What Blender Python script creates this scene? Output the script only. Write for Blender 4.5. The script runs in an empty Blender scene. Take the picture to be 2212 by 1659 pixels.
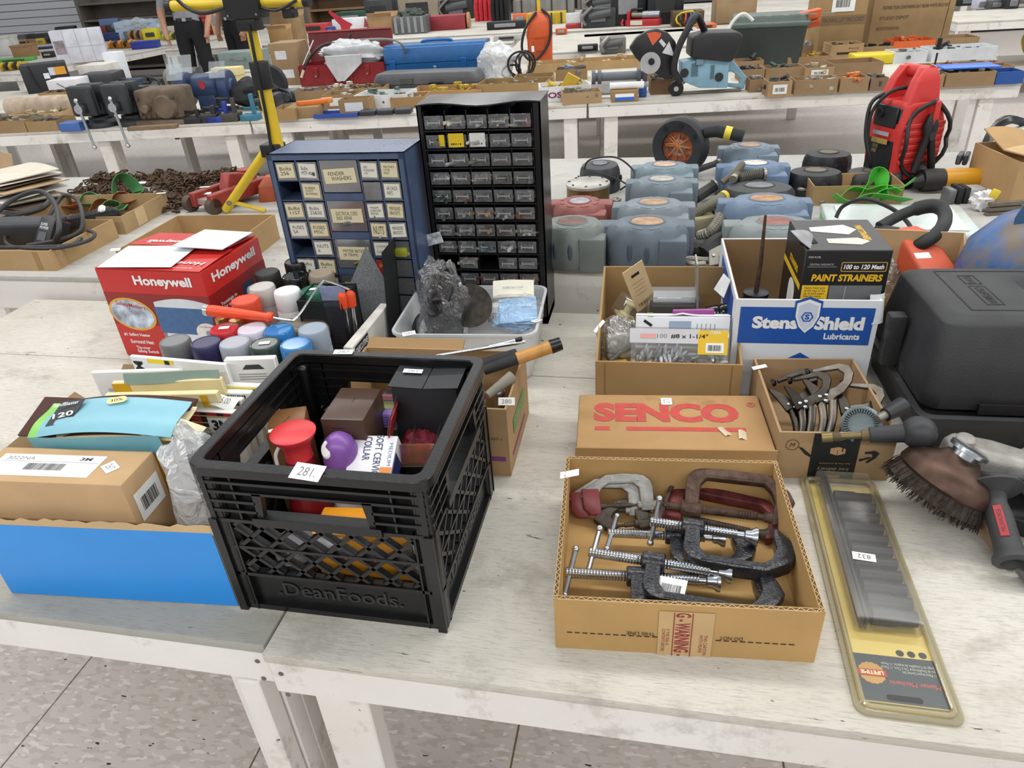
import bpy, bmesh, math, random
from mathutils import Vector, Matrix, Euler
random.seed(7)
S = bpy.context.scene
COL = S.collection
PI = math.pi
R = math.radians
TZ = 0.76                     # height of the front table top above the floor
# ---------------------------------------------------------------- camera
FPX, CX, CY = 1533.0, 1106.0, 829.5
_p, _ro, _ya = R(30.75), R(-4.1), R(13)
EYE = Vector((0, 0, TZ + 0.835))
_F = Vector((-math.sin(_ya) * math.cos(_p), math.cos(_ya) * math.cos(_p), -math.sin(_p)))
_R0 = Vector((math.cos(_ya), math.sin(_ya), 0)); _U0 = _R0.cross(_F)
_Rr = _R0 * math.cos(_ro) + _U0 * math.sin(_ro)
_Ur = -_R0 * math.sin(_ro) + _U0 * math.cos(_ro)
cam = bpy.data.objects.new('camera', bpy.data.cameras.new('camera'))
COL.objects.link(cam)
cam.data.sensor_width = 36; cam.data.lens = FPX / 2212 * 36
cam.data.clip_start = .05; cam.data.clip_end = 100
cam.matrix_world = Matrix(((_Rr.x, _Ur.x, -_F.x, EYE.x), (_Rr.y, _Ur.y, -_F.y, EYE.y), (_Rr.z, _Ur.z, -_F.z, EYE.z), (0, 0, 0, 1)))
S.camera = cam
def at(px, py, z=0.0):
    """spot of the place at height z above the front table top that the photograph shows there"""
    d = _F + _Rr * ((px - CX) / FPX) - _Ur * ((py - CY) / FPX)
    t = (z - 0.835) / d.z
    return Vector((d.x * t, d.y * t, TZ + z))
def wall(px, py, Y):
    d = _F + _Rr * ((px - CX) / FPX) - _Ur * ((py - CY) / FPX)
    t = Y / d.y
    return Vector((d.x * t, Y, EYE.z + d.z * t))
# ---------------------------------------------------------------- light
W = bpy.data.worlds.new('hall'); S.world = W; W.use_nodes = True
W.node_tree.nodes['Background'].inputs[0].default_value = (.93, .96, 1, 1)
W.node_tree.nodes['Background'].inputs[1].default_value = .44
for i, (yy, pw) in enumerate(((-2.6, 330), (1.8, 220), (6.2, 240), (10.4, 190), (14.4, 160))):
    l = bpy.data.lights.new('fluorescent_row', 'AREA'); l.shape = 'RECTANGLE'
    l.size = 16; l.size_y = .35; l.energy = pw; l.color = (1, .985, .95)
    o = bpy.data.objects.new('fluorescent_row', l); o.location = (0.5, yy, 3.9); COL.objects.link(o)
vs = S.view_settings
vs.view_transform = 'Standard'; vs.look = 'None'; vs.gamma = 1; vs.use_curve_mapping = False; vs.exposure = 0.22
# ---------------------------------------------------------------- materials
def lin(h):
    h = h.lstrip('#'); c = [int(h[i:i + 2], 16) / 255 for i in (0, 2, 4)]
    return tuple(x / 12.92 if x < .04045 else ((x + .055) / 1.055) ** 2.4 for x in c) + (1,)
_mats = {}
def m(col, rough=.5, metal=0, var=.06, scale=18, bump=0, bscale=120, dirt=None, dirtlo=.55, stretch=None, spec=.5):
    key = (col, rough, metal, var, scale, bump, bscale, dirt, dirtlo, stretch, spec)
    if key in _mats: return _mats[key]
    M = bpy.data.materials.new('surface_' + col.lstrip('#')); M.use_nodes = True; nt = M.node_tree
    b = nt.nodes['Principled BSDF']
    b.inputs['Roughness'].default_value = rough; b.inputs['Metallic'].default_value = metal
    b.inputs['Specular IOR Level'].default_value = spec
    c = lin(col)
    tc = nt.nodes.new('ShaderNodeTexCoord'); src = tc.outputs['Object']
    if stretch:
        mp = nt.nodes.new('ShaderNodeMapping'); mp.inputs['Scale'].default_value = stretch
        nt.links.new(src, mp.inputs[0]); src = mp.outputs[0]
    n = nt.nodes.new('ShaderNodeTexNoise'); n.inputs['Scale'].default_value = scale; n.inputs['Detail'].default_value = 5
    nt.links.new(src, n.inputs['Vector'])
    r = nt.nodes.new('ShaderNodeValToRGB')
    r.color_ramp.elements[0].position = .3; r.color_ramp.elements[1].position = .7
    r.color_ramp.elements[0].color = tuple(max(0, x * (1 - var * 1.6)) for x in c[:3]) + (1,)
    r.color_ramp.elements[1].color = tuple(min(1, x * (1 + var)) for x in c[:3]) + (1,)
    nt.links.new(n.outputs[0], r.inputs[0]); out = r.outputs[0]
    if dirt:
        n2 = nt.nodes.new('ShaderNodeTexNoise'); n2.inputs['Scale'].default_value = scale * .6; n2.inputs['Detail'].default_value = 8
        n2.inputs['Roughness'].default_value = .7
        nt.links.new(src, n2.inputs['Vector'])
        r2 = nt.nodes.new('ShaderNodeValToRGB'); r2.color_ramp.elements[0].position = dirtlo; r2.color_ramp.elements[1].position = min(1, dirtlo + .16)
        nt.links.new(n2.outputs[0], r2.inputs[0])
        mx = nt.nodes.new('ShaderNodeMix'); mx.data_type = 'RGBA'
        nt.links.new(r2.outputs[0], mx.inputs[0]); nt.links.new(out, mx.inputs[6]); mx.inputs[7].default_value = lin(dirt); out = mx.outputs[2]
    nt.links.new(out, b.inputs['Base Color'])
    if bump:
        nb = nt.nodes.new('ShaderNodeTexNoise'); nb.inputs['Scale'].default_value = bscale; nb.inputs['Detail'].default_value = 3
        nt.links.new(src, nb.inputs['Vector'])
        bp = nt.nodes.new('ShaderNodeBump'); bp.inputs['Strength'].default_value = bump; bp.inputs['Distance'].default_value = .002
        nt.links.new(nb.outputs[0], bp.inputs['Height']); nt.links.new(bp.outputs[0], b.inputs['Normal'])
    _mats[key] = M
    return M
def film(name, tint=(1, 1, 1, 1), gloss=.25, haze=0.0, rough=.12, crinkle=0):
    if name in _mats: return _mats[name]
    M = bpy.data.materials.new(name); M.use_nodes = True; nt = M.node_tree
    nt.nodes.remove(nt.nodes['Principled BSDF']); out = nt.nodes['Material Output']
    tr = nt.nodes.new('ShaderNodeBsdfTransparent'); tr.inputs[0].default_value = tint
    df = nt.nodes.new('ShaderNodeBsdfDiffuse'); df.inputs[0].default_value = tint
    gl = nt.nodes.new('ShaderNodeBsdfGlossy'); gl.inputs['Roughness'].default_value = rough
    m1 = nt.nodes.new('ShaderNodeMixShader'); m1.inputs[0].default_value = haze
    m2 = nt.nodes.new('ShaderNodeMixShader')
    fr = nt.nodes.new('ShaderNodeLayerWeight'); fr.inputs[0].default_value = .35
    mu = nt.nodes.new('ShaderNodeMath'); mu.operation = 'MULTIPLY_ADD'; mu.inputs[1].default_value = .42; mu.inputs[2].default_value = gloss * .4
    nt.links.new(fr.outputs['Facing'], mu.inputs[0]); nt.links.new(mu.outputs[0], m2.inputs[0])
    nt.links.new(tr.outputs[0], m1.inputs[1]); nt.links.new(df.outputs[0], m1.inputs[2])
    nt.links.new(m1.outputs[0], m2.inputs[1]); nt.links.new(gl.outputs[0], m2.inputs[2]); nt.links.new(m2.outputs[0], out.inputs[0])
    if crinkle:
        nb = nt.nodes.new('ShaderNodeTexNoise'); nb.inputs['Scale'].default_value = crinkle; nb.inputs['Detail'].default_value = 4; nb.inputs['Distortion'].default_value = 1.5
        tc = nt.nodes.new('ShaderNodeTexCoord'); nt.links.new(tc.outputs['Object'], nb.inputs['Vector'])
        bp = nt.nodes.new('ShaderNodeBump'); bp.inputs['Strength'].default_value = 1; bp.inputs['Distance'].default_value = .02
        nt.links.new(nb.outputs[0], bp.inputs['Height'])
        nt.links.new(bp.outputs[0], gl.inputs['Normal']); nt.links.new(bp.outputs[0], df.inputs['Normal']); nt.links.new(bp.outputs[0], fr.inputs['Normal'])
    _mats[name] = M
    return M
def CB(c='#a98a63', d=None):
    q = [int(c[i:i + 2], 16) for i in (1, 3, 5)]; g = sum(q) / 3
    c = '#' + ''.join('%02x' % min(255, int((x + (g - x) * .16) * 1.1)) for x in q)
    return m(c, .85, var=.07, scale=9, bump=.15, bscale=300, dirt=d, dirtlo=.6, spec=.2)
CLEAR = lambda: film('clear_plastic', (.97, .98, .98, 1), .28, .03)
BAG = lambda: film('crinkled_bag', (.97, .97, .98, 1), .22, .02, .14, 26)
MILKY = lambda: film('milky_bag', (.9, .92, .94, 1), .35, .45, .3, 14)
FROST = lambda: film('frosted_plastic', (.86, .88, .89, 1), .2, .55, .3)
def BLK(r=.45): return m('#101113', r, var=.15, scale=30, bump=.08)
RUB = lambda: m('#232426', .75, var=.25, scale=25, bump=.2)
CHROME = lambda: m('#c9cdd0', .25, 1, var=.08, scale=40)
STEEL = lambda: m('#8f9193', .38, 1, var=.2, scale=40, bump=.1)
RUST = lambda: m('#5a4538', .75, .4, var=.3, scale=60, bump=.5, dirt='#3a2c24')
WHT = lambda: m('#eceded', .6, var=.02)
INK = lambda: m('#1b1b1d', .7, var=.05)
# ---------------------------------------------------------------- geometry
class G:
    def __init__(s, v=(), f=()): s.v = [Vector(p) for p in v]; s.f = [tuple(q) for q in f]
    def __add__(s, o):
        n = len(s.v); return G(s.v + o.v, s.f + [tuple(i + n for i in q) for q in o.f])
    def x(s, M): return G([M @ p for p in s.v], s.f)
    def t(s, x=0, y=0, z=0): return s.x(Matrix.Translation((x, y, z)))
    def r(s, ax, a): return s.x(Matrix.Rotation(R(a), 4, ax))
    def s(s, x, y=None, z=None):
        y = x if y is None else y; z = x if z is None else z
        return G([Vector((p.x * x, p.y * y, p.z * z)) for p in s.v], s.f)
def total(gs):
    v, f = [], []
    for g in gs:
        n = len(v); v += g.v; f += [tuple(i + n for i in q) for q in g.f]
    return G(v, f)
def box(x0, x1, y0, y1, z0, z1):
    return G([(x0, y0, z0), (x1, y0, z0), (x1, y1, z0), (x0, y1, z0), (x0, y0, z1), (x1, y0, z1), (x1, y1, z1), (x0, y1, z1)],
             [(0, 3, 2, 1), (4, 5, 6, 7), (0, 1, 5, 4), (1, 2, 6, 5), (2, 3, 7, 6), (3, 0, 4, 7)])
def cbox(sx, sy, sz, x=0, y=0, z=0): return box(x - sx / 2, x + sx / 2, y - sy / 2, y + sy / 2, z, z + sz)
def from_bm(bm):
    bm.verts.index_update(); g = G([v.co.copy() for v in bm.verts], [[v.index for v in q.verts] for q in bm.faces]); bm.free(); return g
def to_bm(g):
    bm = bmesh.new(); vs_ = [bm.verts.new(p) for p in g.v]
    for q in g.f:
        try: bm.faces.new([vs_[i] for i in q])
        except ValueError: pass
    return bm
def bevel(g, w, seg=2):
    bm = to_bm(g); bmesh.ops.recalc_face_normals(bm, faces=bm.faces)
    bmesh.ops.bevel(bm, geom=list(bm.edges), offset=w, segments=seg, affect='EDGES', profile=.5, clamp_overlap=True)
    return from_bm(bm)
def rbox(sx, sy, sz, w=.004, seg=2, x=0, y=0, z=0): return bevel(cbox(sx, sy, sz, x, y, z), w, seg)
def lathe(prof, n=24, cap=True):
    v, f = [], []
    for r_, z in prof:
        for k in range(n):
            a = 2 * PI * k / n; v.append((r_ * math.cos(a), r_ * math.sin(a), z))
    for i in range(len(prof) - 1):
        for k in range(n):
            k2 = (k + 1) % n; f.append((i * n + k, i * n + k2, (i + 1) * n + k2, (i + 1) * n + k))
    if not cap: return G(v, f)
    if prof[0][0] > 1e-6: f.append(tuple(range(n - 1, -1, -1)))
    if prof[-1][0] > 1e-6: f.append(tuple((len(prof) - 1) * n + k for k in range(n)))
    return G(v, f)
def cyl(r, h, n=20, r2=None): return lathe([(r, 0), (r if r2 is None else r2, h)], n)
def ball(r, n=14): return lathe([(max(1e-5, r * math.sin(PI * i / 8)), -r * math.cos(PI * i / 8)) for i in range(9)], n)
def tube(pts, r, n=8, closed=False):
    pts = [Vector(p) for p in pts]; N = len(pts); v, f = [], []
    rad = r if isinstance(r, (list, tuple)) else [r] * N
    up = None
    for i, p in enumerate(pts):
        a = pts[(i - 1) % N] if (closed or i > 0) else p; b = pts[(i + 1) % N] if (closed or i < N - 1) else p
        d = (b - a).normalized()
        if up is None: up = d.orthogonal().normalized()
        up = (up - d * up.dot(d))
        up = up.normalized() if up.length > 1e-6 else d.orthogonal().normalized()
        w = d.cross(up)
        for k in range(n):
            t = 2 * PI * k / n; v.append(p + (up * math.cos(t) + w * math.sin(t)) * rad[i])
    for i in range(N if closed else N - 1):
        j = (i + 1) % N
        for k in range(n):
            k2 = (k + 1) % n; f.append((i * n + k, i * n + k2, j * n + k2, j * n + k))
    if not closed: f.append(tuple(range(n - 1, -1, -1))); f.append(tuple((N - 1) * n + k for k in range(n)))
    return G(v, f)
def spline(pts, k=6, closed=False):
    pts = [Vector(p) for p in pts]; N = len(pts); o = []
    for i in range(N if closed else N - 1):
        g = (lambda j: pts[j % N]) if closed else (lambda j: pts[min(max(j, 0), N - 1)])
        a, b, c, d = g(i - 1), g(i), g(i + 1), g(i + 2)
        for q in range(k):
            t = q / k
            o.append(.5 * (2 * b + (c - a) * t + (2 * a - 5 * b + 4 * c - d) * t * t + (3 * b - a - 3 * c + d) * t ** 3))
    if not closed: o.append(pts[-1])
    return o
def prism(poly, h):
    n = len(poly)
    if sum(poly[i][0] * poly[(i + 1) % n][1] - poly[(i + 1) % n][0] * poly[i][1] for i in range(n)) < 0: poly = poly[::-1]
    return G([(p[0], p[1], 0) for p in poly] + [(p[0], p[1], h) for p in poly],
             [tuple(range(n - 1, -1, -1)), tuple(range(n, 2 * n))] + [(i, (i + 1) % n, n + (i + 1) % n, n + i) for i in range(n)])
def rrect(w, h, r, k=4, x=0, y=0):
    o = []
    for cx, cy, a in ((w / 2 - r, h / 2 - r, 0), (-w / 2 + r, h / 2 - r, 90), (-w / 2 + r, -h / 2 + r, 180), (w / 2 - r, -h / 2 + r, 270)):
        for i in range(k + 1):
            t = R(a + 90 * i / k); o.append((x + cx + r * math.cos(t), y + cy + r * math.sin(t)))
    return o
def loft(rings, cap=True):
    n = len(rings[0]); v = [p for q in rings for p in q]; f = []
    for i in range(len(rings) - 1):
        for k in range(n):
            k2 = (k + 1) % n; f.append((i * n + k, i * n + k2, (i + 1) * n + k2, (i + 1) * n + k))
    if cap: f.append(tuple(range(n - 1, -1, -1))); f.append(tuple((len(rings) - 1) * n + k for k in range(n)))
    return G(v, f)
def frame(outer, inner, h):
    """flat ring between two outlines of equal count"""
    n = len(outer)
    v = [(p[0], p[1], 0) for p in outer] + [(p[0], p[1], 0) for p in inner] + [(p[0], p[1], h) for p in outer] + [(p[0], p[1], h) for p in inner]
    f = []
    for i in range(n):
        j = (i + 1) % n
        f += [(i, j, 2 * n + j, 2 * n + i), (n + j, n + i, 3 * n + i, 3 * n + j), (2 * n + i, 2 * n + j, 3 * n + j, 3 * n + i), (j, i, n + i, n + j)]
    return G(v, f)
def blob(sx, sy, sz, seed=0, amp=.25, n=20, rows=12, fr=2.2, flat=True):
    from mathutils import noise
    v, f = [], []
    for i in range(rows + 1):
        t = PI * i / rows
        for k in range(n):
            a = 2 * PI * k / n; d = Vector((math.sin(t) * math.cos(a), math.sin(t) * math.sin(a), math.cos(t)))
            q = 1 + amp * noise.noise(d * fr + Vector((seed * 3.7, seed, 0))) + amp * .5 * noise.noise(d * fr * 3 + Vector((seed, 0, 5)))
            v.append((d.x * sx / 2 * q, d.y * sy / 2 * q, max(-sz / 2, d.z * sz / 2 * q) + sz / 2))
    for i in range(rows):
        for k in range(n):
            k2 = (k + 1) % n; f.append((i * n + k, (i + 1) * n + k, (i + 1) * n + k2, i * n + k2))
    return G(v, f)
def sheet(w, d, nx=8, ny=8, fn=None, th=.0008):
    """thin bent sheet with thickness; fn(u,v)->z"""
    v, f = [], []
    for s_ in (0, 1):
        for j in range(ny + 1):
            for i in range(nx + 1):
                u, q = i / nx, j / ny
                v.append((w * (u - .5), d * (q - .5), (fn(u, q) if fn else 0) + s_ * th))
    n = (nx + 1) * (ny + 1); k = nx + 1
    for j in range(ny):
        for i in range(nx):
            a = j * k + i
            f += [(a, a + k, a + k + 1, a + 1), (n + a, n + a + 1, n + a + k + 1, n + a + k)]
    for i in range(nx):
        f += [(i, i + 1, n + i + 1, n + i)]; a = ny * k + i; f += [(a + 1, a, n + a, n + a + 1)]
    for j in range(ny):
        a = j * k; f += [(a + k, a, n + a, n + a + k)]; a = j * k + nx; f += [(a, a + k, n + a + k, n + a)]
    return G(v, f)
# ---------------------------------------------------------------- objects
def mesh(g, mt, smooth=True, name='mesh'):
    me = bpy.data.meshes.new(name); me.from_pydata([tuple(p) for p in g.v], [], g.f); me.update()
    bm = bmesh.new(); bm.from_mesh(me); bmesh.ops.recalc_face_normals(bm, faces=bm.faces); bm.to_mesh(me); bm.free()
    if smooth: me.shade_smooth(); me.set_sharp_from_angle(angle=R(38))
    me.materials.append(mt); return me
def part(par, name, g, mt, loc=(0, 0, 0), rot=(0, 0, 0), label=None, smooth=True):
    me = g if isinstance(g, bpy.types.Mesh) else mesh(g, mt, smooth, name)
    o = bpy.data.objects.new(name, me); COL.objects.link(o)
    o.parent = par; o.location = loc; o.rotation_euler = [R(a) for a in rot]
    if label: o['label'] = label
    return o
def prop(o, label, cat, group=None):
    o['label'] = label; o['category'] = cat
    if group: o['group'] = group
    return o
def thing(name, label, cat, loc=(0, 0, 0), rz=0, group=None, rx=0, ry=0):
    o = bpy.data.objects.new(name, None); COL.objects.link(o); o.empty_display_size = .05
    o.location = loc; o.rotation_euler = (R(rx), R(ry), R(rz)); return prop(o, label, cat, group)
def solo(name, label, cat, g, mt, loc=(0, 0, 0), rot=(0, 0, 0), group=None, smooth=True):
    o = part(None, name, g, mt, loc, rot, None, smooth); return prop(o, label, cat, group)
def struct(name, g, mt, par=None, loc=(0, 0, 0), rot=(0, 0, 0)):
    o = part(par, name, g, mt, loc, rot)
    if par is None: o['kind'] = 'structure'
    return o
def dup(o, par=None):
    c = o.copy(); COL.objects.link(c); c.parent = par
    for ch in o.children: dup(ch, c)
    return c
_tx = {}
def text(par, s, mt, w, h, loc, rot=(0, 0, 0), bold=0, shear=0, name='lettering', al='c', lh=1.0):
    key = (s, bold, shear)
    if key not in _tx:
        cu = bpy.data.curves.new('t', 'FONT'); cu.body = s; cu.offset = bold; cu.shear = shear; cu.resolution_u = 3; cu.space_line = .9
        ob = bpy.data.objects.new('t', cu)
        me = bpy.data.meshes.new_from_object(ob); bpy.data.objects.remove(ob)
        _tx[key] = G([v.co.copy() for v in me.vertices], [tuple(q.vertices) for q in me.polygons]); bpy.data.meshes.remove(me)
    g = _tx[key]
    xs = [p.x for p in g.v]; ys = [p.y for p in g.v]
    x0, x1, y0, y1 = min(xs), max(xs), min(ys), max(ys)
    sx = w / (x1 - x0) if w else h / (y1 - y0); sy = h / (y1 - y0) if h else sx
    ox = {'c': (x0 + x1) / 2, 'l': x0, 'r': x1}[al]
    gg = G([((p.x - ox) * sx, (p.y - (y0 + y1) / 2) * sy, 0) for p in g.v], g.f)
    return part(par, name, gg, mt, loc, rot, smooth=False)
def patch(par, name, w, h, mt, loc, rot=(0, 0, 0), th=.0004, r=0, label=None):
    g = prism(rrect(w, h, r), th) if r else cbox(w, h, th)
    return part(par, name, g, mt, loc, rot, label, smooth=False)
def lot_tag(par, loc, rot=(0, 0, 0), s=None, w=.03, h=.014):
    o = patch(par, 'lot_tag', w, h, m('#f4f4f2', .7, var=.01), loc, rot, .0005)
    if s: text(o, s, m('#77797c', .7, var=.02), w * .6, h * .55, (0, 0, .0007))
    return o
def bars(par, name, x0, x1, y0, y1, n, mt, loc, rot=(0, 0, 0)):
    """barcode strokes"""
    rnd = random.Random(n); gs = []
    x = x0
    st = (x1 - x0) / n
    for i in range(n): gs.append(box(x0 + i * st, x0 + i * st + st * rnd.uniform(.25, .75), y0, y1, 0, .0002))
    return part(par, name, total(gs), mt, loc, rot, smooth=False)
def open_box(name, label, loc, w, d, h, rz=0, mt=None, group=None, cat='box', th=.004, hb=None, flaps='', fl=.08, inner=None, splay=20, floor=True):
    """open carton: base corner frame centred in x, front at y=0; hb back wall height"""
    mt = mt or CB(); hb = hb or h
    T = thing(name, label, cat, loc, rz, group)
    part(T, 'side_panel', box(-w / 2, w / 2, 0, th, 0, h), mt)
    part(T, 'side_panel', box(-w / 2, w / 2, d - th, d, 0, hb), mt)
    for s in (-1, 1):
        part(T, 'side_panel', G([(s * w / 2, th, 0), (s * w / 2, d - th, 0), (s * w / 2, d - th, hb), (s * w / 2, th, h), (s * (w / 2 - th), th, 0), (s * (w / 2 - th), d - th, 0), (s * (w / 2 - th), d - th, hb), (s * (w / 2 - th), th, h)],
                             [(0, 1, 2, 3), (7, 6, 5, 4), (0, 4, 5, 1), (1, 5, 6, 2), (2, 6, 7, 3), (3, 7, 4, 0)]), mt)
    if floor: part(T, 'bottom_panel', box(-w / 2 + th, w / 2 - th, th, d - th, 0.0005, th), mt)
    if 'f' in flaps: part(T, 'flap', box(-w / 2, w / 2, -th, 0, 0, fl), mt, (0, 0, h), (90 + 90 - splay, 0, 0))
    if 'b' in flaps: part(T, 'flap', box(-w / 2, w / 2, 0, th, 0, fl), mt, (0, d, hb), (-splay, 0, 0))
    if 'l' in flaps: part(T, 'flap', box(-th, 0, 0, d, 0, fl), mt, (-w / 2, 0, h), (0, -splay, 0))
    if 'r' in flaps: part(T, 'flap', box(0, th, 0, d, 0, fl), mt, (w / 2, 0, h), (0, splay, 0))
    return T
# ================================================================ the hall
def floor_mat():
    M = bpy.data.materials.new('speckled_vinyl'); M.use_nodes = True; nt = M.node_tree; b = nt.nodes['Principled BSDF']
    b.inputs['Roughness'].default_value = .32
    tc = nt.nodes.new('ShaderNodeTexCoord')
    mp = nt.nodes.new('ShaderNodeMapping'); mp.inputs['Scale'].default_value = (1, 2.4, 1); mp.inputs['Rotation'].default_value = (0, 0, .5)
    nt.links.new(tc.outputs['Object'], mp.inputs[0])
    def spots(scale, lo, hi, prev, col, off):
        n = nt.nodes.new('ShaderNodeTexNoise'); n.inputs['Scale'].default_value = scale; n.inputs['Detail'].default_value = 1.5
        mm = nt.nodes.new('ShaderNodeVectorMath'); mm.inputs[1].default_value = off; nt.links.new(mp.outputs[0], mm.inputs[0]); nt.links.new(mm.outputs[0], n.inputs['Vector'])
        r = nt.nodes.new('ShaderNodeValToRGB'); r.color_ramp.elements[0].position = lo; r.color_ramp.elements[1].position = hi
        nt.links.new(n.outputs[0], r.inputs[0])
        x = nt.nodes.new('ShaderNodeMix'); x.data_type = 'RGBA'; nt.links.new(r.outputs[0], x.inputs[0])
        if isinstance(prev, tuple): x.inputs[6].default_value = prev
        else: nt.links.new(prev, x.inputs[6])
        x.inputs[7].default_value = col; return x.outputs[2]
    o = spots(26, .52, .56, lin('#cfc8c2'), lin('#c3bbb4'), (0, 0, 0))
    o = spots(30, .60, .63, o, lin('#e0dbd6'), (3, 1, 2))
    o = spots(30, .735, .75, o, lin('#2a2a2c'), (7, 4, 1))
    nt.links.new(o, b.inputs['Base Color']); return M
FL = floor_mat()
fl = struct('floor', box(-16, 12, -4, 20, -.05, -.004), m('#8a7a5a', .6))
tile = mesh(box(-.3025, .3025, -.3025, .3025, 0, .004), FL, False, 'floor_tile')
nt_ = 0
for ix in range(-7, 5):
    for iy in range(-1, 8):
        struct('tile', tile, None, fl, (-1.5 + .305 + .61 * (ix + 4), .305 + .61 * iy, -.004))
        nt_ += 1
# the far stretch of floor, where single tiles cannot be told apart
x_lo, x_hi = -1.5 + .61 * -3, -1.5 + .61 * 9
y_lo, y_hi = .61 * -1, .61 * 8
struct('far_tiles', total([box(-16, x_lo - .001, -4, 20, -.004, 0), box(x_hi + .001, 12, -4, 20, -.004, 0), box(x_lo, x_hi, -4, y_lo - .001, -.004, 0), box(x_lo, x_hi, y_hi + .001, 20, -.004, 0)]), FL, fl)['kind'] = 'stuff'
wb = struct('wall_back', box(-16, 12, 16.4, 16.6, 0, 4.2), m('#c9c6c0', .8, var=.05, scale=1))
wl = struct('wall_left', box(-16.2, -16, -4, 16.4, 0, 4.2), m('#e8e8e6', .6, var=.03, scale=2))
# ---------------------------------------------------------------- tables
def wood_mat(base, worn, lo, g0=.5, edge=False):
    M = bpy.data.materials.new('painted_wood'); M.use_nodes = True; nt = M.node_tree; b = nt.nodes['Principled BSDF']
    b.inputs['Roughness'].default_value = .6; b.inputs['Specular IOR Level'].default_value = .35
    tc = nt.nodes.new('ShaderNodeTexCoord')
    def noise(scale, st, det=6, rough=.6, dist=0):
        mp = nt.nodes.new('ShaderNodeMapping'); mp.inputs['Scale'].default_value = st; nt.links.new(tc.outputs['Object'], mp.inputs[0])
        n = nt.nodes.new('ShaderNodeTexNoise'); n.inputs['Scale'].default_value = scale; n.inputs['Detail'].default_value = det
        n.inputs['Roughness'].default_value = rough; n.inputs['Distortion'].default_value = dist; nt.links.new(mp.outputs[0], n.inputs['Vector']); return n.outputs[0]
    def ramp(s, a, c):
        r = nt.nodes.new('ShaderNodeValToRGB'); r.color_ramp.elements[0].position = a; r.color_ramp.elements[1].position = c; nt.links.new(s, r.inputs[0]); return r.outputs[0]
    def mix(f, a, c):
        x = nt.nodes.new('ShaderNodeMix'); x.data_type = 'RGBA'; nt.links.new(f, x.inputs[0])
        for i, q in ((6, a), (7, c)):
            if isinstance(q, tuple): x.inputs[i].default_value = q
            else: nt.links.new(q, x.inputs[i])
        return x.outputs[2]
    o = mix(ramp(noise(2.2, (1, 1, 1)), .38, .66), lin(base), lin(worn))
    grain = noise(14, (2.6, 30, 30), 9, .8, .6)
    o = mix(ramp(grain, g0, g0 + .22), o, lin('#8b8982'))
    o = mix(ramp(noise(5.5, (1, 1.5, 1), 7, .72), .54, .72), o, lin('#9f9a8e'))
    o = mix(ramp(noise(5, (1, 7, 7), 5, .75, 1.6), lo, lo + .04), o, lin('#56534d'))
    o = mix(ramp(noise(34, (1, 1.6, 1), 2), .735, .76), o, lin('#4a453e'))
    if edge:                              # worn bare grey wood and painted-in shading along the left-hand table's front edge
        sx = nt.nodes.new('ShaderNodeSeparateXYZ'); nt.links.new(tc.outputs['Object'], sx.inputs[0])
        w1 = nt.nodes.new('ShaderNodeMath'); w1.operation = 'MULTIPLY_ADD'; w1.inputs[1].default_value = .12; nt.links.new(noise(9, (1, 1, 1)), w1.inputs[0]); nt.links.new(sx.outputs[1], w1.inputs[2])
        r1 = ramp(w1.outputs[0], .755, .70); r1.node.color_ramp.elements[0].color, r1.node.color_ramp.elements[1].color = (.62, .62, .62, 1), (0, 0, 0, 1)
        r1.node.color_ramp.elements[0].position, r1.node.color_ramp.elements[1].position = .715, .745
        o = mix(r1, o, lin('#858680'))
    nt.links.new(o, b.inputs['Base Color'])
    bp = nt.nodes.new('ShaderNodeBump'); bp.inputs['Strength'].default_value = .35; bp.inputs['Distance'].default_value = .002
    nt.links.new(grain, bp.inputs['Height']); nt.links.new(bp.outputs[0], b.inputs['Normal'])
    return M
TOP = wood_mat('#d0ccc2', '#c0bbb0', .66)
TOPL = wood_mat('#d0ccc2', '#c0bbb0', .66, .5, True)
APR = wood_mat('#e6e3de', '#dcd8d1', .76, .68)
TOPG = wood_mat('#bdbbb6', '#aaa8a3', .72)
def table(label, x0, x1, y0, y1, z, legs, rz=0, loc=(0, 0), seam=None, ztop=None, group='white painted plywood tables', tm=None, far=False, ah=.07):
    T = thing('work_table', label, 'table', (loc[0], loc[1], 0), rz, group)
    ys = [y0] + ([seam] if seam else []) + [y1]
    for a, b in zip(ys[:-1], ys[1:]):
        part(T, 'top_board', bevel(box(x0, x1, a + (.0012 if a != y0 else 0), b - (.0012 if b != y1 else 0), z - .018, z), .003, 2), tm or TOP)
    for a in (y0 + .003, y1 - .041):
        part(T, 'apron', bevel(box(x0 + .002, x1 - .002, a, a + .038, z - .018 - ah, z - .0185), .003, 1), APR)
    for a in (x0 + .003, x1 - .041):
        part(T, 'end_rail', box(a, a + .038, y0 + .0415, y1 - .0415, z - .018 - ah, z - .0185), APR)
    for lx in legs:
        for ly in (y0 + .042, y1 - .08):
            g = box(lx - .045, lx + .045, ly, ly + .038, 0.001, z - .0185)
            part(T, 'leg', bevel(g, .003, 1), APR)
            if not far:
                s = 1 if lx < (x0 + x1) / 2 else -1
                yy = ly + .0385 if ly < (y0 + y1) / 2 else ly - .0895
                part(T, 'leg_brace', bevel(box(lx - s * .045, lx - s * .007, yy, yy + .089, 0.001, z - .0185), .003, 1), APR)
    return T
z1 = TZ
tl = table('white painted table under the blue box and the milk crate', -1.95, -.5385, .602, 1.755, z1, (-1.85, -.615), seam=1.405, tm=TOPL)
part(tl, 'leg_batten', bevel(box(-.609, -.571, .602, .64, .001, z1 - .09), .003, 1), APR)
tr = table('white painted table with the carton of C-clamps and the blister pack', -.535, 1.9, .588, 1.755, z1, (-.458, 1.8), seam=1.41)
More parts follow.
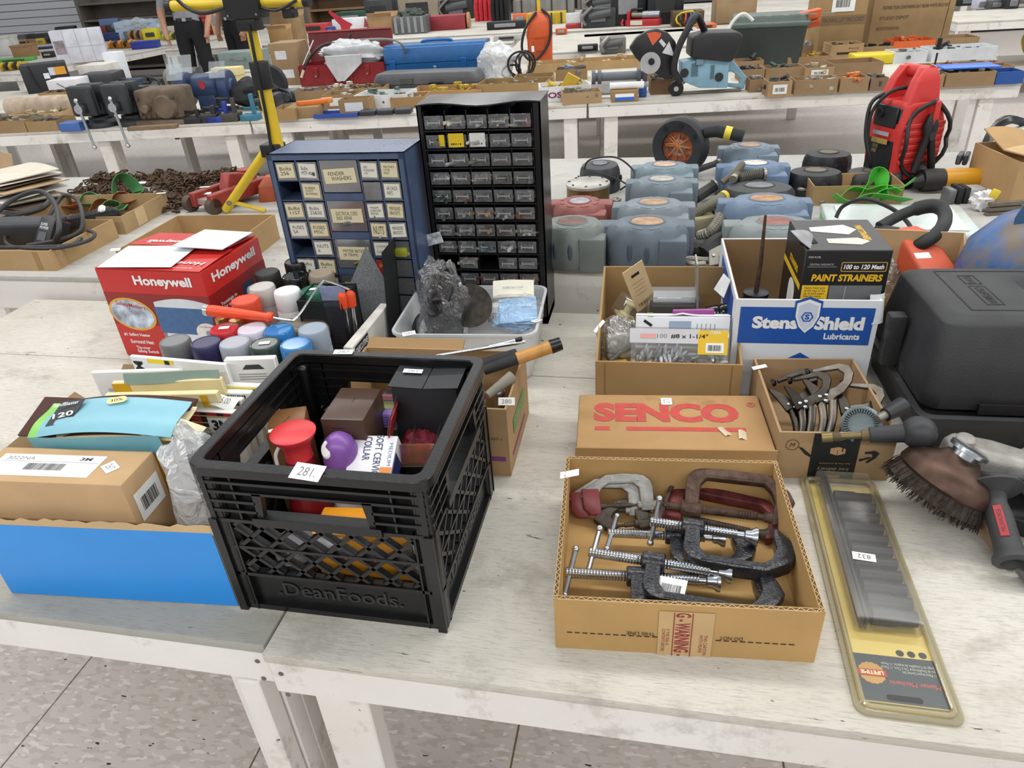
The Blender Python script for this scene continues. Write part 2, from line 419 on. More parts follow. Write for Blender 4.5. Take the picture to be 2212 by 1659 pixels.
for (a, b, c) in ((-.56, -.02, 0), (-.56, -.06, 0), (-.515, -.022, 1), (-.515, -.07, 1)):
    part(tl if c == 0 else tr, 'screw_head', cyl(.004, .001, 10).r('X', 90), m('#6d6c68', .5, .6), (a, (.6045 if c == 0 else .5905), z1 + b - .02))
table('low riser table carrying the chargers, straps and chains', -3.4, -.80, 1.775, 2.98, TZ + .07, (-3.3, -.9), tm=TOPG, ah=.1)
table('low riser table carrying the hose reels and the red jump starter', -.79, 2.6, 1.82, 3.03, TZ + .108, (-.7, 2.5), tm=TOPG, ah=.13)
# third row, turned a few degrees
RZ3 = 6.2
def row3(x, y, z=0):                # local coordinates of the third row -> world
    c, s = math.cos(R(RZ3)), math.sin(R(RZ3)); return Vector((-.49 + x * c - y * s, 4.92 + x * s + y * c, TZ + z))
L3 = (-.49, 4.92)
table('white table carrying the bench vises, motors and the bench grinder', -6.3, -2.32, 0, 1.22, TZ, (-6.1, -4.6, -3.45, -2.5), RZ3, L3)
table('white table with the red and blue metal toolboxes', -2.31, -.01, 0, 1.22, TZ, (-2.1, -.12), RZ3, L3)
table('white table with the cut-off saw and rows of cartons of small parts', 0.0, 2.66, 0, 1.22, TZ, (.15, 2.5), RZ3, L3)
table('white table behind the vises with the black equipment box', -6.3, -2.32, 1.225, 2.44, TZ, (-6.1, -2.5), RZ3, L3, far=True)
table('white table behind the toolboxes', -2.31, -.01, 1.225, 2.44, TZ, (-2.1, -.12), RZ3, L3, far=True)
table('white table behind the cut-off saw under the green tote', 0.0, 3.1, 1.225, 2.75, TZ, (.15, 2.95), RZ3, L3, far=True)
# ================================================================ front table, left half
def edge(p1, p2, z, h=0, base=None):
    """thing frame from the front edge seen at height z: (base point, turn, width)"""
    a, b = at(*p1, z), at(*p2, z); c = (a + b) / 2
    c.z = (TZ + z - h) if base is None else TZ + base
    return c, math.degrees(math.atan2(b.y - a.y, b.x - a.x)), (b - a).length
def F(z, x=0, y=-.0006): return (x, y, z)          # a spot on a front face
FR = (90, 0, 0)
RED = lambda: m('#c32b28', .45, var=.03)
def carton(name, label, e, d, h, mt, cat='box', group=None, bev=.003, seam=True, tape=None):
    loc, rz, w = e
    T = thing(name, label, cat, loc, rz, group)
    part(T, 'body', bevel(box(-w / 2, w / 2, 0, d, 0, h), bev, 2), mt)
    if seam: part(T, 'flap_seam', box(-w / 2 + .004, w / 2 - .004, d / 2 - .0008, d / 2 + .0008, h - .0005, h + .0003), m('#5d4a33', .9))
    return T, w
# ---- blue carton with sanding supplies
T = open_box('carton', 'open carton with a bright blue front holding sandpaper', at(272, 1295, 0) * 1, .397, .36, .155, 3.8, CB('#a58860'), floor=True)
T.location = Vector((-.811, .655, TZ))
part(T, 'blue_print', sheet(.394, .150, 24, 2, lambda u, v: .0004, .0006), m('#2189da', .35, var=.03, scale=6), (0, -.0008, .0765), (90, 0, 0), 'bright blue printed front face')
rng = random.Random(3)
pts = [(-.2 + .4 * i / 30, .004 + rng.uniform(0, .007)) for i in range(31)]
part(T, 'torn_rim', prism([(x, z) for x, z in pts] + [(.2, -.008), (-.2, -.008)], .0012), CB('#b89a70'), (0, -.0004, .156), (90, 0, 0), 'torn cardboard rim')
part(T, 'flap', box(-.198, .10, 0, .003, 0, .07), CB('#7d6445'), (0, .36, .155), (-58, 0, 0))
part(T, 'flap', box(-.003, 0, 0, .2, 0, .05), CB('#8c7150'), (-.1985, .12, .155), (0, -48, 0))
# long 3M carton standing in it
T = thing('carton', 'brown carton with a white 3022NA shipping label', 'box', Vector((-.862, .668, TZ + .006)), 3.5)
part(T, 'body', bevel(box(-.14, .118, 0, .085, 0, .215), .004, 2), CB('#b08f66'))
lb = patch(T, 'shipping_label', .175, .052, m('#e6e5e2', .5, var=.02), (-.034, .040, .2152))
text(lb, '3022NA', m('#75777b', .6), .048, .008, (-.052, .016, .0006)); text(lb, '3M', m('#4c4e55', .6), .020, .008, (.058, .017, .0006), bold=.03)
bars(lb, 'barcode', -.03, .035, -.012, .004, 34, m('#6a6b6e', .6), (0, 0, .0006))
part(lb, 'rule', cbox(.165, .0006, .0002), m('#8a8b90', .6), (0, .0085, .0005))
lot_tag(T, (.075, .04, .2156), (0, 0, -38), '267', .026, .02)
sl = patch(T, 'side_label', .06, .05, WHT(), (.1186, .043, .16), (90, 0, 90))
bars(sl, 'barcode', -.02, .02, -.012, .012, 14, INK(), (0, 0, .0006))
# milky bag beside it
solo('plastic_bag', 'milky plastic bag stuffed with grey pads in the blue carton', 'bag', blob(.095, .10, .27, 3, .28, 26, 18), MILKY(), (-.672, .745, TZ + .006))
solo('sanding_pad', 'grey sanding pad inside the milky plastic bag', 'pad', blob(.06, .06, .11, 5, .2), m('#6d6f70', .9), (-.672, .745, TZ + .03))
# sandpaper sleeve, teal
T = thing('sandpaper_pack', 'teal sandpaper sleeve curling open, marked 120', 'sandpaper', at(234, 944, .222), 1, None, 18, -4); T.scale = (1.12, .74, 1)
def curl(u, v): return .016 * math.sin(u * PI) + .004 * math.sin(v * 5)
part(T, 'sleeve', sheet(.235, .10, 20, 8, curl, .0008), m('#7fb6c6', .45, var=.05, scale=14), (0, .03, .016))
part(T, 'sleeve_back', sheet(.235, .095, 20, 8, lambda u, v: curl(u, v) * .6, .0008), m('#dccfa2', .6, var=.03), (0.004, .03, .004))
part(T, 'abrasive_sheet', sheet(.255, .11, 20, 8, lambda u, v: .02 * math.sin(u * PI * .9) + .02 * max(0, .25 - u) / .25, .003), m('#4b302b', .95, bump=.4, bscale=900), (-.012, .045, -.006))
part(T, 'green_band', sheet(.018, .10, 3, 8, lambda u, v: .001 + .004 * math.sin(v * 5), .0006), m('#83c05a', .5), (-.107, .03, .0185))
part(T, 'black_band', sheet(.045, .07, 4, 6, lambda u, v: .004 * u, .0006), m('#1c1f22', .5), (-.068, .038, .0275), (0, -3, 0))
text(T, '120', WHT(), .034, .014, (-.066, .028, .0335), (0, -3, 18), bold=.02); text(T, 'SandBlaster', m('#eef4f4', .6), .04, .010, (-.072, .058, .034), (0, 0, 16))
for (x, y, s, a) in ((-.018, .006, '30%', 70), (.01, .066, '30%', 15)):
    b = patch(T, 'yellow_burst', .032, .018, m('#e7dd93', .5), (x, y, .0335), (0, 0, a), r=.008); text(b, s, INK(), .02, .008, (0, 0, .0006))
part(T, 'sleeve_front', sheet(.21, .036, 14, 4, lambda u, v: .006 * math.sin(u * 5) + .01 * v, .001), m('#6ba6b6', .45, var=.08, scale=14), (-.005, -.026, .004), (58, 0, 0)); b = patch(T, 'yellow_burst', .03, .02, m('#e7dd93', .5), (-.03, -.031, .010), (58, 0, 0), r=.008); text(b, '30%', INK(), .02, .009, (0, 0, .0006)); patch(T, 'black_panel', .04, .026, INK(), (-.075, -.030, .008), (58, 0, 0)); part(T, 'end_flap', sheet(.045, .04, 4, 4, lambda u, v: -.01 * u, .0008), m('#e3dbb6', .6), (.128, .008, .014), (0, 12, -12))
# upright sleeves
def upright(name, label, cat, p1, p2, z, z0, th, mt, group=None, lean=0, jag=0):
    loc, rz, w = edge(p1, p2, z, 0, z0)
    T = thing(name, label, cat, loc, rz, group, lean)
    h = z - z0
    part(T, 'sleeve', bevel(box(-w / 2, w / 2, 0, th, 0, h), min(.0015, th * .3), 1), mt)
    return T, w, h
CREAM = m('#ddcf9f', .6, var=.03); YEL = m('#d3a21f', .5, var=.03)
T, w, h = upright('sandpaper_pack', 'cream and mustard sleeve reading AUTOMOTIVE SANDPAPER', 'sandpaper', (240, 838), (480, 832), .245, .006, .012, CREAM, None, 6)
patch(T, 'mustard_band', .045, h - .004, YEL, (-w / 2 + .024, -.0006, h / 2), FR)
for x in (.015, .075): patch(T, 'mustard_band', .012, h - .004, YEL, (x, -.0006, h / 2), FR)
text(T, 'AUTOMOTIVE\nSANDPAPER', m('#efe6c4', .6), .075, .015, (-w / 2 + .032, -.0014, h - .055), (90, -90, 0), bold=.02)
for x, s in ((-.03, 'For hand sanding and\nmachine sanding'), (-.002, 'For finishing and sanding')): text(T, s, m('#3a3626', .6), .06, .006, (x, -.0014, h - .055), (90, -90, 0))
T, w, h = upright('sandpaper_pack', 'pale cream sleeve with grey-green sheets sticking out of its top', 'sandpaper', (250, 817), (485, 808), .25, .006, .010, CREAM, None, 4)
part(T, 'abrasive_sheet', sheet(w * .86, .02, 16, 2, lambda u, v: .004 * math.sin(u * 6), .002), m('#869a90', .95, bump=.3, bscale=800), (.01, .005, h + .005), (65, 0, 0))
patch(T, 'yellow_corner', .03, .02, YEL, (-w / 2 + .016, -.0006, h - .011), FR)
T, w, h = upright('sandpaper_pack', 'white sleeve with small grey print behind the mustard sleeve', 'sandpaper', (203, 797), (400, 790), .25, .006, .008, WHT(), None, 3)
bars(T, 'print', -.01, .012, -.02, .02, 9, m('#9a9b9e', .6), (-w / 2 + .04, -.0007, h - .045), (90, 90, 0))
T, w, h = upright('sandpaper_pack', 'white 3M sleeve with a yellow stripe standing at the back', 'sandpaper', (286, 764), (492, 782), .265, .006, .008, m('#e4e4e6', .5, var=.02), None, 2)
patch(T, 'yellow_stripe', .055, .009, m('#e9cf2f', .5), (-w / 2 + .065, -.0006, h - .006), FR); patch(T, 'black_mark', .01, .008, INK(), (-w / 2 + .08, -.0012, h - .0065), FR)
text(T, '3M', INK(), .034, .02, (-w / 2 + .015, -.0007, h - .026), (90, -90, 0), bold=.04)
patch(T, 'red_corner', .012, .006, RED(), (-w / 2 + .003, -.0007, h - .048), FR)
# Imperial Wetordry packs, one behind the other
def wet(p1, p2, z, label, front=False, white=True):
    T, w, h = upright('sandpaper_packet', label, 'sandpaper', p1, p2, z, .006, .014, m('#e4e3df', .55, var=.02), 'white wet-or-dry sandpaper packets')
    if front:
        patch(T, 'plaid_band', w, .03, m('#a8323a', .5), (0, -.0006, h - .016), FR)
        for x in (-.045, -.012, .02): patch(T, 'plaid_stripe', .012, .03, INK(), (x, -.0010, h - .016), FR)
        for z_ in (.008, .022): patch(T, 'plaid_line', w, .0015, m('#e3d28b', .6), (0, -.0014, h - z_), FR)
        b = patch(T, 'badge', .055, .032, WHT(), (w / 2 - .028, -.0016, h - .026), FR)
        text(b, '3M', INK(), .034, .022, (-.004, 0, .0006), bold=.05)
        text(T, 'Imperial Wetordry', INK(), .085, .011, (-w / 2 + .048, -.0008, h - .048), FR, bold=.02); text(T, 'Final Primer', m('#666', .6) if False else m('#66686a', .6), .03, .005, (w / 2 - .02, -.0008, h - .052), FR)
        text(T, 'Auto-Pak Gamme', m('#66686a', .6), .05, .005, (-w / 2 + .03, -.0008, h - .037), FR)
    elif z < .25:
        bars(T, 'barcode', -.03, .035, 0, .006, 16, INK(), (0, -.0007, h - .010), FR)
    return T, w, h
wet((395, 886), (508, 893), .215, 'front white packet reading Imperial Wetordry with a red plaid band', True)
wet((432, 862), (520, 866), .215, 'white packet with a red plaid edge behind the Imperial Wetordry one')
wet((440, 846), (540, 850), .22, 'white sandpaper packet with a handwritten price slip behind the plaid one')
T, w, h = wet((470, 832), (560, 836), .225, 'white packet with a yellow line below the one with the hang hole')
patch(T, 'yellow_line', w, .004, m('#e5d15a', .5), (0, -.0008, h - .003), FR)
T, w, h = wet((482, 778), (592, 774), .262, 'tall white packet with a triangular hang hole')
part(T, 'hang_hole', prism([(-.02, 0), (.02, 0), (.012, .009), (-.012, .009)], .0005), m('#3c3b38', .9), (.004, -.0007, h - .020), FR)
for k in range(3): patch(T, 'print_line', .05, .0015, m('#8f9092', .6), (0, -.0007, h - .030 - k * .005), FR)
p = solo('price_slip', 'crumpled white slip with a handwritten price on the packets', 'paper', sheet(.055, .024, 8, 3, lambda u, v: .005 * math.sin(u * 5), .0006), m('#f2f1ee', .7), at(478, 868, .222), (22, 0, -10))
text(p, '600 15.00', m('#4a4a55', .7), .045, .012, (0, 0, .0065))
# ---- milk crate
PB = m('#0c0d0f', .34, var=.25, scale=20, bump=.15, bscale=200, dirt='#2e3033', dirtlo=.63)
CX0, CX1, CY0, CY1, CH = -.607, -.277, .668, .985, .28
T = thing('milk_crate', 'black plastic milk crate with diamond lattice sides, full of toiletries', 'crate', ((CX0 + CX1) / 2, CY0, TZ))
def crate_side(wd, logo):
    gs = []; a = wd / 2; pn = []
    def b(x0, x1, z0, z1, y0=-.004, y1=.0): gs.append(box(x0, x1, y0, y1, z0, z1))
    b(-a, a, 0, .010, -.010, .002); b(-a, a, .072, .078, -.011, .002); b(-a, a, .126, .131, -.010, .002); b(-a, a, .178, .184, -.012, .002)
    b(-a + .008, a - .008, .010, .072, -.002, .002)
    hw, h0, h1 = .085, .190, .230                      # hand hole
    for k in range(4):
        z0, z1 = .198 + k * .0165, .2025 + k * .0165
        if k < 2: b(-a - .002, -hw, z0, z1, -.013, .002); b(hw, a + .002, z0, z1, -.013, .002)
        else: b(-a - .002, a + .002, z0, z1, -.013, .002)
    b(-a, -hw, .184, .262); b(hw, a, .184, .262); b(-hw, hw, h1, .262); b(-hw, hw, .184, h0)
    for s in (-1, 1):
        gs.append(prism([(s * hw, h0), (s * hw, h1), (s * (hw - .014), h1)], .004).r('X', 90))
        gs.append(prism([(s * (hw + .002), h0 - .004), (s * (hw + .002), h1 + .004), (s * (hw - .012), h1 + .004), (s * (hw - .006), h0 - .004)], .010).r('X', 90).t(0, -.003, 0))
    b(-hw - .01, hw + .01, h0 - .012, h0 + .002, -.016, .004)
    for x in (-.145, -.115, .115, .145): b(x - .0015, x + .0015, .184, .262, -.011, .0)
    for x in (-.15, .15): b(x - .012, x + .012, 0, .262, -.006, .002)
    for x in (-.138, .138, -.163, .163): b(x - .0015, x + .0015, 0, .184, -.011, .002)
    lat = []
    x0, x1, z0, z1 = -.138, .138, .078, .178
    for sl in (1, -1):
        k = -8
        while k < 9:
            xc = k * .045
            P = []
            for z in (z0, z1):
                P.append((xc + sl * (z - (z0 + z1) / 2) * 1.15, z))
            (xa, za), (xb, zb) = P
            def clip(xa, za, xb, zb):
                t0, t1 = 0, 1; dx, dz = xb - xa, zb - za
                for lim, sg in ((x0, 1), (x1, -1)):
                    da, db = sg * (xa - lim), sg * (xb - lim)
                    if da < 0 and db < 0: return None
                    if da < 0: t0 = max(t0, da / (da - db))
                    if db < 0: t1 = min(t1, da / (da - db))
                return (xa + dx * t0, za + dz * t0, xa + dx * t1, za + dz * t1) if t1 - t0 > .02 else None
            q = clip(xa, za, xb, zb)
            if q:
                xa, za, xb, zb = q; d = Vector((xb - xa, 0, zb - za)).normalized(); n = Vector((-d.z, 0, d.x)) * .0028
                A, B = Vector((xa, 0, za)), Vector((xb, 0, zb)); y0, y1 = Vector((0, -.009, 0)), Vector((0, .001, 0))
                lat.append(G([A - n + y0, B - n + y0, B + n + y0, A + n + y0, A - n + y1, B - n + y1, B + n + y1, A + n + y1], [(0, 1, 2, 3), (7, 6, 5, 4), (0, 4, 5, 1), (1, 5, 6, 2), (2, 6, 7, 3), (3, 7, 4, 0)]))
            k += 1
    return total(gs), total(lat)
wx, wy = CX1 - CX0, CY1 - CY0
for (x, y, rz, wd) in ((0, .010, 0, wx - .01), (wx / 2 - .010, wy / 2, 90, wy - .01), (0, wy - .010, 180, wx - .01), (-wx / 2 + .010, wy / 2, -90, wy - .01)):
    s, l = crate_side(wd, 0)
    sp = part(T, 'side_wall', s, PB, (x, y, 0), (0, 0, rz)); part(sp, 'lattice', l, PB)
    if rz in (0, 90):
        text(sp, '.DeanFoods.', m('#2c2d31', .3, var=.05), .20, .026, (0, -.0035, .042), FR, bold=.01, name='raised_lettering')
for sx in (-1, 1):
    for sy in (0, 1):
        part(T, 'corner_post', bevel(box(-.013, .013, -.013, .013, 0, .262), .008, 3), PB, (sx * (wx / 2 - .012), .012 if sy == 0 else wy - .012, 0))
part(T, 'rim', bevel(frame(rrect(wx + .016, wy + .016, .022, 5), rrect(wx - .018, wy - .018, .012, 5), .018), .003, 1), PB, (0, wy / 2, .262))
part(T, 'base_grid', total([box(-wx / 2 + .012, wx / 2 - .012, y - .003, y + .003, .002, .009) for y in [.02 + i * .034 for i in range(9)]] + [box(x - .003, x + .003, .012, wy - .012, .002, .009) for x in [-.14 + i * .035 for i in range(9)]]), PB)
lot_tag(T, (.008, -.004, .2812), (14, 0, -6), '281.', .044, .026)
lot_tag(T, (-.075, wy, .282), (10, 0, 4), '287', .034, .012)
# contents of the crate
def block(name, label, cat, c4, z, h, mt, bev=.003, group=None):
    """box whose top corners (front-left, front-right, back-right) are seen at height z"""
    a, b, c = [at(*q, z) for q in c4[:3]]
    e = (Vector(((a.x + b.x) / 2, (a.y + b.y) / 2, TZ + z - h)), math.degrees(math.atan2(b.y - a.y, b.x - a.x)), (b - a).length)
    n = Vector((-(b.y - a.y), b.x - a.x)).normalized(); d = abs((c - b).xy.dot(n))
    T = thing(name, label, cat, e[0], e[1], group)
    part(T, 'body', bevel(box(-e[2] / 2, e[2] / 2, 0, d, 0, h), bev, 2), mt)
    return T, e[2], d, h
BRN = m('#6a4a30', .3, var=.1, scale=8)
T, w, d, h = block('gift_box', 'light brown box in clear wrap in the milk crate', 'box', [(572, 938), (655, 926), (712, 868)], .232, .218, m('#7b5432', .35, var=.08))
text(T, 'her scent', m('#3a2818', .6), .018, .004, (0, d / 2, h + .0005), (0, 0, 60)); text(T, 'black suede', m('#3a2818', .6), .02, .003, (-.012, -.0007, h - .018), FR)
lot_tag(T, (-w * .25, d * .1, h + .0005), (0, 0, 10), None, .02, .008)
T, w, d, h = block('gift_box', 'dark brown box standing higher in the milk crate', 'box', [(690, 905), (784, 908), (820, 838)], .24, .226, m('#4e3a30', .35, var=.08))
text(T, 'for men', m('#221812', .6), .014, .004, (0, d * .6, h + .0005), (0, 0, 90)); text(T, 'black suede', m('#221812', .6), .02, .003, (-.008, -.0007, h - .016), FR)
T, w, d, h = block('soap_pack', 'purple, green and red soap wrapper in the milk crate', 'soap', [(781, 893), (862, 896), (858, 850)], .20, .03, m('#8f74c4', .45), .006)
patch(T, 'green_band', w - .004, d * .36, m('#7d8038', .5), (0, d * .42, h + .0003)); patch(T, 'red_band', w - .004, d * .3, m('#8c3140', .5), (0, d * .78, h + .0003))
for k in range(4): patch(T, 'print_line', w * .7, .0012, m('#4b3a6e', .6), (0, -.0008, h - .006 - k * .005), FR)
T.location.z = TZ + .17
T, w, d, h = block('black_box', 'plain black carton with closed flaps in the milk crate', 'box', [(843, 838), (986, 842), (1012, 776)], .262, .25, m('#1d1e22', .5, var=.1))
part(T, 'flap', box(-w / 2 - .003, -.001, -.003, d + .002, 0, .002), m('#202226', .5, var=.1), (0, 0, h), (0, 3, 0)); part(T, 'flap', box(.001, w / 2 + .003, -.003, d + .002, 0, .002), m('#202226', .5, var=.1), (0, 0, h), (0, -3, 0))
lot_tag(T, (-w * .26, d * .45, h + .006), (0, 3, 2), '282', .032, .012)
c = at(634, 940, .235); c.z = TZ + .01
T = thing('spray_bottle', 'red plastic bottle with a flared top in the milk crate', 'bottle', c)
part(T, 'body', lathe([(.001, 0), (.033, .002), (.035, .02), (.034, .09), (.028, .13), (.021, .16), (.022, .185)], 24), m('#8d1d24', .3, var=.05))
part(T, 'flared_top', lathe([(.0215, .185), (.0205, .20), (.026, .216), (.034, .226), (.035, .231), (.028, .2345), (.001, .2355)], 28), m('#d0353a', .4, var=.03))
part(T, 'trigger', tube(spline([(-.022, -.012, .21), (-.030, -.014, .195), (-.032, -.014, .175)]), .003, 6), WHT())
part(T, 'neck_label', lathe([(.0356, .02), (.0362, .021), (.0352, .075), (.0345, .076)], 20), m('#e6d9d4', .5))
text(T, 'Glade', m('#7a5050', .6), .03, .010, (0, -.037, .055), FR)
c = at(730, 952, .215); c.z = TZ + .01
T = thing('air_freshener', 'purple domed air freshener with a white button in the milk crate', 'bottle', c)
part(T, 'can', lathe([(.001, 0), (.026, .001), (.0265, .15), (.026, .165)], 24), m('#e2dfe8', .35)); part(T, 'dome', lathe([(.0275, .16), (.0285, .17), (.0275, .19), (.022, .206), (.012, .215), (.001, .218)], 24), m('#7d4f9e', .35, var=.05))
part(T, 'button', lathe([(.001, .004), (.010, .003), (.0125, 0)], 18).s(.8, 1.15, 1), WHT(), (-.012, -.018, .2), (48, -18, 0)); text(T, '90%', m('#2d4b8c', .5), .018, .008, (0, -.0272, .148), FR)
T, w, d, h = block('collar_box', 'white box lettered SOFT CERVICAL COLLAR', 'box', [(742, 1008), (842, 1010), (850, 940)], .19, .04, m('#e9e8ec', .4, var=.02), .002)
T.rotation_euler.x = R(24); T.location.z = TZ + .135
for k, (s, ww) in enumerate((('SOFT CERVICAL', .085), ('COLLAR', .042))):
    text(T, s, m('#3d4567', .5), ww, .012, (.010 - k * .019, d * .5 + (.0 if k == 0 else .018), h + .0006), (0, 0, -88), bold=.01)
text(T, 'MEDIUM', m('#7a84a8', .5), .04, .006, (.029, d * .6, h + .0006), (0, 0, -88))
patch(T, 'orange_corner', .018, .026, m('#e08b3c', .5), (w / 2 - .010, .015, h + .0003)); patch(T, 'blue_side', d * .6, h * .9, m('#27306b', .5), (w / 2 + .0008, d * .35, h / 2), (90, 0, 90))
T = thing('gift_case', 'clear plastic case with red patterned card in the milk crate', 'case', at(895, 1008, .15), 8)
REDP = m('#a3242f', .5, var=.5, scale=70, dirt='#d8505a', dirtlo=.6)
part(T, 'tray', total([box(-.035, .04, -.001, .0, 0, .045), box(-.035, -.034, 0, .09, 0, .045), box(.039, .04, 0, .09, 0, .045), box(-.035, .04, .089, .09, 0, .045), box(-.002, -.001, 0, .09, 0, .045)]), CLEAR())
part(T, 'card', box(-.030, .035, .003, .005, .004, .040), REDP); part(T, 'lid_card', box(0, .002, 0, .075, 0, .045), REDP, (-.037, .004, .045), (0, 14, 0)); part(T, 'lid', box(-.001, 0, -.002, .09, 0, .055), CLEAR(), (-.038, .002, .045), (0, 14, 0))
part(T, 'tissue', blob(.06, .07, .035, 9, .4, 20, 10, 4), m('#8c2a38', .7, var=.4, scale=80), (.003, .05, .0))
T = thing('medicine_box', 'orange-yellow box seen through the crate lattice', 'box', (-.405, .70, TZ + .012), 5)
part(T, 'body', bevel(box(-.07, .07, 0, .06, 0, .13), .003), m('#e0961f', .4, var=.06)); text(T, 'AN', m('#3a2a10', .6), .03, .016, (-.04, -.0007, .10), FR, bold=.03); patch(T, 'white_panel', .05, .03, WHT(), (-.043, -.0005, .11), FR)
T = thing('medicine_box', 'small white box low in the milk crate', 'box', (-.33, .72, TZ + .012), -8)
part(T, 'body', bevel(box(-.02, .022, 0, .05, 0, .12), .002), WHT()); bars(T, 'print_line', -.015, .015, -.01, .01, 6, m('#77797c', .6), (0, -.0007, .09), FR)
T = thing('cosmetic_jar', 'dark glass jar with a gold band low in the milk crate', 'jar', (-.52, .715, TZ + .012))
part(T, 'body', lathe([(.001, 0), (.034, .002), (.035, .06), (.03, .07)], 20), m('#26242a', .2)); part(T, 'band', lathe([(.0355, .045), (.0357, .058)], 20), m('#b08d4e', .3, .8)); part(T, 'lid', cyl(.032, .02, 20), m('#88868c', .4), (0, 0, .07))
for k, (a, b) in enumerate((((775, 815), (860, 800)), ((770, 812), (862, 797)))):
    A, B = at(*a, .205), at(*b, .215); solo('steel_rod', ('thicker brushed steel tube leaning on the black carton', 'thinner brushed steel tube leaning on the black carton')[k], 'rod', tube([A - A, (B - A) * .5, B - A], .0045 - .001 * k, 10), CHROME(), A + Vector((0, .012 * k, 0)), group='steel tubes in the milk crate')
solo('dark_pouch', 'crumpled black pouch at the back of the milk crate', 'pouch', blob(.13, .09, .16, 4, .3), m('#1c1c20', .6, var=.2), (-.50, .93, TZ + .01))
# ================================================================ heater box, spray cans, drawer cabinets, tub
T = thing('heater_box', 'red printed heater box with taped white flaps on top', 'box', Vector((-1.215, 1.415, TZ)), -3)
HW, HD, HH = .305, .255, .245
RD = m('#bf2a25', .4, var=.03); DRD = m('#8f1f1e', .4, var=.1, scale=5)
part(T, 'body', bevel(box(-HW / 2, HW / 2, 0, HD, 0, HH), .003, 2), RD)
patch(T, 'dark_panel', HW - .004, .165, DRD, (0, -.0005, .10), FR); patch(T, 'side_panel_print', HD - .004, .165, DRD, (HW / 2 + .0005, HD / 2, .10), (90, 0, 90))
patch(T, 'red_block', .15, .09, RD, (-.075, -.0009, .05), FR)
text(T, 'Honeywell', WHT(), .165, .032, (.035, -.0012, .215), FR, bold=.035)
text(T, 'Honeywell', WHT(), .19, .030, (HW / 2 + .0012, HD / 2, .215), (90, 0, 90), bold=.035)
p = part(T, 'heater_picture', prism([(-.075, -.07), (.06, -.07), (.085, .075)] + [(.085 - .16 * i / 8, .075 + .012 * math.sin(PI * i / 8)) for i in range(1, 8)] + [(-.075, .075)], .0004), m('#d6dbe2', .4, var=.05), (.065, -.0009, .087), FR)
part(p, 'blue_band', prism([(-.078, -.01), (.075, -.01), (.088, .062), (-.078, .062)], .0003), m('#3f6596', .4, var=.1, scale=60), (0, 0, .0005))
q = part(T, 'badge', prism([(.034 * math.cos(2 * PI * i / 24), .026 * math.sin(2 * PI * i / 24)) for i in range(24)], .0004), m('#e9e4e0', .4), (.125, -.0018, .085), FR)
part(q, 'emblem', cyl(.008, .0003, 16), m('#8b9cb5', .4), (0, -.002, .0005)); text(q, 'True 360 Heating', m('#8f1f1e', .5), .045, .006, (0, .015, .0006))
q = part(T, 'picture_oval', prism([(.068 * math.cos(2 * PI * i / 28), .045 * math.sin(2 * PI * i / 28)) for i in range(28)], .0004), m('#d9a437', .4), (-.085, -.0014, .125), (90, 8, 0))
part(q, 'family_picture', prism([(.062 * math.cos(2 * PI * i / 28), .039 * math.sin(2 * PI * i / 28)) for i in range(28)], .0003), m('#b9c4d4', .5, var=.5, scale=30), (0, 0, .0005))
text(q, 'SafetyMatters', m('#b3272a', .5), .085, .014, (.0, .024, .001), bold=.02)
for k, (s, w_, z) in enumerate((('#1 Selling Heater', .08, .065), ('Surround Heat', .07, .046), ('Tip-over\nSafety Switch', .065, .022))): text(T, s, WHT(), w_, .011 if k < 2 else .022, (-.095 + .008 * k, -.0016, z), FR, bold=.02)
q = patch(T, 'photo_print', .05, .085, m('#2b3c5c', .4, var=.2), (HW / 2 + .001, .16, .115), (90, 0, 90)); part(q, 'dish', cyl(.013, .0003, 18), m('#cfd4e2', .4), (0, .015, .0005)); patch(q, 'stand', .012, .03, m('#cfd4e2', .4), (0, -.012, .0005))
q = patch(T, 'cream_badge', .048, .085, m('#ded9a4', .4), (HW / 2 + .001, .225, .115), (90, 0, 90), r=.015); patch(q, 'red_house', .014, .014, RD, (.008, .002, .0006), (0, 0, 45)); text(q, 'Heats 1 a bedroom', m('#54802f', .5), .04, .008, (0, .028, .0006))
text(T, 'Tecnologia de\ncalor ambiental', WHT(), .075, .02, (HW / 2 + .0012, .075, .14), (90, 0, 90), bold=.01)
for k in range(4): patch(T, 'print_line', .055 - .008 * k, .003, m('#dfc5c2', .5), (HW / 2 + .001, .065, .115 - .009 * k), (90, 0, 90))
WF = m('#d9dde2', .45, var=.04)
part(T, 'flap', bevel(box(-.10, .10, -.075, .055, 0, .002), .0008, 1), WF, (-.04, .075, HH + .0105), (3, 0, 5), 'white taped inner flap')
part(T, 'flap', box(-.15, .15, 0, .14, 0, .002), RD, (0, .0, HH + .001), (2.2, 0, 0))
part(T, 'flap', box(-.15, .15, -.12, 0, 0, .002), RD, (-.005, HD, HH + .002), (-5, 0, 0))
part(T, 'flap', box(-.07, .07, -.075, .075, 0, .002), WF, (.075, .175, HH + .018), (-3, 3, 3), 'white taped inner flap')
text(T, 'Honeywell', m('#f0cfcc', .5), .15, .028, (.06, .045, HH + .0058), (2, 0, 180), bold=.03); text(T, 'SURROUND HEATER', m('#f0cfcc', .5), .12, .008, (.06, .015, HH + .0045), (2, 0, 180))
text(T, 'Honeywell', m('#f0cfcc', .5), .13, .022, (-.05, .165, HH + .0145), (-5, 0, 180), bold=.03)
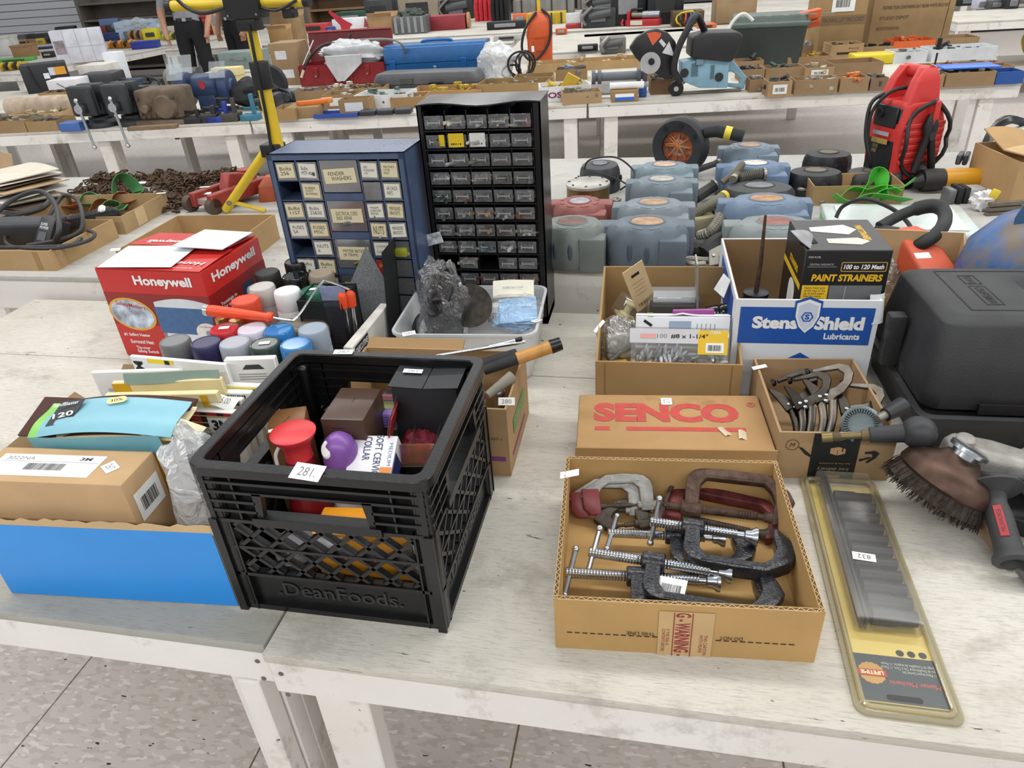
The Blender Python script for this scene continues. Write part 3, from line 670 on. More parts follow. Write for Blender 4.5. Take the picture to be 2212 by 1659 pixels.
# ---- shallow open carton on the riser behind it
T = open_box('carton', 'wide shallow open carton behind the heater box', Vector((-1.435, 1.79, TZ + .07)), .36, .34, .085, 2, CB('#a08258'))
lot_tag(T, (-.178, .0, .088), (20, 0, 10), None, .03, .012); lot_tag(T, (.18, .12, .09), (0, 25, 75), None, .034, .014)
solo('paper_roll', 'white paper roll end in the wide shallow carton', 'roll', cyl(.03, .06, 18).t(0, 0, 0), m('#d8d5cc', .7), (-1.40, 1.98, TZ + .075))
solo('foam_block', 'flat white foam block in the wide shallow carton', 'foam', rbox(.13, .12, .07, .006), m('#d6d1c4', .7), (-1.33, 1.90, TZ + .075))
# ---- spray cans in a low tray
T = open_box('can_tray', 'low cardboard tray under the spray cans', Vector((-.845, 1.105, TZ)), .315, .50, .05, 0, CB('#a08258'), cat='tray')
canm = lathe([(.001, .001), (.031, .001), (.0325, .004), (.0325, .145), (.029, .152), (.0285, .156)], 22)
lidp = [(.0315, .150), (.0322, .152), (.0312, .190), (.0290, .194), (.0265, .1945), (.0255, .1935), (.001, .1935)]
lidg = lathe(lidp, 26)
def can(p, lid, body, label, gloss=.35, tag=None, big=1, mt=None):
    c = at(*p, .195); c.z = TZ + .005
    T = thing('spray_can', label, 'spray can', c, 0, 'spray cans beside the heater box')
    part(T, 'can_body', canm, m(body, .35, var=.04)); part(T, 'can_lid', lidg if big == 1 else lidg.s(big, big, 1), mt or m(lid, gloss, var=.04))
    if tag: lot_tag(T, (0, 0, .1945), (0, 0, 14), None, .022, .012)
    return T
can((378, 738), '#6c6e70', '#585a5c', 'spray can with a matte mid-grey lid')
can((445, 742), '#2c2b52', '#20254c', 'spray can with a navy blue lid')
can((507, 742), '#9fa3ad', '#8f949c', 'spray can with a light grey lid between the navy and dark green ones')
can((572, 745), '#33423d', '#1c2b26', 'spray can with a dark green-grey lid carrying a square sticker', .2, True)
can((638, 745), '#3e7db8', '#2f5f96', 'spray can with a glossy blue lid beside the crate corner', .12)
can((485, 712), '#b5242b', '#a01e24', 'spray can with a red lid carrying a white sticker', .35, True)
can((545, 712), '#cfcbd8', '#b9b8c2', 'spray can with a clear whitish lid', .15)
can((602, 714), '#2f78b5', '#2a5e94', 'spray can with a glossy blue lid behind the front row', .1)
can((676, 712), '#93a0ae', '#8996a4', 'spray can with a slate grey-blue lid', .5)
can((530, 650), '#cf4324', '#b5331c', 'paint can with a wide orange lid', .45, None, 1.05)
can((566, 621), '#b9b2ae', '#a79c98', 'spray can with a cloudy clear lid behind the orange one', .25)
can((620, 630), '#e6e6e8', '#dcdcde', 'spray can with a plain white lid', .3)
can((678, 628), '#1f5f47', '#1b4f3c', 'spray can with a bottle-green lid carrying a sticker', .4, True)
can((577, 590), '#222222', '#1c1c1c', 'spray can with a dull black lid behind the clear one', .5)
can((636, 598), '#141416', '#101012', 'spray can with a glossy black lid', .06)
can((694, 592), '#8d8173', '#6c6459', 'spray can with a tan lid', .4)
can((640, 566), '#1a1a1c', '#151517', 'spray can with a black lid carrying a white sticker', .3, True)
for (px, lab) in (((476, 690), 'small gold-capped bottle below the orange lid'), ((508, 694), 'amber bottle below the roller handle')):
    c = at(*px, .17); c.z = TZ + .005
    T = thing('varnish_bottle', lab, 'bottle', c); part(T, 'bottle', lathe([(.001, 0), (.017, .001), (.018, .11), (.009, .13), (.009, .14)], 16), m('#7a5a26', .2)); part(T, 'cap', cyl(.012, .03, 16), m('#b8975a', .25, .8), (0, 0, .138))
c = at(640, 686, .17); c.z = TZ + .11
solo('flat_bottle', 'flat beige plastic bottle lying across the spray cans', 'bottle', bevel(loft([[(x, y, z) for x, y in rrect(.13 * k, .06 * k, .02 * k)] for z, k in ((0, .9), (.01, 1), (.03, 1), (.04, .88))]), .002, 1), m('#7d7364', .3, var=.08), c + Vector((0, .01, 0)), (0, 0, -4))
# mini roller
A, B, C_, D_, E_ = at(445, 670, .225), at(590, 686, .215), at(632, 692, .205), at(702, 608, .235), at(756, 626, .225)
T = thing('paint_roller', 'mini paint roller with orange handle and bent steel wire', 'paint roller', A)
d = B - A
part(T, 'handle', tube([d * t for t in (0.04, .1, .3, .6, .9, .93, .97, 1)], [.0115, .013, .0125, .0105, .0085, .011, .0115, .008], 14), m('#e2491f', .4, var=.04)); part(T, 'end_cap', tube([d * -.01, d * .05], .0125, 14), CHROME())
part(T, 'wire', tube(spline([B - A - d * .05, C_ - A - Vector((.01, 0, 0)), C_ - A + Vector((.008, .01, .004)), D_ - A - Vector((.006, .012, .002)), D_ - A + Vector((.01, -.003, 0)), E_ - A], 5), .0028, 8), CHROME())
# ---- wire mesh desk organizer with rollers
def mesh_mat():
    if 'mesh' in _mats: return _mats['mesh']
    M = bpy.data.materials.new('wire_mesh'); M.use_nodes = True; nt = M.node_tree; b = nt.nodes['Principled BSDF']; b.inputs['Base Color'].default_value = (.012, .012, .013, 1); b.inputs['Roughness'].default_value = .5
    tc = nt.nodes.new('ShaderNodeTexCoord'); mp = nt.nodes.new('ShaderNodeMapping'); mp.inputs['Scale'].default_value = (330, 330, 330); nt.links.new(tc.outputs['Object'], mp.inputs[0])
    sx = nt.nodes.new('ShaderNodeSeparateXYZ'); nt.links.new(mp.outputs[0], sx.inputs[0])
    o = None
    xy = nt.nodes.new('ShaderNodeMath'); nt.links.new(sx.outputs[0], xy.inputs[0]); nt.links.new(sx.outputs[1], xy.inputs[1])
    for i in (xy.outputs[0], sx.outputs[2]):
        s = nt.nodes.new('ShaderNodeMath'); s.operation = 'FRACT'; nt.links.new(i, s.inputs[0])
        g = nt.nodes.new('ShaderNodeMath'); g.operation = 'LESS_THAN'; g.inputs[1].default_value = .45; nt.links.new(s.outputs[0], g.inputs[0])
        if o is None: o = g.outputs[0]
        else:
            k = nt.nodes.new('ShaderNodeMath'); k.operation = 'MAXIMUM'; nt.links.new(o, k.inputs[0]); nt.links.new(g.outputs[0], k.inputs[1]); o = k.outputs[0]
    nt.links.new(o, b.inputs['Alpha']); _mats['mesh'] = M; return M
T = thing('mesh_organizer', 'black wire mesh desk organizer beside the spray cans', 'organizer', Vector((-.745, 1.36, TZ)), 3)
MM = mesh_mat(); WR = BLK(.4)
for g in (box(-.055, .05, 0, .0006, .0, .20), box(-.055, .05, .1, .1006, 0, .20), box(-.055, -.0544, 0, .1, 0, .20), box(.0494, .05, 0, .1, 0, .20)): part(T, 'mesh_panel', g, MM)
part(T, 'rim_wire', tube([(-.055, 0, .2), (.05, 0, .2), (.05, .1, .2), (-.055, .1, .2)], .0025, 6, True), WR)
for x in (-.055, .05):
    for y in (0, .1): part(T, 'corner_wire', tube([(x, y, 0), (x, y, .2)], .0022, 6), WR)
part(T, 'tall_mesh_panel', prism([(0, 0), (.10, 0), (.10, .17), (.06, .25), (.0, .14)], .0008), m('#74777a', .6, var=.35, scale=420, bump=.8, bscale=700), (.0, .13, .02), (78, 0, 0))
part(T, 'tall_side_panel', box(0, .0008, 0, .11, 0, .27), m('#1f2022', .6, var=.3), (.10, .12, .0), (0, 4, 0)); part(T, 'base_plate', box(-.055, .1, 0, .23, 0, .002), WR)
solo('sheet_of_stickers', 'white and blue sheet standing in the mesh organizer', 'paper', box(-.03, .03, 0, .001, 0, .16), m('#a9b7dd', .5, var=.25, scale=20), Vector((-.735, 1.425, TZ + .06)), (8, 0, 5))
for k, (x, y) in enumerate(((-.715, 1.385), (-.700, 1.395))):
    T = thing('roller_frame', ('roller frame with an orange collar close to the blue sticker sheet', 'roller frame with an orange collar close to the EXECUTIVE carton')[k], 'paint roller', Vector((x, y, TZ + .003)), 0, 'roller frames in the mesh organizer', 4, 6)
    part(T, 'wire', tube([(0, 0, 0), (0, 0, .19)], .0026, 8), CHROME()); part(T, 'wire', tube([(.008, 0, 0), (.004, 0, .18)], .0022, 8), CHROME()); part(T, 'collar', lathe([(.006, .175), (.011, .18), (.011, .21), (.007, .215)], 14), m('#d9491f', .4))
# ---- blue drawer cabinet
def drawer_mesh(w, h, d=.06): return total([box(-w / 2, w / 2, -.001, 0, 0, h), box(-w / 2, -w / 2 + .0015, 0, d, 0, h * .9), box(w / 2 - .0015, w / 2, 0, d, 0, h * .9), box(-w / 2, w / 2, 0, d, 0, .0015)])
BC = m('#4a5a78', .27, var=.08, dirt='#8b9bb0', dirtlo=.72); BCD = m('#2c3850', .5)
X0, X1, ZT, YB = -.935, -.585, .472, 1.595
W_ = X1 - X0
T = thing('drawer_cabinet', 'blue steel parts cabinet with handwritten cream drawer labels', 'cabinet', Vector(((X0 + X1) / 2, YB, TZ)), -1)
part(T, 'shell', total([box(-W_ / 2, W_ / 2, 0, .155, ZT - .003, ZT), box(-W_ / 2, -W_ / 2 + .003, 0, .155, 0, ZT), box(W_ / 2 - .003, W_ / 2, 0, .155, 0, ZT), box(-W_ / 2, W_ / 2, .152, .155, 0, ZT), box(-W_ / 2, W_ / 2, 0, .155, 0, .02),
      box(-W_ / 2, -W_ / 2 + .014, 0, .01, 0, ZT), box(W_ / 2 - .014, W_ / 2, 0, .01, 0, ZT), box(-W_ / 2, W_ / 2, 0, .01, ZT - .014, ZT)]), BC)
cols = [(-.158, -.094), (-.092, -.028), (-.026, .06), (.062, .11), (.112, .16)]
cols = [(-.159, -.104), (-.102, -.047), (-.043, .057), (.060, .108), (.110, .159)]
NR = 9; rh = (ZT - .014 - .02) / NR
part(T, 'divider', total([box(-W_ / 2 + .01, W_ / 2 - .01, .004, .15, ZT - .014 - rh * k - .0025, ZT - .014 - rh * k) for k in range(1, NR)] + [box(x - .0015, x + .0015, .004, .15, .02, ZT - .014) for x in (-.103, -.045, .0585, .109)]), BC)
LBL = m('#ded3ae', .6, var=.04); LBW = m('#e2dfd2', .6, var=.03); LBI = m('#2b2a28', .7)
TX = {(0, 0): 'Bolts\n256', (0, 1): 'Bulbs\nMTP-40A', (0, 3): 'HD\nFLASHER\n12V', (0, 4): 'MILITARY\nLYCR\nMISC', (1, 1): 'RUBBER\nFOOT\nBUMPERS', (1, 4): 'AIR CHUCK\nPARTS', (2, 0): 'Bulbs\n1157', (2, 1): 'Bulbs\n23&30', (2, 3): 'TRIM\nDRIVE\nPINS', (2, 4): 'MINI BLIND\nBRACKETS', (3, 0): 'FUSES\n5A', (3, 1): 'FUSES\nMISC', (3, 3): 'NUTS', (3, 4): 'MINI BLIND\nBRACKETS', (4, 1): 'NUTS\n6', (4, 3): 'S-HOOKS\n+\nCHAIN', (5, 0): 'Bulbs\n67', (5, 1): 'Bulbs\n10', (6, 0): 'Bulbs\n194', (6, 1): 'Bulbs\n1895', (6, 3): 'REAR VIEW\nMIRROR\nPOSITION'}
CL = CLEAR()
SMK = film('smoked_plastic', (.75, .76, .78, 1), .25, .12)
cols_c = ['#6b5f55', '#8d8f90', '#3c3a38', '#a39a86', '#58606a', '#7a4a3a', '#9a9d70', '#4a5a4a', '#b0b4b8']
rd = random.Random(11)
def fill(par, w, h, d=.05, n=7, pal=None, z=.002):
    """loose little parts heaped in a drawer or tray, one pile"""
    gs = []
    for k in range(n):
        s = rd.uniform(.14, .3) * min(w, .05); L = s * rd.uniform(1.2, 3)
        g = cyl(s * .35, L, 6).r('Y', 90).r('Z', rd.uniform(0, 360)) if rd.random() < .6 else cbox(s, s * .7, s * .5).r('Z', rd.uniform(0, 90))
        gs.append(g.t(rd.uniform(-.36, .36) * w, rd.uniform(.15, .8) * d, z + s * .3 + rd.uniform(0, .45) * h * .5))
    o = part(par, 'contents', total(gs), m(rd.choice(pal or cols_c), .45, rd.choice((0, .6, .9)), var=.3, scale=60)); o['kind'] = 'stuff'; return o
for r in range(NR):
    for c, (a, b) in enumerate(cols):
        z0 = ZT - .014 - rh * (r + 1)
        if c == 2:
            if r % 2: continue
            hh = rh * 1.55; z0 = ZT - .014 - rh * r - hh - .003
            if r == 8: continue
        else: hh = rh - .006
        if (r, c) in ((1, 0), (4, 0)): continue
        if c == 2: part(T, 'blue_ledge', box(a, b, .002, .01, z0 - rh * .38, z0 - .002), BC)
        D_ = part(T, 'drawer', drawer_mesh(b - a - .004, hh), SMK, ((a + b) / 2, .003, z0 + .001))
        fill(D_, b - a - .01, hh)
        if (r, c) in TX or c == 2:
            big = {0: 'FENDER\n  WASHERS', 2: 'ELECTRICAL CORD\nENDS  REPAIR', 4: 'MITER BITES\n(4 TRIM)'}
            s = big.get(r) if c == 2 else TX[(r, c)]
            lw, lhh = ((b - a) * .82, hh * .46) if c == 2 else ((b - a) * .8, hh * .78)
            L = patch(D_, 'drawer_label', lw, lhh, LBL if (r + c) % 2 == 0 else LBW, (0.0, -.0016, hh * .52), (90, rd.uniform(-3, 3), 0))
            if s: text(L, s, LBI, lw * .7, lhh * .6, (0, 0, .0006))
        elif (r, c) == (5, 3):
            L = patch(D_, 'red_card', (b - a) * .85, hh * .85, RED(), (0, -.0016, hh * .5), FR); text(L, '5018', m('#e6c23a', .5), .028, .010, (0, .006, .0006), bold=.02)
        elif (r, c) == (4, 4): part(D_, 'yellow_beads', rbox((b - a) * .7, .03, hh * .55, .006), m('#98a02f', .4), (0, .005, .003))
# ---- black drawer cabinet
X0, X1, ZT, YB = -.572, -.278, .556, 1.683
W_ = X1 - X0
BK = m('#131416', .28, var=.1, dirt='#c4c6c8', dirtlo=.80, scale=30); 
T = thing('drawer_cabinet', 'tall black steel parts cabinet with rows of clear drawers', 'cabinet', Vector(((X0 + X1) / 2, YB, TZ)), 0)
part(T, 'shell', total([box(-W_ / 2, -W_ / 2 + .003, 0, .125, 0, ZT), box(W_ / 2 - .003, W_ / 2, 0, .125, 0, ZT), box(-W_ / 2, W_ / 2, .122, .125, 0, ZT), box(-W_ / 2, W_ / 2, 0, .12, 0, .02), box(-W_ / 2, -W_ / 2 + .012, 0, .008, 0, ZT), box(W_ / 2 - .016, W_ / 2, 0, .008, 0, ZT)]), BK)
part(T, 'lid', sheet(W_ + .004, .132, 10, 4, lambda u, v: .004 * math.sin(u * 9) * (1 - v) - .003 * (1 - v), .003), m('#2b2c2f', .18, .3, var=.15, dirt='#d8dadc', dirtlo=.72, scale=12), (0, .062, ZT + .003), (0, 0, 0))
NR = 12; rh = (ZT - .012 - .02) / NR; cw = (W_ - .034) / 5
part(T, 'divider', total([box(-W_ / 2 + .01, W_ / 2 - .012, .001, .12, ZT - .012 - rh * k - .003, ZT - .012 - rh * k) for k in range(1, NR + 1)] + [box(-W_ / 2 + .014 + cw * k - .001, -W_ / 2 + .014 + cw * k + .001, .006, .12, .02, ZT - .012) for k in range(6)]), m('#0f1012', .4, dirt='#b9bbbd', dirtlo=.76, scale=40))
dm = drawer_mesh(cw - .005, rh - .010, .05)
front = mesh(bevel(box(-cw / 2 + .002, cw / 2 - .002, -.004, 0, .001, rh - .012), .003, 2), film('drawer_front', (.84, .85, .86, 1), .22, .05), True, 'drawer_front')
pullm = mesh(total([box(-cw * .3, cw * .3, -.006, -.004, rh * .34, rh * .34 + .003), box(-cw * .3, -cw * .26, -.006, -.004, rh * .25, rh * .5), box(cw * .26, cw * .3, -.006, -.004, rh * .25, rh * .5)]), film('drawer_pull', (.8, .8, .78, 1), .4, .35), False, 'drawer_pull')
ov = {(0, 4): '#8c2530', (1, 0): '#5a5440', (4, 0): '#2f5a40', (4, 1): '#6b4a3a', (5, 2): '#b98d5a', (7, 2): '#7d93a6', (7, 4): '#8aa0a8', (8, 0): None, (8, 2): None, (9, 1): '#3c3a63', (9, 0): '#5a2a2a', (9, 2): '#6b2a22', (10, 0): '#703030'}
for r in range(NR - 1):
    for c in range(5):
        if (r, c) in ((8, 0), (8, 2), (9, 0)): continue
        D_ = part(T, 'drawer', front, None, (-W_ / 2 + .014 + cw * (c + .5), .003, ZT - .012 - rh * (r + 1) + .002))
        part(D_, 'drawer_pull', pullm, None)
        col = ov.get((r, c))
        fill(D_, cw * .9, rh * 1.3, .03, 12, [col] if col else ['#a9abac', '#c3c5c4', '#8b8a86', '#dcdcd8', '#75736f', '#cbbfa6', '#9a6a4c'])
        if (r, c) in ((1, 1), (1, 2)):
            L = patch(D_, 'card_pack', cw * .72, rh * .72, m('#e0bf1d' if c == 1 else '#d9d9d2', .5), (-.001, -.0065, rh * .45), FR); bars(L, 'print', -cw * .25, cw * .25, -rh * .25, -rh * .15, 6, INK(), (0, 0, .0006))
        if (r, c) == (1, 0): patch(D_, 'yellow_strip', cw * .25, rh * .6, m('#e0bf1d', .5), (cw * .3, -.0065, rh * .45), FR)
patch(T, 'worn_sticker', .045, .03, m('#c9d2e4', .5, var=.5, scale=60), (-W_ / 2 + .006, -.003, .235), (90, -14, 0))
# ---- white EXECUTIVE carton edge and translucent tub
A, B = at(742, 750, .125), at(846, 628, .125); v = B - A
T = thing('white_carton', 'white slim carton lettered EXECUTIVE leaning beside the tub', 'box', Vector((A.x + .012, A.y, TZ)), math.degrees(math.atan2(v.y, v.x)), None, 4)
L = v.length
part(T, 'body', bevel(box(0, L, .0, .022, 0, .125), .002, 1), m('#d9d6ce', .6, var=.05)); pch = patch(T, 'black_panel', .075, .028, INK(), (.050, -.0006, .105), FR); text(pch, 'EXECUTIVE', WHT(), .068, .016, (0, 0, .0006), bold=.02)
TX0, TX1, TY0, TY1 = -.60, -.262, 1.365, 1.645
T = thing('plastic_tub', 'translucent plastic tub holding a bag of cord, a disc and masks', 'tub', Vector(((TX0 + TX1) / 2, (TY0 + TY1) / 2, TZ)), 3)
w, d = TX1 - TX0, TY1 - TY0
rings = [[(x * k, y * k, z) for x, y in rrect(w, d, .03, 5)] for k, z in ((.88, .001), (.9, .008), (.97, .115), (1.0, .118), (1.0, .124), (.965, .124), (.955, .115), (.885, .012))]
part(T, 'shell', loft(rings, False), FROST()); part(T, 'base', prism([(x * .885, y * .885) for x, y in rrect(w, d, .03, 5)], .004), FROST(), (0, 0, .006))
lot_tag(T, (-w * .36, -d / 2 + .003, .125), (12, 0, 24), '284', .03, .014); lot_tag(T, (w * .48, -d * .25, .126), (0, 14, 68), '286', .032, .014)
T0 = Vector(((TX0 + TX1) / 2, (TY0 + TY1) / 2, TZ + .012))
solo('cord_coil', 'coiled black cord inside the clear bag in the tub', 'cord', total([tube(spline([((.028 + .008 * math.sin(k * 2.1)) * math.cos(a), (.034 + .004 * k % 3) * .7 * math.sin(a), .06 + .04 * math.sin(a + k)) for a in [2 * PI * i / 10 for i in range(10)]], 3, True), .0065, 7, True).r('X', 20 * math.sin(k * 3)).t(0, 0, .011 * k - .03) for k in range(9)] + [blob(.10, .075, .16, 12, .35, 24, 16, 2.2).t(0, 0, -.065)]), m('#1b1c1e', .5, var=.3, scale=60, bump=.6, bscale=160), T0 + Vector((-.062, -.03, .07)))
solo('plastic_bag', 'crinkled clear bag around black cord sticking out of the tub', 'bag', blob(.125, .10, .235, 12, .4, 34, 26, 2.0), BAG(), T0 + Vector((-.062, -.035, 0)))
c = at(1012, 668, .135)
T = thing('grinding_disc', 'dark round grinding disc standing in the tub', 'disc', c + Vector((.0, .02, 0)), 14, None, 66)
part(T, 'disc', lathe([(.006, 0), (.052, 0), (.052, .004), (.006, .004)], 36), m('#3a352f', .9, var=.35, scale=70, bump=.4, bscale=500, dirt='#5d4a38', dirtlo=.6)); part(T, 'hub', lathe([(.004, -.001), (.010, -.001), (.010, .005), (.004, .005)], 18), m('#2c2926', .8))
T = thing('mask_pack', 'clear pack of pale blue folded masks in the tub', 'masks', at(1110, 690, .09), 8, None, 28)
for k in range(4): part(T, 'mask', sheet(.09, .07, 10, 5, lambda u, v, k=k: .003 * math.sin(v * 18 + k), .001), m('#8fb8dc', .8, var=.08), (.004 * k, .003 * k, .006 + .006 * k), (0, 0, 6 * k - 14))
part(T, 'wrapper', blob(.14, .11, .05, 21, .25, 24, 12), BAG(), (.004, .008, -.006)); part(T, 'header', sheet(.10, .045, 6, 3, lambda u, v: .004 * math.sin(u * 4), .0006), m('#d6d3c4', .6), (0, .07, .03), (15, 0, 0)); text(T, 'KN95 face mask', m('#8b9098', .6), .05, .005, (0, .07, .037), (15, 0, 0))
T = thing('white_box', 'white box lettered IMP in the tub behind the disc', 'box', T0 + Vector((.035, .065, 0)), 4)
part(T, 'body', rbox(.13, .06, .085, .003), m('#d5d4d0', .6)); text(T, 'IMPACT', m('#55575c', .6), .07, .018, (.01, -.0305, .068), FR)
solo('respirator', 'black rubber respirator edge in the tub', 'respirator', tube(spline([(-.02, 0, 0), (-.035, .01, .04), (-.02, .02, .075), (.01, .02, .08)], 6), .009, 10), RUB(), T0 + Vector((-.115, -.02, .01)))
# ---- carton of hand tools behind the crate
T = open_box('carton', 'torn open carton of hand tools behind the milk crate', Vector((-.425, 1.03, TZ)), .345, .22, .15, 1, CB('#9a7b54'))
part(T, 'flap', box(-.17, .04, 0, .004, 0, .028), CB('#8f7049'), (0, .22, .15), (-70, 0, 0))
bl = patch(T, 'green_print', .12, .03, m('#4e8a4a', .6), (.1733, .11, .08), (90, 0, 90)); text(bl, 'FRESH', m('#a58860', .6), .09, .02, (0, 0, .0006)); patch(T, 'purple_print', .03, .01, m('#7a3f78', .6), (.15, -.0006, .04), FR); patch(T, 'purple_print', .14, .006, m('#7a3f78', .6), (.1733, .10, .03), (90, 0, 90)); text(T, '047-1', m('#5b4630', .7), .02, .006, (.15, -.0007, .085), FR)
lot_tag(T, (.17, .02, .155), (60, 0, 5), '280', .03, .014)
def bar(name, label, cat, pts, parts_, group=None):
    """hand tool along a straight line: parts (t0,t1,r0,r1,mat,name,flat)"""
    A, B = pts; T = thing(name, label, cat, A, 0, group); d = B - A
    for (t0, t1, r0, r1, mt, nm, flat) in parts_:
        g = tube([d * t0, d * (t0 + .02 * (t1 - t0)), d * (t0 + t1) * .5, d * (t1 - .02 * (t1 - t0)), d * t1], [r0 * .8, r0, (r0 + r1) / 2, r1, r1 * .8], 12)
        part(T, nm, g, mt)
    return T
WOODH = m('#c08a45', .45, var=.15, scale=10, stretch=(6, 1, 1))
bar('square_tool', 'black handle with a varnished wood inlay sticking out of the tool carton', 'tool', (at(1045, 800, .17), at(1212, 742, .20)), [(0, .45, .010, .011, RUB(), 'grip', 0), (.42, .88, .0125, .0125, WOODH, 'wood_inlay', 0), (.86, 1, .014, .013, BLK(.3), 'end_band', 0)])
bar('pry_tool', 'black dotted rubber grip in the tool carton', 'tool', (at(1038, 790, .165), at(1118, 765, .18)), [(0, 1, .013, .012, RUB(), 'grip', 0)])
bar('steel_rule', 'bright steel bar lying across the tool carton', 'rod', (at(925, 772, .155), at(1135, 738, .185)), [(0, 1, .004, .004, CHROME(), 'bar', 0)])
bar('steel_rule', 'second steel bar with a dark tip across the tool carton', 'rod', (at(990, 765, .16), at(1128, 732, .19)), [(0, .9, .0035, .0035, CHROME(), 'bar', 0), (.9, 1, .005, .005, BLK(), 'tip', 0)])
bar('squeegee', 'grey worn squeegee handle in the tool carton', 'squeegee', (at(1052, 855, .14), at(1108, 812, .16)), [(0, 1, .008, .012, m('#8f8a7c', .7, var=.15), 'handle', 0)])
for k in range(6):
    p = Vector((-.55 + .05 * k, 1.10 + .05 * (k % 2), TZ + .02))
    bar('hand_tool', ['black screwdriver low in the tool carton', 'rusty chisel low in the tool carton', 'grey file low in the tool carton', 'purple-handled scraper low in the tool carton', 'black pliers low in the tool carton', 'steel wrench low in the tool carton'][k], 'tool', (p, p + Vector((.05 * math.cos(k), .04 * math.sin(k * 2), .11))), [(0, .5, .004, .004, STEEL(), 'shaft', 0), (.5, 1, .009, .011, [BLK(), RUST(), m('#6d6f70', .6), m('#6b3a68', .5), BLK(), STEEL()][k], 'handle', 0)])
# ================================================================ front table, right half
TAN = CB('#ad8750'); TANI = CB('#a07a42')
# ---- carton of C-clamps
def corrug(L, t=.0042, n=None):
    """flute strip: two liners and a zigzag between, seen from above"""
    n = n or int(L / .006); g = [box(0, L, 0, .0006, 0, .0015), box(0, L, t - .0006, t, 0, .0015)]
    for i in range(n):
        x = L * i / n; w = L / n; a, b = (.0006, t - .0006) if i % 2 else (t - .0006, .0006)
        g.append(G([(x, a, 0), (x + w, b, 0), (x + w + .0012, b, 0), (x + .0012, a, 0), (x, a, .0013), (x + w, b, .0013), (x + w + .0012, b, .0013), (x + .0012, a, .0013)], [(0, 3, 2, 1), (4, 5, 6, 7), (0, 1, 5, 4), (2, 3, 7, 6), (1, 2, 6, 5), (3, 0, 4, 7)]))
    return total(g)
CW, CD, CHH = .348, .318, .097
BXO = Vector((.057, .672, TZ))
T = open_box('carton', 'shallow open carton full of C-clamps with a WARNING seal tape', BXO, CW, CD, CHH, 4, TAN, th=.006)
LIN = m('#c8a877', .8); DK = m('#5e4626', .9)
for (L, loc, rz) in ((CW, (-CW / 2, .0, CHH), 0), (CW, (-CW / 2, CD - .0065, CHH), 0), (CD, (-CW / 2 + .006, 0, CHH), 90), (CD, (CW / 2 - .0005, 0, CHH), 90)):
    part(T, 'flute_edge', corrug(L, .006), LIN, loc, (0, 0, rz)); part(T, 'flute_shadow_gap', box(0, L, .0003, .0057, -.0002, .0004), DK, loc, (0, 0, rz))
tp = patch(T, 'seal_tape', .072, .088, m('#c0a071', .5, var=.06), (.002, -.0008, .042), FR, .0006)
part(tp, 'torn_end', prism([(-.036, 0)] + [(-.036 + .072 * i / 12, -.006 - .006 * math.sin(i * 2.4)) for i in range(13)] + [(.036, 0)], .0006), m('#c0a071', .5, var=.06), (0, -.044, 0))
CRM = m('#8e2f36', .6)
text(tp, 'G - WARNING -', CRM, .085, .020, (-.004, .0, .0009), (0, 0, -90), bold=.03)
for x in (-.016, .008): patch(tp, 'red_rule', .0012, .085, CRM, (x, 0, .0008))
text(tp, 'IF THIS SEAL IS\nCONTENTS BEFORE', CRM, .045, .010, (-.026, -.012, .0009), (0, 0, -90)); text(tp, 'THIS CARTON\nWITH PILFER', CRM, .04, .011, (.024, -.018, .0009), (0, 0, -90))
DSH = m('#2c2417', .8)
part(T, 'dashed_line', total([box(-.157 + k * .0105, -.150 + k * .0105, -.0011, -.0004, .0335, .0347) for k in range(29) if not 11.2 < k < 18.5]), DSH)['kind'] = 'stuff'
text(T, 'THIS LINE', DSH, .038, .0065, (-.057, -.0011, .0395), (90, 180, 0)); text(T, 'DO NOT', DSH, .030, .0065, (.062, -.0011, .0395), (90, 180, 0))
lot_tag(T, (-CW / 2 + .008, CD - .05, CHH + .002), (0, -14, 2), None, .032, .017)
ENA = m('#26272c', .18, var=.25, scale=90, bump=.5, bscale=260); ZN = m('#b9bfc6', .22, .95, var=.08, scale=50)
def screw(L, r, pitch=.0045, n=12):
    pr = []
    k = int(L / pitch * 2)
    for i in range(k + 1): pr.append((r if i % 2 else r * .84, L * i / k))
    return lathe(pr, n).r('Y', 90)
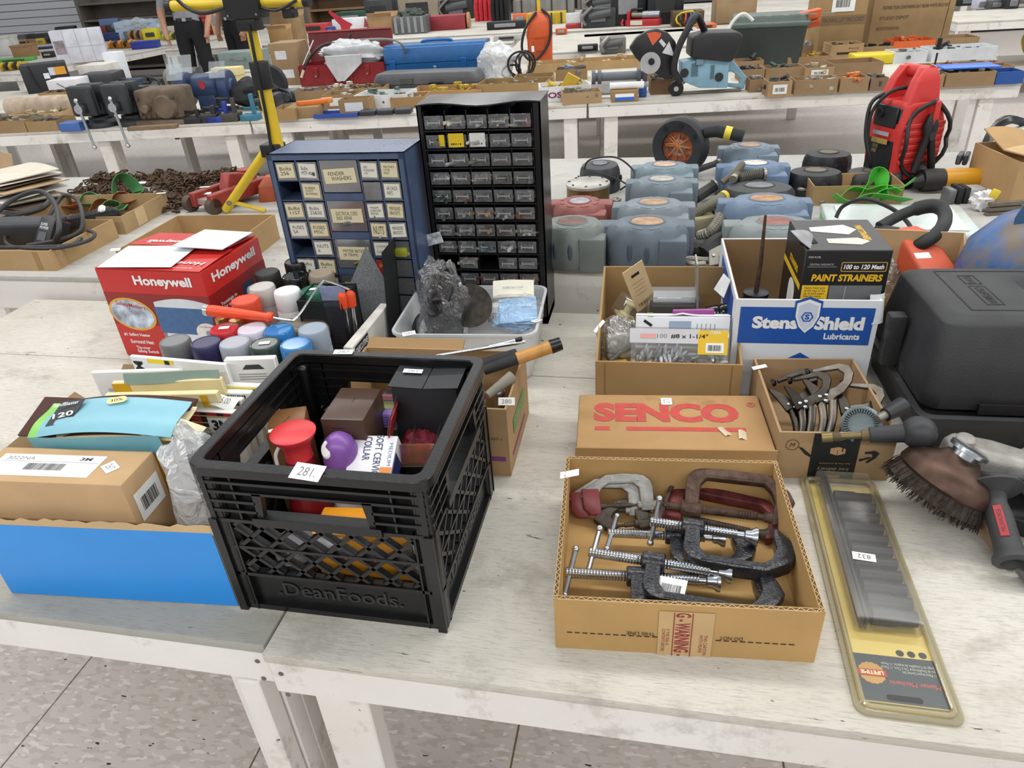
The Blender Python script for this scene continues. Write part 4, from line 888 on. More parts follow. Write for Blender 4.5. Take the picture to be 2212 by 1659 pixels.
def c_clamp(label, boss, rz, L=.115, thr=.07, back=.10, fwd=.085, r=.0068, frame_m=None, screw_m=None, fz=.009, ry=0, rx=0, bar_a=70, jaw=1.0, tip=None, flip=1, barL=.072, group='C-clamps in the carton'):
    """screw along +x through the boss at the origin, frame opening towards -y"""
    fm, sm = frame_m or ENA, screw_m or ZN
    T = thing('c_clamp', label, 'clamp', boss, rz, group, rx, ry)
    w = .011; q = []
    out = [(-w, .010), (-w, -thr * .8)] + [(-w + (w + .016) * (1 - math.cos(a)), -thr * .8 - (thr * .2 + .016) * math.sin(a)) for a in (R(30), R(60), R(90))]
    out += [(L * .5, -thr - .018), (L - .01, -thr - .016), (L + .024, -thr * .86), (L + .034, -thr * .5), (L + .024, -thr * .12), (L + .008, .012), (L, .014)]
    inn = [(L, -.006), (L + .004, -thr * .45), (L - .002, -thr * .78), (L - .014, -thr), (.022, -thr), (w + .002, -thr * .78), (w, .010)]
    poly = [(x, y * flip) for x, y in out + inn]
    part(T, 'frame', bevel(prism(poly, 2 * fz).t(0, 0, -fz), .003, 2), fm)
    part(T, 'rib', total([cbox(.010, thr * .6, .0012, 0, -thr * .42 * flip, fz - .0004), cbox(L * .62, .009, .0012, L * .45, (-thr - .009) * flip, fz - .0004)]), fm)
    part(T, 'boss', bevel(lathe([(r * 1.75, -.017), (r * 1.75, .017)], 18).r('Y', 90), .002, 1), fm)
    s = part(T, 'screw', screw(back + fwd, r), sm, (-back, 0, 0))
    part(T, 'swivel_pad', lathe([(r * .6, 0), (r * .7, .010), (r * 1.05, .012), (r * 1.2, .020), (r * 1.75, .026), (r * 1.75, .030), (r * 1.2, .031)], 20).r('Y', 90), sm, (fwd, 0, 0))
    b = part(T, 'handle_bar', tube([(0, 0, -barL / 2), (0, 0, barL / 2)], r * .5, 10), sm, (-back + .007, 0, 0.002), (-bar_a, 0, -12))
    for s_ in (-1, 1): part(b, 'bar_end', ball(r * .68, 10), sm, (0, 0, s_ * barL / 2))
    return T
c = c_clamp('black C-clamp with a barcode sticker, nearest the WARNING tape', at(1378, 1246, .036), 3, .165, .066, .108, .088, r=.0088, fz=.013, bar_a=62)
st = patch(c, 'barcode_sticker', .045, .026, WHT(), (.045, -.030, .016), (20, -8, -18)); bars(st, 'barcode', -.012, .016, -.008, .003, 16, INK(), (0, 0, .0006))
c_clamp('black C-clamp whose screw crosses behind the one with the barcode', at(1412, 1214, .050), -5, .15, .06, .098, .082, r=.0086, bar_a=45)
c_clamp('glossy black C-clamp lying on top with its whole frame showing', at(1497, 1140, .058), -6, .118, .064, .066, .066, bar_a=30, r=.0084, fz=.012)
c_clamp('black C-clamp under the glossy one, short screw end showing', at(1460, 1158, .032), 3, .085, .056, .108, .045, bar_a=84, r=.0080, fz=.011)
AL = m('#8d8c88', .5, .7, var=.2, scale=40, bump=.3)
DKM = m('#4c443c', .6, .6, var=.3, scale=60, bump=.3)
for k, (p, lab) in enumerate((((1398, 1090), 'aluminium C-clamp with a red dipped jaw lying on another'), ((1372, 1102), 'aluminium C-clamp with a red dipped jaw, underneath'))):
    T = c_clamp(lab, at(*p, .034 - .010 * k), 190 - 4 * k, .078, .036, .034, .058, .0046, AL, DKM, .008, rx=-48, bar_a=10, barL=.04, flip=1)
    part(T, 'dipped_jaw', bevel(prism([(.080, -.030), (.110, -.030), (.108, .004), (.094, .016), (.077, .014)], .019).t(0, 0, -.0095), .003, 2), m('#6d2429', .4, var=.15))
c_clamp('small dark iron C-clamp below the aluminium ones', at(1392, 1130, .016), 196, .05, .030, .02, .034, .0042, DKM, DKM, .007, rx=-20, bar_a=20, barL=.03)
RSF = m('#5e4a40', .7, .5, var=.35, scale=50, bump=.6, dirt='#3e2d26')
c_clamp('large rusty brown C-clamp against the back of the carton', at(1492, 1098, .034), -4, .128, .052, .05, .105, .0076, RSF, RSF, .013, rx=38, bar_a=120, barL=.09, flip=-1)
c_clamp('rusty clamp with faded red paint under the brown one', at(1452, 1112, .018), -12, .15, .05, .03, .125, .0065, m('#6d2f30', .6, .3, var=.4, scale=40, dirt='#4a3a32'), DKM, .010, rx=12, bar_a=20, barL=.05, flip=-1)
# ---- SENCO carton
T = thing('carton', 'closed flat carton printed SENCO in red', 'box', Vector((.045, 1.062, TZ)), 4.5)
part(T, 'body', bevel(box(-.176, .176, 0, .185, 0, .066), .004, 2), CB('#a27d4f', '#8a6640'))
part(T, 'lid_edge', bevel(box(-.178, .178, .0, .004, .03, .067), .001, 1), CB('#9b774a'), (0, -.003, 0)); part(T, 'crushed_corner', blob(.03, .02, .03, 4, .4, 10, 8), CB('#8a6640'), (.172, .0, .0))
SR = m('#b8463f', .7, var=.08, scale=60)
text(T, 'SENCO', SR, .275, .066, (-.008, .118, .0668), bold=.055); text(T, '®', SR, .017, .017, (.157, .148, .0668))
patch(T, 'red_stripe', .218, .012, SR, (.025, .062, .0664)); patch(T, 'red_stripe', .028, .012, SR, (-.129, .062, .0664))
lot_tag(T, (-.003, .157, .0672), (0, 0, 90), '273', .024, .021)
for k in range(2): part(T, 'tape_scrap', sheet(.014, .028, 3, 3, lambda u, v: .002 * math.sin(u * 5), .0005), m('#c9bda0', .4), (.125 - .03 * k, .045 + .01 * k, .0675), (0, 0, -6 + 30 * k))
# ---- free delivery carton with locking pliers
T = open_box('carton', 'small open carton with a black free delivery tape, full of locking clamps', Vector((.320, 1.090, TZ)), .196, .268, .100, 4, CB('#9a7c58'), th=.0045)
BT = m('#15181b', .4); tp = patch(T, 'black_tape', .078, .098, BT, (.0, -.0008, .050), FR, .0005)
def arc(w_, h_, t, n=14, x=0, y=0): return prism([(x - w_ / 2 + w_ * i / n, y - h_ * math.sin(PI * i / n)) for i in range(n + 1)] + [(x + w_ / 2 - w_ * i / n, y + t * math.sin(PI * i / n) * .9 - h_ * math.sin(PI * i / n)) for i in range(n + 1)][1:-1], .0003)
part(tp, 'blue_smile', arc(.054, .009, .004), m('#5aa0cf', .5), (-.002, .044, .0006)); part(tp, 'smile_tip', prism([(.02, .036), (.028, .041), (.026, .031)], .0003), m('#5aa0cf', .5), (0, .002, .0006))
part(tp, 'box_icon', prism([(-.012, -.008), (0, -.012), (.013, -.008), (.013, .002), (.001, .006), (-.012, .003)], .0003), m('#b08c62', .7), (.004, .016, .0006)); part(tp, 'icon_seam', total([box(-.0003, .0003, -.012, 0, 0, .0003), box(.007, .009, -.004, .004, 0, .0003)]), BT, (.004, .016, .001))
part(tp, 'box_icon', prism([(-.012, -.004), (.013, -.004), (.012, .004), (-.011, .004)], .0003), m('#b08c62', .7), (0.004, -.044, .0006))
text(tp, 'free delivery', m('#8b7a63', .6), .054, .009, (.002, -.026, .0006), (0, 0, 180), bold=.01); text(tp, 'fast, free & convenient', m('#8b7a63', .6), .052, .004, (.003, -.014, .0006), (0, 0, 180))
part(T, 'black_swoosh', prism([(-.062, .07), (-.056, .069), (-.038, .052), (-.036, .046), (-.05, .055)], .0004), BT, (0, -.0009, 0), FR)
part(T, 'black_arrow', prism([(.042, .062), (.058, .065), (.066, .060), (.062, .050), (.05, .038), (.046, .040), (.056, .052), (.054, .058), (.042, .058)], .0004), BT, (0.008, -.0009, 0), FR); part(T, 'black_arrow', prism([(.038, .046), (.056, .052), (.057, .049), (.04, .041)], .0004), BT, (0.004, -.0009, 0), FR)
part(T, 'ink_circle', tube([(.011 * math.cos(2 * PI * i / 16), 0, .011 * math.sin(2 * PI * i / 16)) for i in range(16)], .0005, 4, True), m('#3c2a20', .7), (-.073, -.0007, .074)); text(T, 'M', m('#3c2a20', .7), .010, .009, (-.073, -.0009, .074), FR, shear=.3)
lot_tag(T, (-.094, .225, .103), (0, -10, 8), None, .028, .012)
GM = m('#514c46', .3, 1, var=.25, scale=30, bump=.08); GMD = m('#383430', .36, 1, var=.25, scale=30)
def plier(label, loc, rz, rx, ry, s=1, mt=None):
    mt = mt or GM
    T = thing('locking_clamp', label, 'clamp', loc, rz, 'locking C-clamps in the small carton', rx, ry)
    # C jaw
    o = [(-.006, .062), (.004, .078), (.028, .090), (.062, .088), (.078, .078), (.080, .060), (.070, .040), (.052, .022), (.036, .012), (.026, 0), (.0, 0), (.004, .018)]
    i_ = [(.022, .030), (.040, .036), (.058, .050), (.064, .062), (.060, .070), (.034, .073), (.018, .066), (.012, .058)]
    poly = [(.002, .0), (.03, .002), (.04, .014), (.056, .022), (.074, .042), (.082, .062), (.078, .080), (.060, .088), (.010, .080), (.008, .072), (.056, .074), (.064, .064), (.058, .048), (.042, .036), (.022, .030), (.004, .018)]
    part(T, 'jaw', bevel(prism([(x * s, y * s) for x, y in poly], .006), .0015, 1), mt)
    part(T, 'lower_jaw', bevel(prism([(x * s, y * s) for x, y in [(.0, .0), (.022, .006), (.012, .036), (-.006, .058), (-.014, .062), (-.012, .05), (-.006, .03)]], .005), .0012, 1), GMD, (0, 0, .0065))
    for sx in (0, 1):
        pts = [(.012 + .02 * sx, .004, .004), (.008 + .016 * sx, -.03, .005), (-.004 + .014 * sx, -.065, .005), (-.014 + .008 * sx, -.10, .004)]
        part(T, 'handle', tube(spline([tuple(c * s for c in p) for p in pts], 4), [.0085 * s - .0002 * k for k in range(13)], 10).s(1, 1, .75), mt, (0, 0, .001 + .002 * sx))
    part(T, 'rivet', total([lathe([(.0034, 0), (.003, .0012), (.001, .0018)], 12).t(x * s, y * s, .0118) for x, y in ((.018, .004), (.010, .014), (.022, .016))]), CHROME())
    part(T, 'swivel', lathe([(.002, -.006), (.0075, -.006), (.0075, .0), (.002, .003)], 14).r('Y', 80), GMD, (.004 * s, .076 * s, .003))
    return T
B0 = Vector((.32, 1.09, TZ))
plier('locking clamp with a wide bright C jaw on top of the others', B0 + Vector((-.018, .112, .082)), 4, 26, -8, 1.0)
plier('locking clamp lying deeper behind the bright one', B0 + Vector((-.066, .11, .062)), 10, 22, -18, 1.0, GMD)
plier('locking clamp between the bright one and the gear wheel', B0 + Vector((.026, .105, .066)), -6, 26, 4, .95)
plier('locking clamp with three rivets against the carton side', B0 + Vector((-.052, .10, .074)), 2, 30, -12, .9)
c = at(1860, 918, .088)
T = thing('gear_wheel', 'grey toothed gear wheel in the small carton', 'gear', c, -20, None, 48)
part(T, 'rim', lathe([(.022, 0), (.034, .0), (.034, .006), (.028, .010), (.022, .004)], 32), m('#6f7a7c', .4, .7, var=.15)); part(T, 'tooth', total([box(.021, .030, -.0011, .0011, .004, .011).r('Z', 360 * k / 36) for k in range(36)]), m('#5a6466', .4, .7)); part(T, 'web', cyl(.022, .003, 24), m('#59666a', .4, .7))
T = bar('screw_on_grip', 'black ball-ended side handle with a brass bolt across the small carton', 'handle', (at(1775, 945, .105), at(1985, 934, .135)), [(0, .12, .009, .009, m('#8a7a52', .45, .8, var=.2), 'bolt_head', 0), (.12, .5, .0055, .0055, m('#7a6a4a', .45, .8, var=.2), 'bolt', 0), (.12, .2, .0085, .0085, m('#5d4f3c', .6, .5), 'knurl', 0), (.42, .52, .0095, .0095, m('#6b5c40', .6, .5), 'knurl', 0), (.5, .86, .0135, .0155, m('#2f3033', .6, var=.15, dirt='#77736a', dirtlo=.66), 'grip', 0)])
part(T, 'ball_end', ball(.0275, 22), m('#2d2f32', .5, var=.15, dirt='#77736a', dirtlo=.68), at(1985, 934, .135) - at(1775, 945, .105))
T = bar('valve_knob', 'small dark knob with a rusty clip behind the ball handle', 'knob', (at(1895, 905, .11), at(1952, 875, .12)), [(0, .4, .007, .008, m('#8d8a80', .5, .6), 'clip', 0), (.3, 1, .012, .016, m('#26272a', .5, dirt='#6b6459', dirtlo=.66), 'knob', 0)])  # a dark valve knob with a rusty clip
# ---- carton of hardware packs
T = open_box('carton', 'open carton of fastener packs and blister cards behind the SENCO carton', Vector((.030, 1.300, TZ)), .296, .325, .108, 1.5, CB('#96764a'), hb=.19, th=.0045)
for s in (-1, 1): part(T, 'fold_line', box(s * .128 - .001, s * .128 + .001, -.0008, 0, .004, .104), CB('#7d6038'))
lot_tag(T, (-.146, .11, .135), (0, -45, 30), None, .032, .012)
B1 = Vector((.030, 1.300, TZ))
def edgebox(name, label, cat, p1, p2, z, h, d, mt, lean=0, bev=.002, group=None):
    loc, rz, w = edge(p1, p2, z, h)
    T = thing(name, label, cat, loc, rz, group, lean); part(T, 'body', bevel(box(-w / 2, w / 2, 0, d, 0, h), bev, 2), mt); return T, w
T, w = edgebox('fastener_pack', 'clear yellow-labelled pack of screw anchors', 'fastener pack', (1363, 716), (1580, 720), .168, .085, .03, CLEAR(), -24)
YG = m('#dfb91e', .4); patch(T, 'grey_label', w * .72, .030, m('#c7c8cb', .3), (-.03, -.0010, .068), FR); patch(T, 'yellow_label', w * .30, .05, YG, (w * .34, -.0012, .056), FR); text(T, '#8 x 1-1/4"', INK(), .075, .010, (.02, -.0017, .068), FR, bold=.02); text(T, '100', m('#77797c', .5), .02, .008, (-.035, -.0017, .068), FR); b = patch(T, 'barcode_label', .036, .02, WHT(), (w * .36, -.0018, .045), FR); bars(b, 'barcode', -.014, .014, -.006, .006, 14, INK(), (0, 0, .0006)); text(T, 'COBRA', WHT(), .022, .006, (w * .36, -.0018, .077), FR); patch(T, 'red_logo', .032, .009, m('#d9a0a0', .5), (-w * .32, -.0016, .068), FR)
part(T, 'anchors', total([lathe([(.002, 0), (.0045, .004), (.003, .02), (.001, .024)], 7).r('X', rd.uniform(0, 180)).r('Z', rd.uniform(0, 180)).t(rd.uniform(-.42, .42) * w, rd.uniform(.006, .022), rd.uniform(.008, .035)) for k in range(60)]), m('#a9abad', .4, .3, var=.1))
T, w = edgebox('fixture_box', 'white box with green ends and line drawings in the hardware carton', 'box', (1374, 688), (1580, 690), .175, .07, .028, m('#dfe1e6', .4, var=.02), -10)
patch(T, 'green_end', .012, .028, m('#8bb25c', .5), (-w / 2 + .03, .014, .0702)); patch(T, 'blue_frame', .045, .022, m('#9fb0c6', .5), (-.005, -.0008, .05), FR); patch(T, 'dark_drawing', .02, .006, INK(), (-w * .37, -.0008, .056), (90, 35, 0)); part(T, 'torn_top', sheet(w, .012, 12, 2, lambda u, v: .004 * max(0, 1 - abs(u - .5) * 8), .0008), m('#d6d8da', .5), (0, .008, .071))
for k in range(5): patch(T, 'print_line', .0012, .016, m('#8f9398', .6), (.03 + k * .009, -.0008, .048), FR)
T, w = edgebox('purple_box', 'thin purple and white box behind the white one', 'box', (1455, 674), (1545, 672), .182, .06, .012, m('#8e3f82', .4), -6)
T = thing('cable_spool', 'shrink-wrapped black cable roll in the hardware carton', 'spool', B1 + Vector((.088, .205, .10)), 10, None, 8, 78)
for k in range(2): part(T, 'roll', lathe([(.02, 0), (.038, 0), (.040, .004), (.040, .026), (.038, .03), (.02, .03)], 26), m('#0f1012', .12, var=.1, bump=.5, bscale=60), (0, 0, .031 * k))
T = thing('black_fixture', 'black fixture in a clear folded pack in the hardware carton', 'fixture', B1 + Vector((.012, .20, .08)), 2)
part(T, 'body', bevel(box(-.055, .05, 0, .06, 0, .07), .01, 3), m('#17181b', .3, var=.1)); part(T, 'clear_pack', bevel(box(-.06, .055, -.004, .066, 0, .085), .004, 1), film('clear_pack', (.9, .92, .93, 1), .5, .06)); part(T, 'header_card', box(-.048, .045, -.007, -.006, .072, .098), m('#cfd1d2', .35), (0, 0, 0), (-8, 0, 0)); part(T, 'spine_card', box(.052, .056, -.01, .05, .02, .165), m('#8f8f8a', .4, .2), (0, 0, 0), (0, -4, 0))
T = thing('hang_card', 'tan hang card leaning over a cream pulley pack', 'card', at(1395, 655, .145), 30, None, 14, -26)
part(T, 'card', box(-.026, .026, 0, .0015, -.01, .125), m('#cbb38a', .7, var=.04)); part(T, 'hang_slot', box(-.010, .010, -.0006, 0, .095, .103), INK()); bars(T, 'print', -.016, .016, .0, .01, 8, m('#77674a', .7), (0, -.0008, .002), FR)
for k in range(4): patch(T, 'print_line', .03, .0012, m('#9c8660', .7), (0, -.0008, .04 + .012 * k), FR)
T = thing('pulley_pack', 'cream plastic pulley in a clear blister in the hardware carton', 'pulley', B1 + Vector((-.10, .23, .105)), 20, None, 0, 30)
CRP = m('#c9c096', .45, var=.06); part(T, 'spool', lathe([(.016, 0), (.016, .004), (.009, .008), (.009, .024), (.016, .028), (.016, .032)], 18), CRP); part(T, 'bracket', box(-.02, .03, -.02, .02, -.006, -.001), CRP); part(T, 'blister', bevel(box(-.03, .035, -.028, .028, -.008, .045), .008, 2), CLEAR())
T = thing('valve_pack', 'grey plastic part in a clear bag in the hardware carton', 'plastic part', B1 + Vector((-.098, .12, .05)), 15, None, -20)
part(T, 'part_body', bevel(box(-.035, .03, -.01, .03, 0, .055), .008, 3), m('#b9b7ae', .5, var=.08)); part(T, 'lever', tube(spline([(-.03, -.014, .0), (.0, -.018, .02), (.03, -.016, .03)], 5), .006, 8), m('#77797a', .5)); part(T, 'bag', blob(.10, .08, .10, 7, .2, 20, 12), film('clear_bag', (.95, .96, .96, 1), .4, .08, .15, 20), (-.005, .008, -.006))
for k in range(3): solo('grey_pack', ['flat grey card pack at the side of the hardware carton', 'maroon card pack under the grey one', 'small yellow-edged pack beside the anchors'][k], 'pack', rbox(.035, .08, .05, .002), m(['#8f9090', '#5b2f33', '#cfae3a'][k], .4, var=.1), B1 + Vector((-.120 + .012 * k, .045 + .01 * k, .006 + .0 * k)), (0, 0, 12 * k - 10))
# ---- lubricants carton with paint strainers box
T = open_box('carton', 'tall white lubricants carton with a blue shield logo band', Vector((.297, 1.375, TZ)), .275, .36, .222, 1.5, m('#dfe3e8', .5, var=.02, scale=4), th=.004)
BL = m('#1f55a8', .4, var=.02); FB = patch(T, 'blue_band', .255, .082, BL, (0, -.0006, .165), FR)
text(T, 'Stens', WHT(), .090, .028, (-.057, -.0014, .172), FR, bold=.05); text(T, 'Shield', WHT(), .094, .030, (.065, -.0014, .172), FR, bold=.05); text(T, 'Lubricants', WHT(), .068, .014, (.074, -.0014, .143), FR, bold=.03)
sh = [(-.026, .040), (0, .050), (.026, .040), (.026, .008), (.016, -.018), (0, -.034), (-.016, -.018), (-.026, .008)]
q = part(T, 'shield', prism(sh, .0004), BL, (.002, -.0012, .180), FR); part(q, 'shield_white', prism([(x * .86, y * .88) for x, y in sh], .0004), WHT(), (0, 0, .0004)); part(q, 'shield_blue', prism([(x * .70, y * .76) for x, y in sh], .0003), m('#cdd6e6', .5), (0, 0, .0008)); part(q, 'hexagon', frame([(.012 * math.cos(R(60 * k)), .012 * math.sin(R(60 * k))) for k in range(6)], [(.009 * math.cos(R(60 * k)), .009 * math.sin(R(60 * k))) for k in range(6)], .0003), BL, (0, .006, .0012)); text(q, 'S', BL, .009, .012, (0, .006, .0012), bold=.05)
part(T, 'blue_diamond', prism([(-.03, 0), (0, .018), (.03, 0)], .0004), BL, (.0, -.0008, .086), FR)
patch(T, 'blue_side', .25, .082, BL, (-.1381, .17, .165), (90, 0, -90)); part(T, 'inner_lining', total([box(-.133, .133, .354, .3555, .004, .221), box(-.1335, -.132, .005, .354, .004, .221)]), CB('#8a6a45'))
part(T, 'torn_flap', sheet(.05, .04, 5, 4, lambda u, v: .01 * u * v, .001), m('#e6e8ea', .5), (-.150, .12, .20), (60, 0, -70)); part(T, 'crushed_corner', sheet(.03, .06, 4, 4, lambda u, v: .008 * math.sin(u * 3), .001), m('#d9dcdf', .5), (.132, .012, .2), (78, 0, 20))
T = thing('strainer_box', 'black and yellow PAINT STRAINERS box with a torn corner', 'box', Vector((.363, 1.405, TZ + .10)), 2)
sw, sd, shh = .160, .185, .215
KB = m('#141416', .35, var=.08); part(T, 'body', bevel(box(-sw / 2, sw / 2, 0, sd, 0, shh), .002, 1), KB)
text(T, 'PAINT STRAINERS', m('#e3b31f', .4), .132, .015, (.004, -.0008, .158), FR, bold=.045, shear=.12); fr = part(T, 'gold_frame', frame(rrect(.084, .020, .003), rrect(.081, .017, .002), .0003), m('#c8a24c', .4), (.032, -.0007, .181), FR); text(T, '100 to 120 Mesh', WHT(), .074, .010, (.032, -.0008, .181), FR, bold=.03, shear=.15)
text(T, 'CENTRAL PNEUMATIC.', m('#b9babc', .5), .046, .004, (-.046, -.0008, .186), FR); text(T, 'ITEM 91378', m('#cfd0d2', .5), .022, .004, (-.062, -.0008, .201), FR); patch(T, 'grey_rule', .055, .0015, m('#77797c', .5), (-.045, -.0007, .181), FR)
q = patch(T, 'yellow_panel', .05, .14, m('#e2b82a', .4), (-.052, -.0006, .072), FR); text(q, 'Nylon mesh goes\nall the way to the\ntip of each paper\nfilter for more\nefficient straining.', INK(), .04, .03, (0, .052, .0006))
patch(T, 'grey_panel', .098, .14, m('#6d6f70', .4), (.024, -.0006, .072), FR); patch(T, 'pale_line', .001, .11, m('#b9bbbd', .5), (.005, -.0011, .085), FR)
part(T, 'strainer_print', prism([(-.05, .0), (-.03, .03), (.04, .012), (.04, -.012), (-.03, -.03)], .0003), m('#ddd9d2', .5), (-.01, .12, shh + .0004), (0, 0, 178)); part(T, 'strainer_print', prism([(-.04, .0), (-.02, .02), (.04, .012), (.04, -.012), (-.02, -.02)], .0003), m('#cfc8ba', .5), (.01, .05, shh + .0004), (0, 0, 178)); text(T, 'PAINT STRAINERS', m('#e3b31f', .4), .09, .014, (.048, .10, shh + .0005), (0, 0, -90), bold=.03)
text(T, 'STRAINERS', m('#e3b31f', .4), .085, .015, (-sw / 2 - .0008, sd * .45, .158), (90, 0, -90), bold=.04); patch(T, 'yellow_stripe', sd * .95, .012, m('#e2b82a', .4), (-sw / 2 - .0006, sd / 2, .135), (90, 0, -90)); patch(T, 'white_cone', .06, .12, m('#d9d9d6', .5), (-sw / 2 - .0006, sd * .4, .065), (90, 0, -90), r=.025)
part(T, 'torn_flap', sheet(.06, .07, 6, 6, lambda u, v: .02 * math.sin(u * 2.6) * v, .001), m('#8e8f92', .4, var=.3), (-sw / 2 + .01, .045, shh - .005), (0, 38, 8), 'torn grey lined corner'); part(T, 'torn_hole', prism([(-.02, 0), (.016, .01), (.012, .05), (-.012, .06)], .0006), m('#0b0b0c', .8), (-sw / 2 + .014, .03, shh + .0003))
c = Vector((.222, 1.56, TZ + .005))
T = thing('oil_can', 'black pump oil can with a long rusty spout in the lubricants carton', 'oil can', c)
part(T, 'body', lathe([(.001, 0), (.045, .001), (.048, .08), (.046, .11), (.032, .13), (.024, .145)], 28), m('#2a2c2f', .5, var=.15)); part(T, 'collar', lathe([(.025, .143), (.028, .145), (.028, .152), (.022, .154)], 24), m('#202124', .4)); part(T, 'spout', tube([(0, 0, .15), (.002, .0, .22), (.0, 0, .33)], [.006, .005, .003], 10), RUST())
solo('bubble_wrap', 'clump of clear bubble wrap beside the strainers box', 'bubble wrap', blob(.07, .06, .10, 15, .3, 24, 14, 3), BAG(), (.468, 1.545, TZ + .15))
# ---- black tool case
CS = m('#2b2c2e', .55, var=.2, scale=14, bump=.35, bscale=420, dirt='#56544c', dirtlo=.60)
def ringp(x0, x1, y0, y1, z, r): return [(x, y, z) for x, y in rrect(x1 - x0, y1 - y0, r, 4, (x0 + x1) / 2, (y0 + y1) / 2)]
T = thing('tool_case', 'dusty black moulded tool case with SEARS CRAFTSMAN embossing', 'case', Vector((.475, 1.185, TZ)), 2)
part(T, 'base', loft([ringp(.02, .50, .015, .35, .002, .02), ringp(.012, .51, .006, .36, .045, .02), ringp(.0, .52, -.006, .37, .072, .022), ringp(.0, .52, -.006, .37, .082, .022), ringp(.012, .51, .006, .36, .083, .02), ringp(.016, .506, .010, .356, .07, .02)], True), CS)
L_ = part(T, 'lid', bevel(loft([ringp(.012, .50, .016, .345, .078, .03), ringp(.010, .50, .012, .345, .11, .03), ringp(.022, .49, .034, .31, .238, .03), ringp(.044, .47, .058, .285, .250, .025)]), .003, 1), CS, (0, 0, .008), (-1.5, 0, 0))
GR = m('#18191a', .7)
part(L_, 'groove', total([frame([(.075, .075), (.45, .075), (.45, .27), (.075, .27)], [(.078, .078), (.447, .078), (.447, .267), (.078, .267)], .0012), frame([(.11, .10), (.14, .10), (.14, .19), (.11, .19)], [(.112, .102), (.138, .102), (.138, .188), (.112, .188)], .0012), frame([(.11, .2), (.14, .2), (.14, .245), (.11, .245)], [(.112, .202), (.138, .202), (.138, .243), (.112, .243)], .0012)]), GR, (0, 0, .2495))
text(L_, 'CRAFTSMAN', GR, .075, .014, (.125, .145, .2508), (0, 0, -90), bold=.01); text(L_, 'SEARS', GR, .035, .012, (.125, .222, .2508), (0, 0, -90)); patch(L_, 'smooth_panel', .14, .12, m('#3b3c42', .35, var=.1), (.27, .18, .2496)); lot_tag(L_, (.25, .195, .2508), (0, 0, 0), None, .042, .016)
part(T, 'side_lug', bevel(box(-.022, .012, .17, .20, .09, .20), .006, 2), CS); part(T, 'latch', bevel(box(.20, .235, -.012, .006, .03, .13), .003, 2), m('#3d3e40', .6, dirt='#6b6459', dirtlo=.6)); part(T, 'latch_recess', box(.10, .30, .008, .0125, .085, .105), m('#070708', .6))
# ---- angle grinder with cup brush
GA = m('#a09d97', .55, .5, var=.15, scale=30, bump=.35, bscale=300, dirt='#7d7264', dirtlo=.6); GB = m('#3a3b3c', .6, var=.15, dirt='#6d6a62', dirtlo=.62)
T = thing('angle_grinder', 'grey and red angle grinder with a large wire cup brush', 'grinder', Vector((.455, 1.052, TZ)), -8)
ax = part(T, 'brush_skirt', lathe([(.010, .062), (.026, .062), (.034, .052), (.058, .044), (.070, .030), (.074, .014), (.072, .010), (.02, .02)], 40), m('#5a463c', .45, .8, var=.35, scale=18, dirt='#8a6a30', dirtlo=.70), (.012, -.048, .066), (-14, 26, 0))
rw = random.Random(5); gs = []
for k in range(900):
    a = rw.uniform(0, 2 * PI); r0 = rw.uniform(.050, .070); r1 = r0 + rw.uniform(.006, .018); L = rw.uniform(.030, .042); tw = rw.uniform(-.12, .12)
    p0 = Vector((r0 * math.cos(a), r0 * math.sin(a), .016)); p2 = Vector((r1 * math.cos(a + tw), r1 * math.sin(a + tw), .016 - L)); pm = (p0 + p2) / 2 + Vector((rw.uniform(-.003, .003), rw.uniform(-.003, .003), 0))
    gs.append(tube([p0, pm, p2], .0007, 3))
part(ax, 'wire_bristles', total(gs), m('#4a3f38', .6, .5, var=.3))['kind'] = 'stuff'
part(ax, 'bristle_core', lathe([(.04, .014), (.070, .012), (.078, -.012), (.05, -.016)], 36), m('#3c332d', .95, var=.4, scale=120, bump=1, bscale=500))
part(ax, 'arbor', lathe([(.022, .060), (.022, .07), (.030, .072), (.030, .078), (.024, .08)], 28), CHROME())
part(T, 'gear_head', bevel(loft([[(x, y * ky, z * kz + dz) for y, z in rrect(.062, .062, .018, 4)] for x, ky, kz, dz in ((-.03, .75, .6, .118), (-.018, 1, 1, .116), (.04, 1.05, 1.05, .112), (.085, .9, .85, .112), (.10, 1.25, 1.25, .112), (.118, 1.25, 1.25, .112))]), .002, 1), GA, (.035, .0, -.018), (0, 6, 4))
part(T, 'head_cap', lathe([(.014, 0), (.015, .006), (.012, .009)], 18), GA, (.043, .0, .128), (0, 6, 0)); part(T, 'vent', total([box(.098, .104, -.012 + k * .012, -.004 + k * .012, .148, .1535) for k in range(2)]), m('#191818', .7), (.035, .0, -.022), (0, 6, 4))
part(T, 'motor_body', loft([[(x, y * k, z * k + .112) for y, z in rrect(.074, .074, .03, 4)] for x, k in ((0, 1), (.02, 1.04), (.11, 1.0), (.13, .9))]), m('#9c3b3e', .5, var=.1, dirt='#7a4a48', dirtlo=.62), (.154, .003, -.018), (0, 5, 4))
part(T, 'rear_handle', tube([(.27, .03, .10), (.34, .035, .085), (.42, .04, .075)], [.03, .026, .028], 14), m('#7d2a2e', .5))
hd = part(T, 'side_handle', lathe([(.014, 0), (.042, .002), (.044, .006), (.030, .010), (.018, .016), (.016, .03), (.0185, .05), (.0185, .09), (.020, .108), (.025, .116), (.026, .122), (.022, .126), (.016, .1255), (.014, .11)], 26), GB, (.078, -.056, .086), (114, 0, 10))
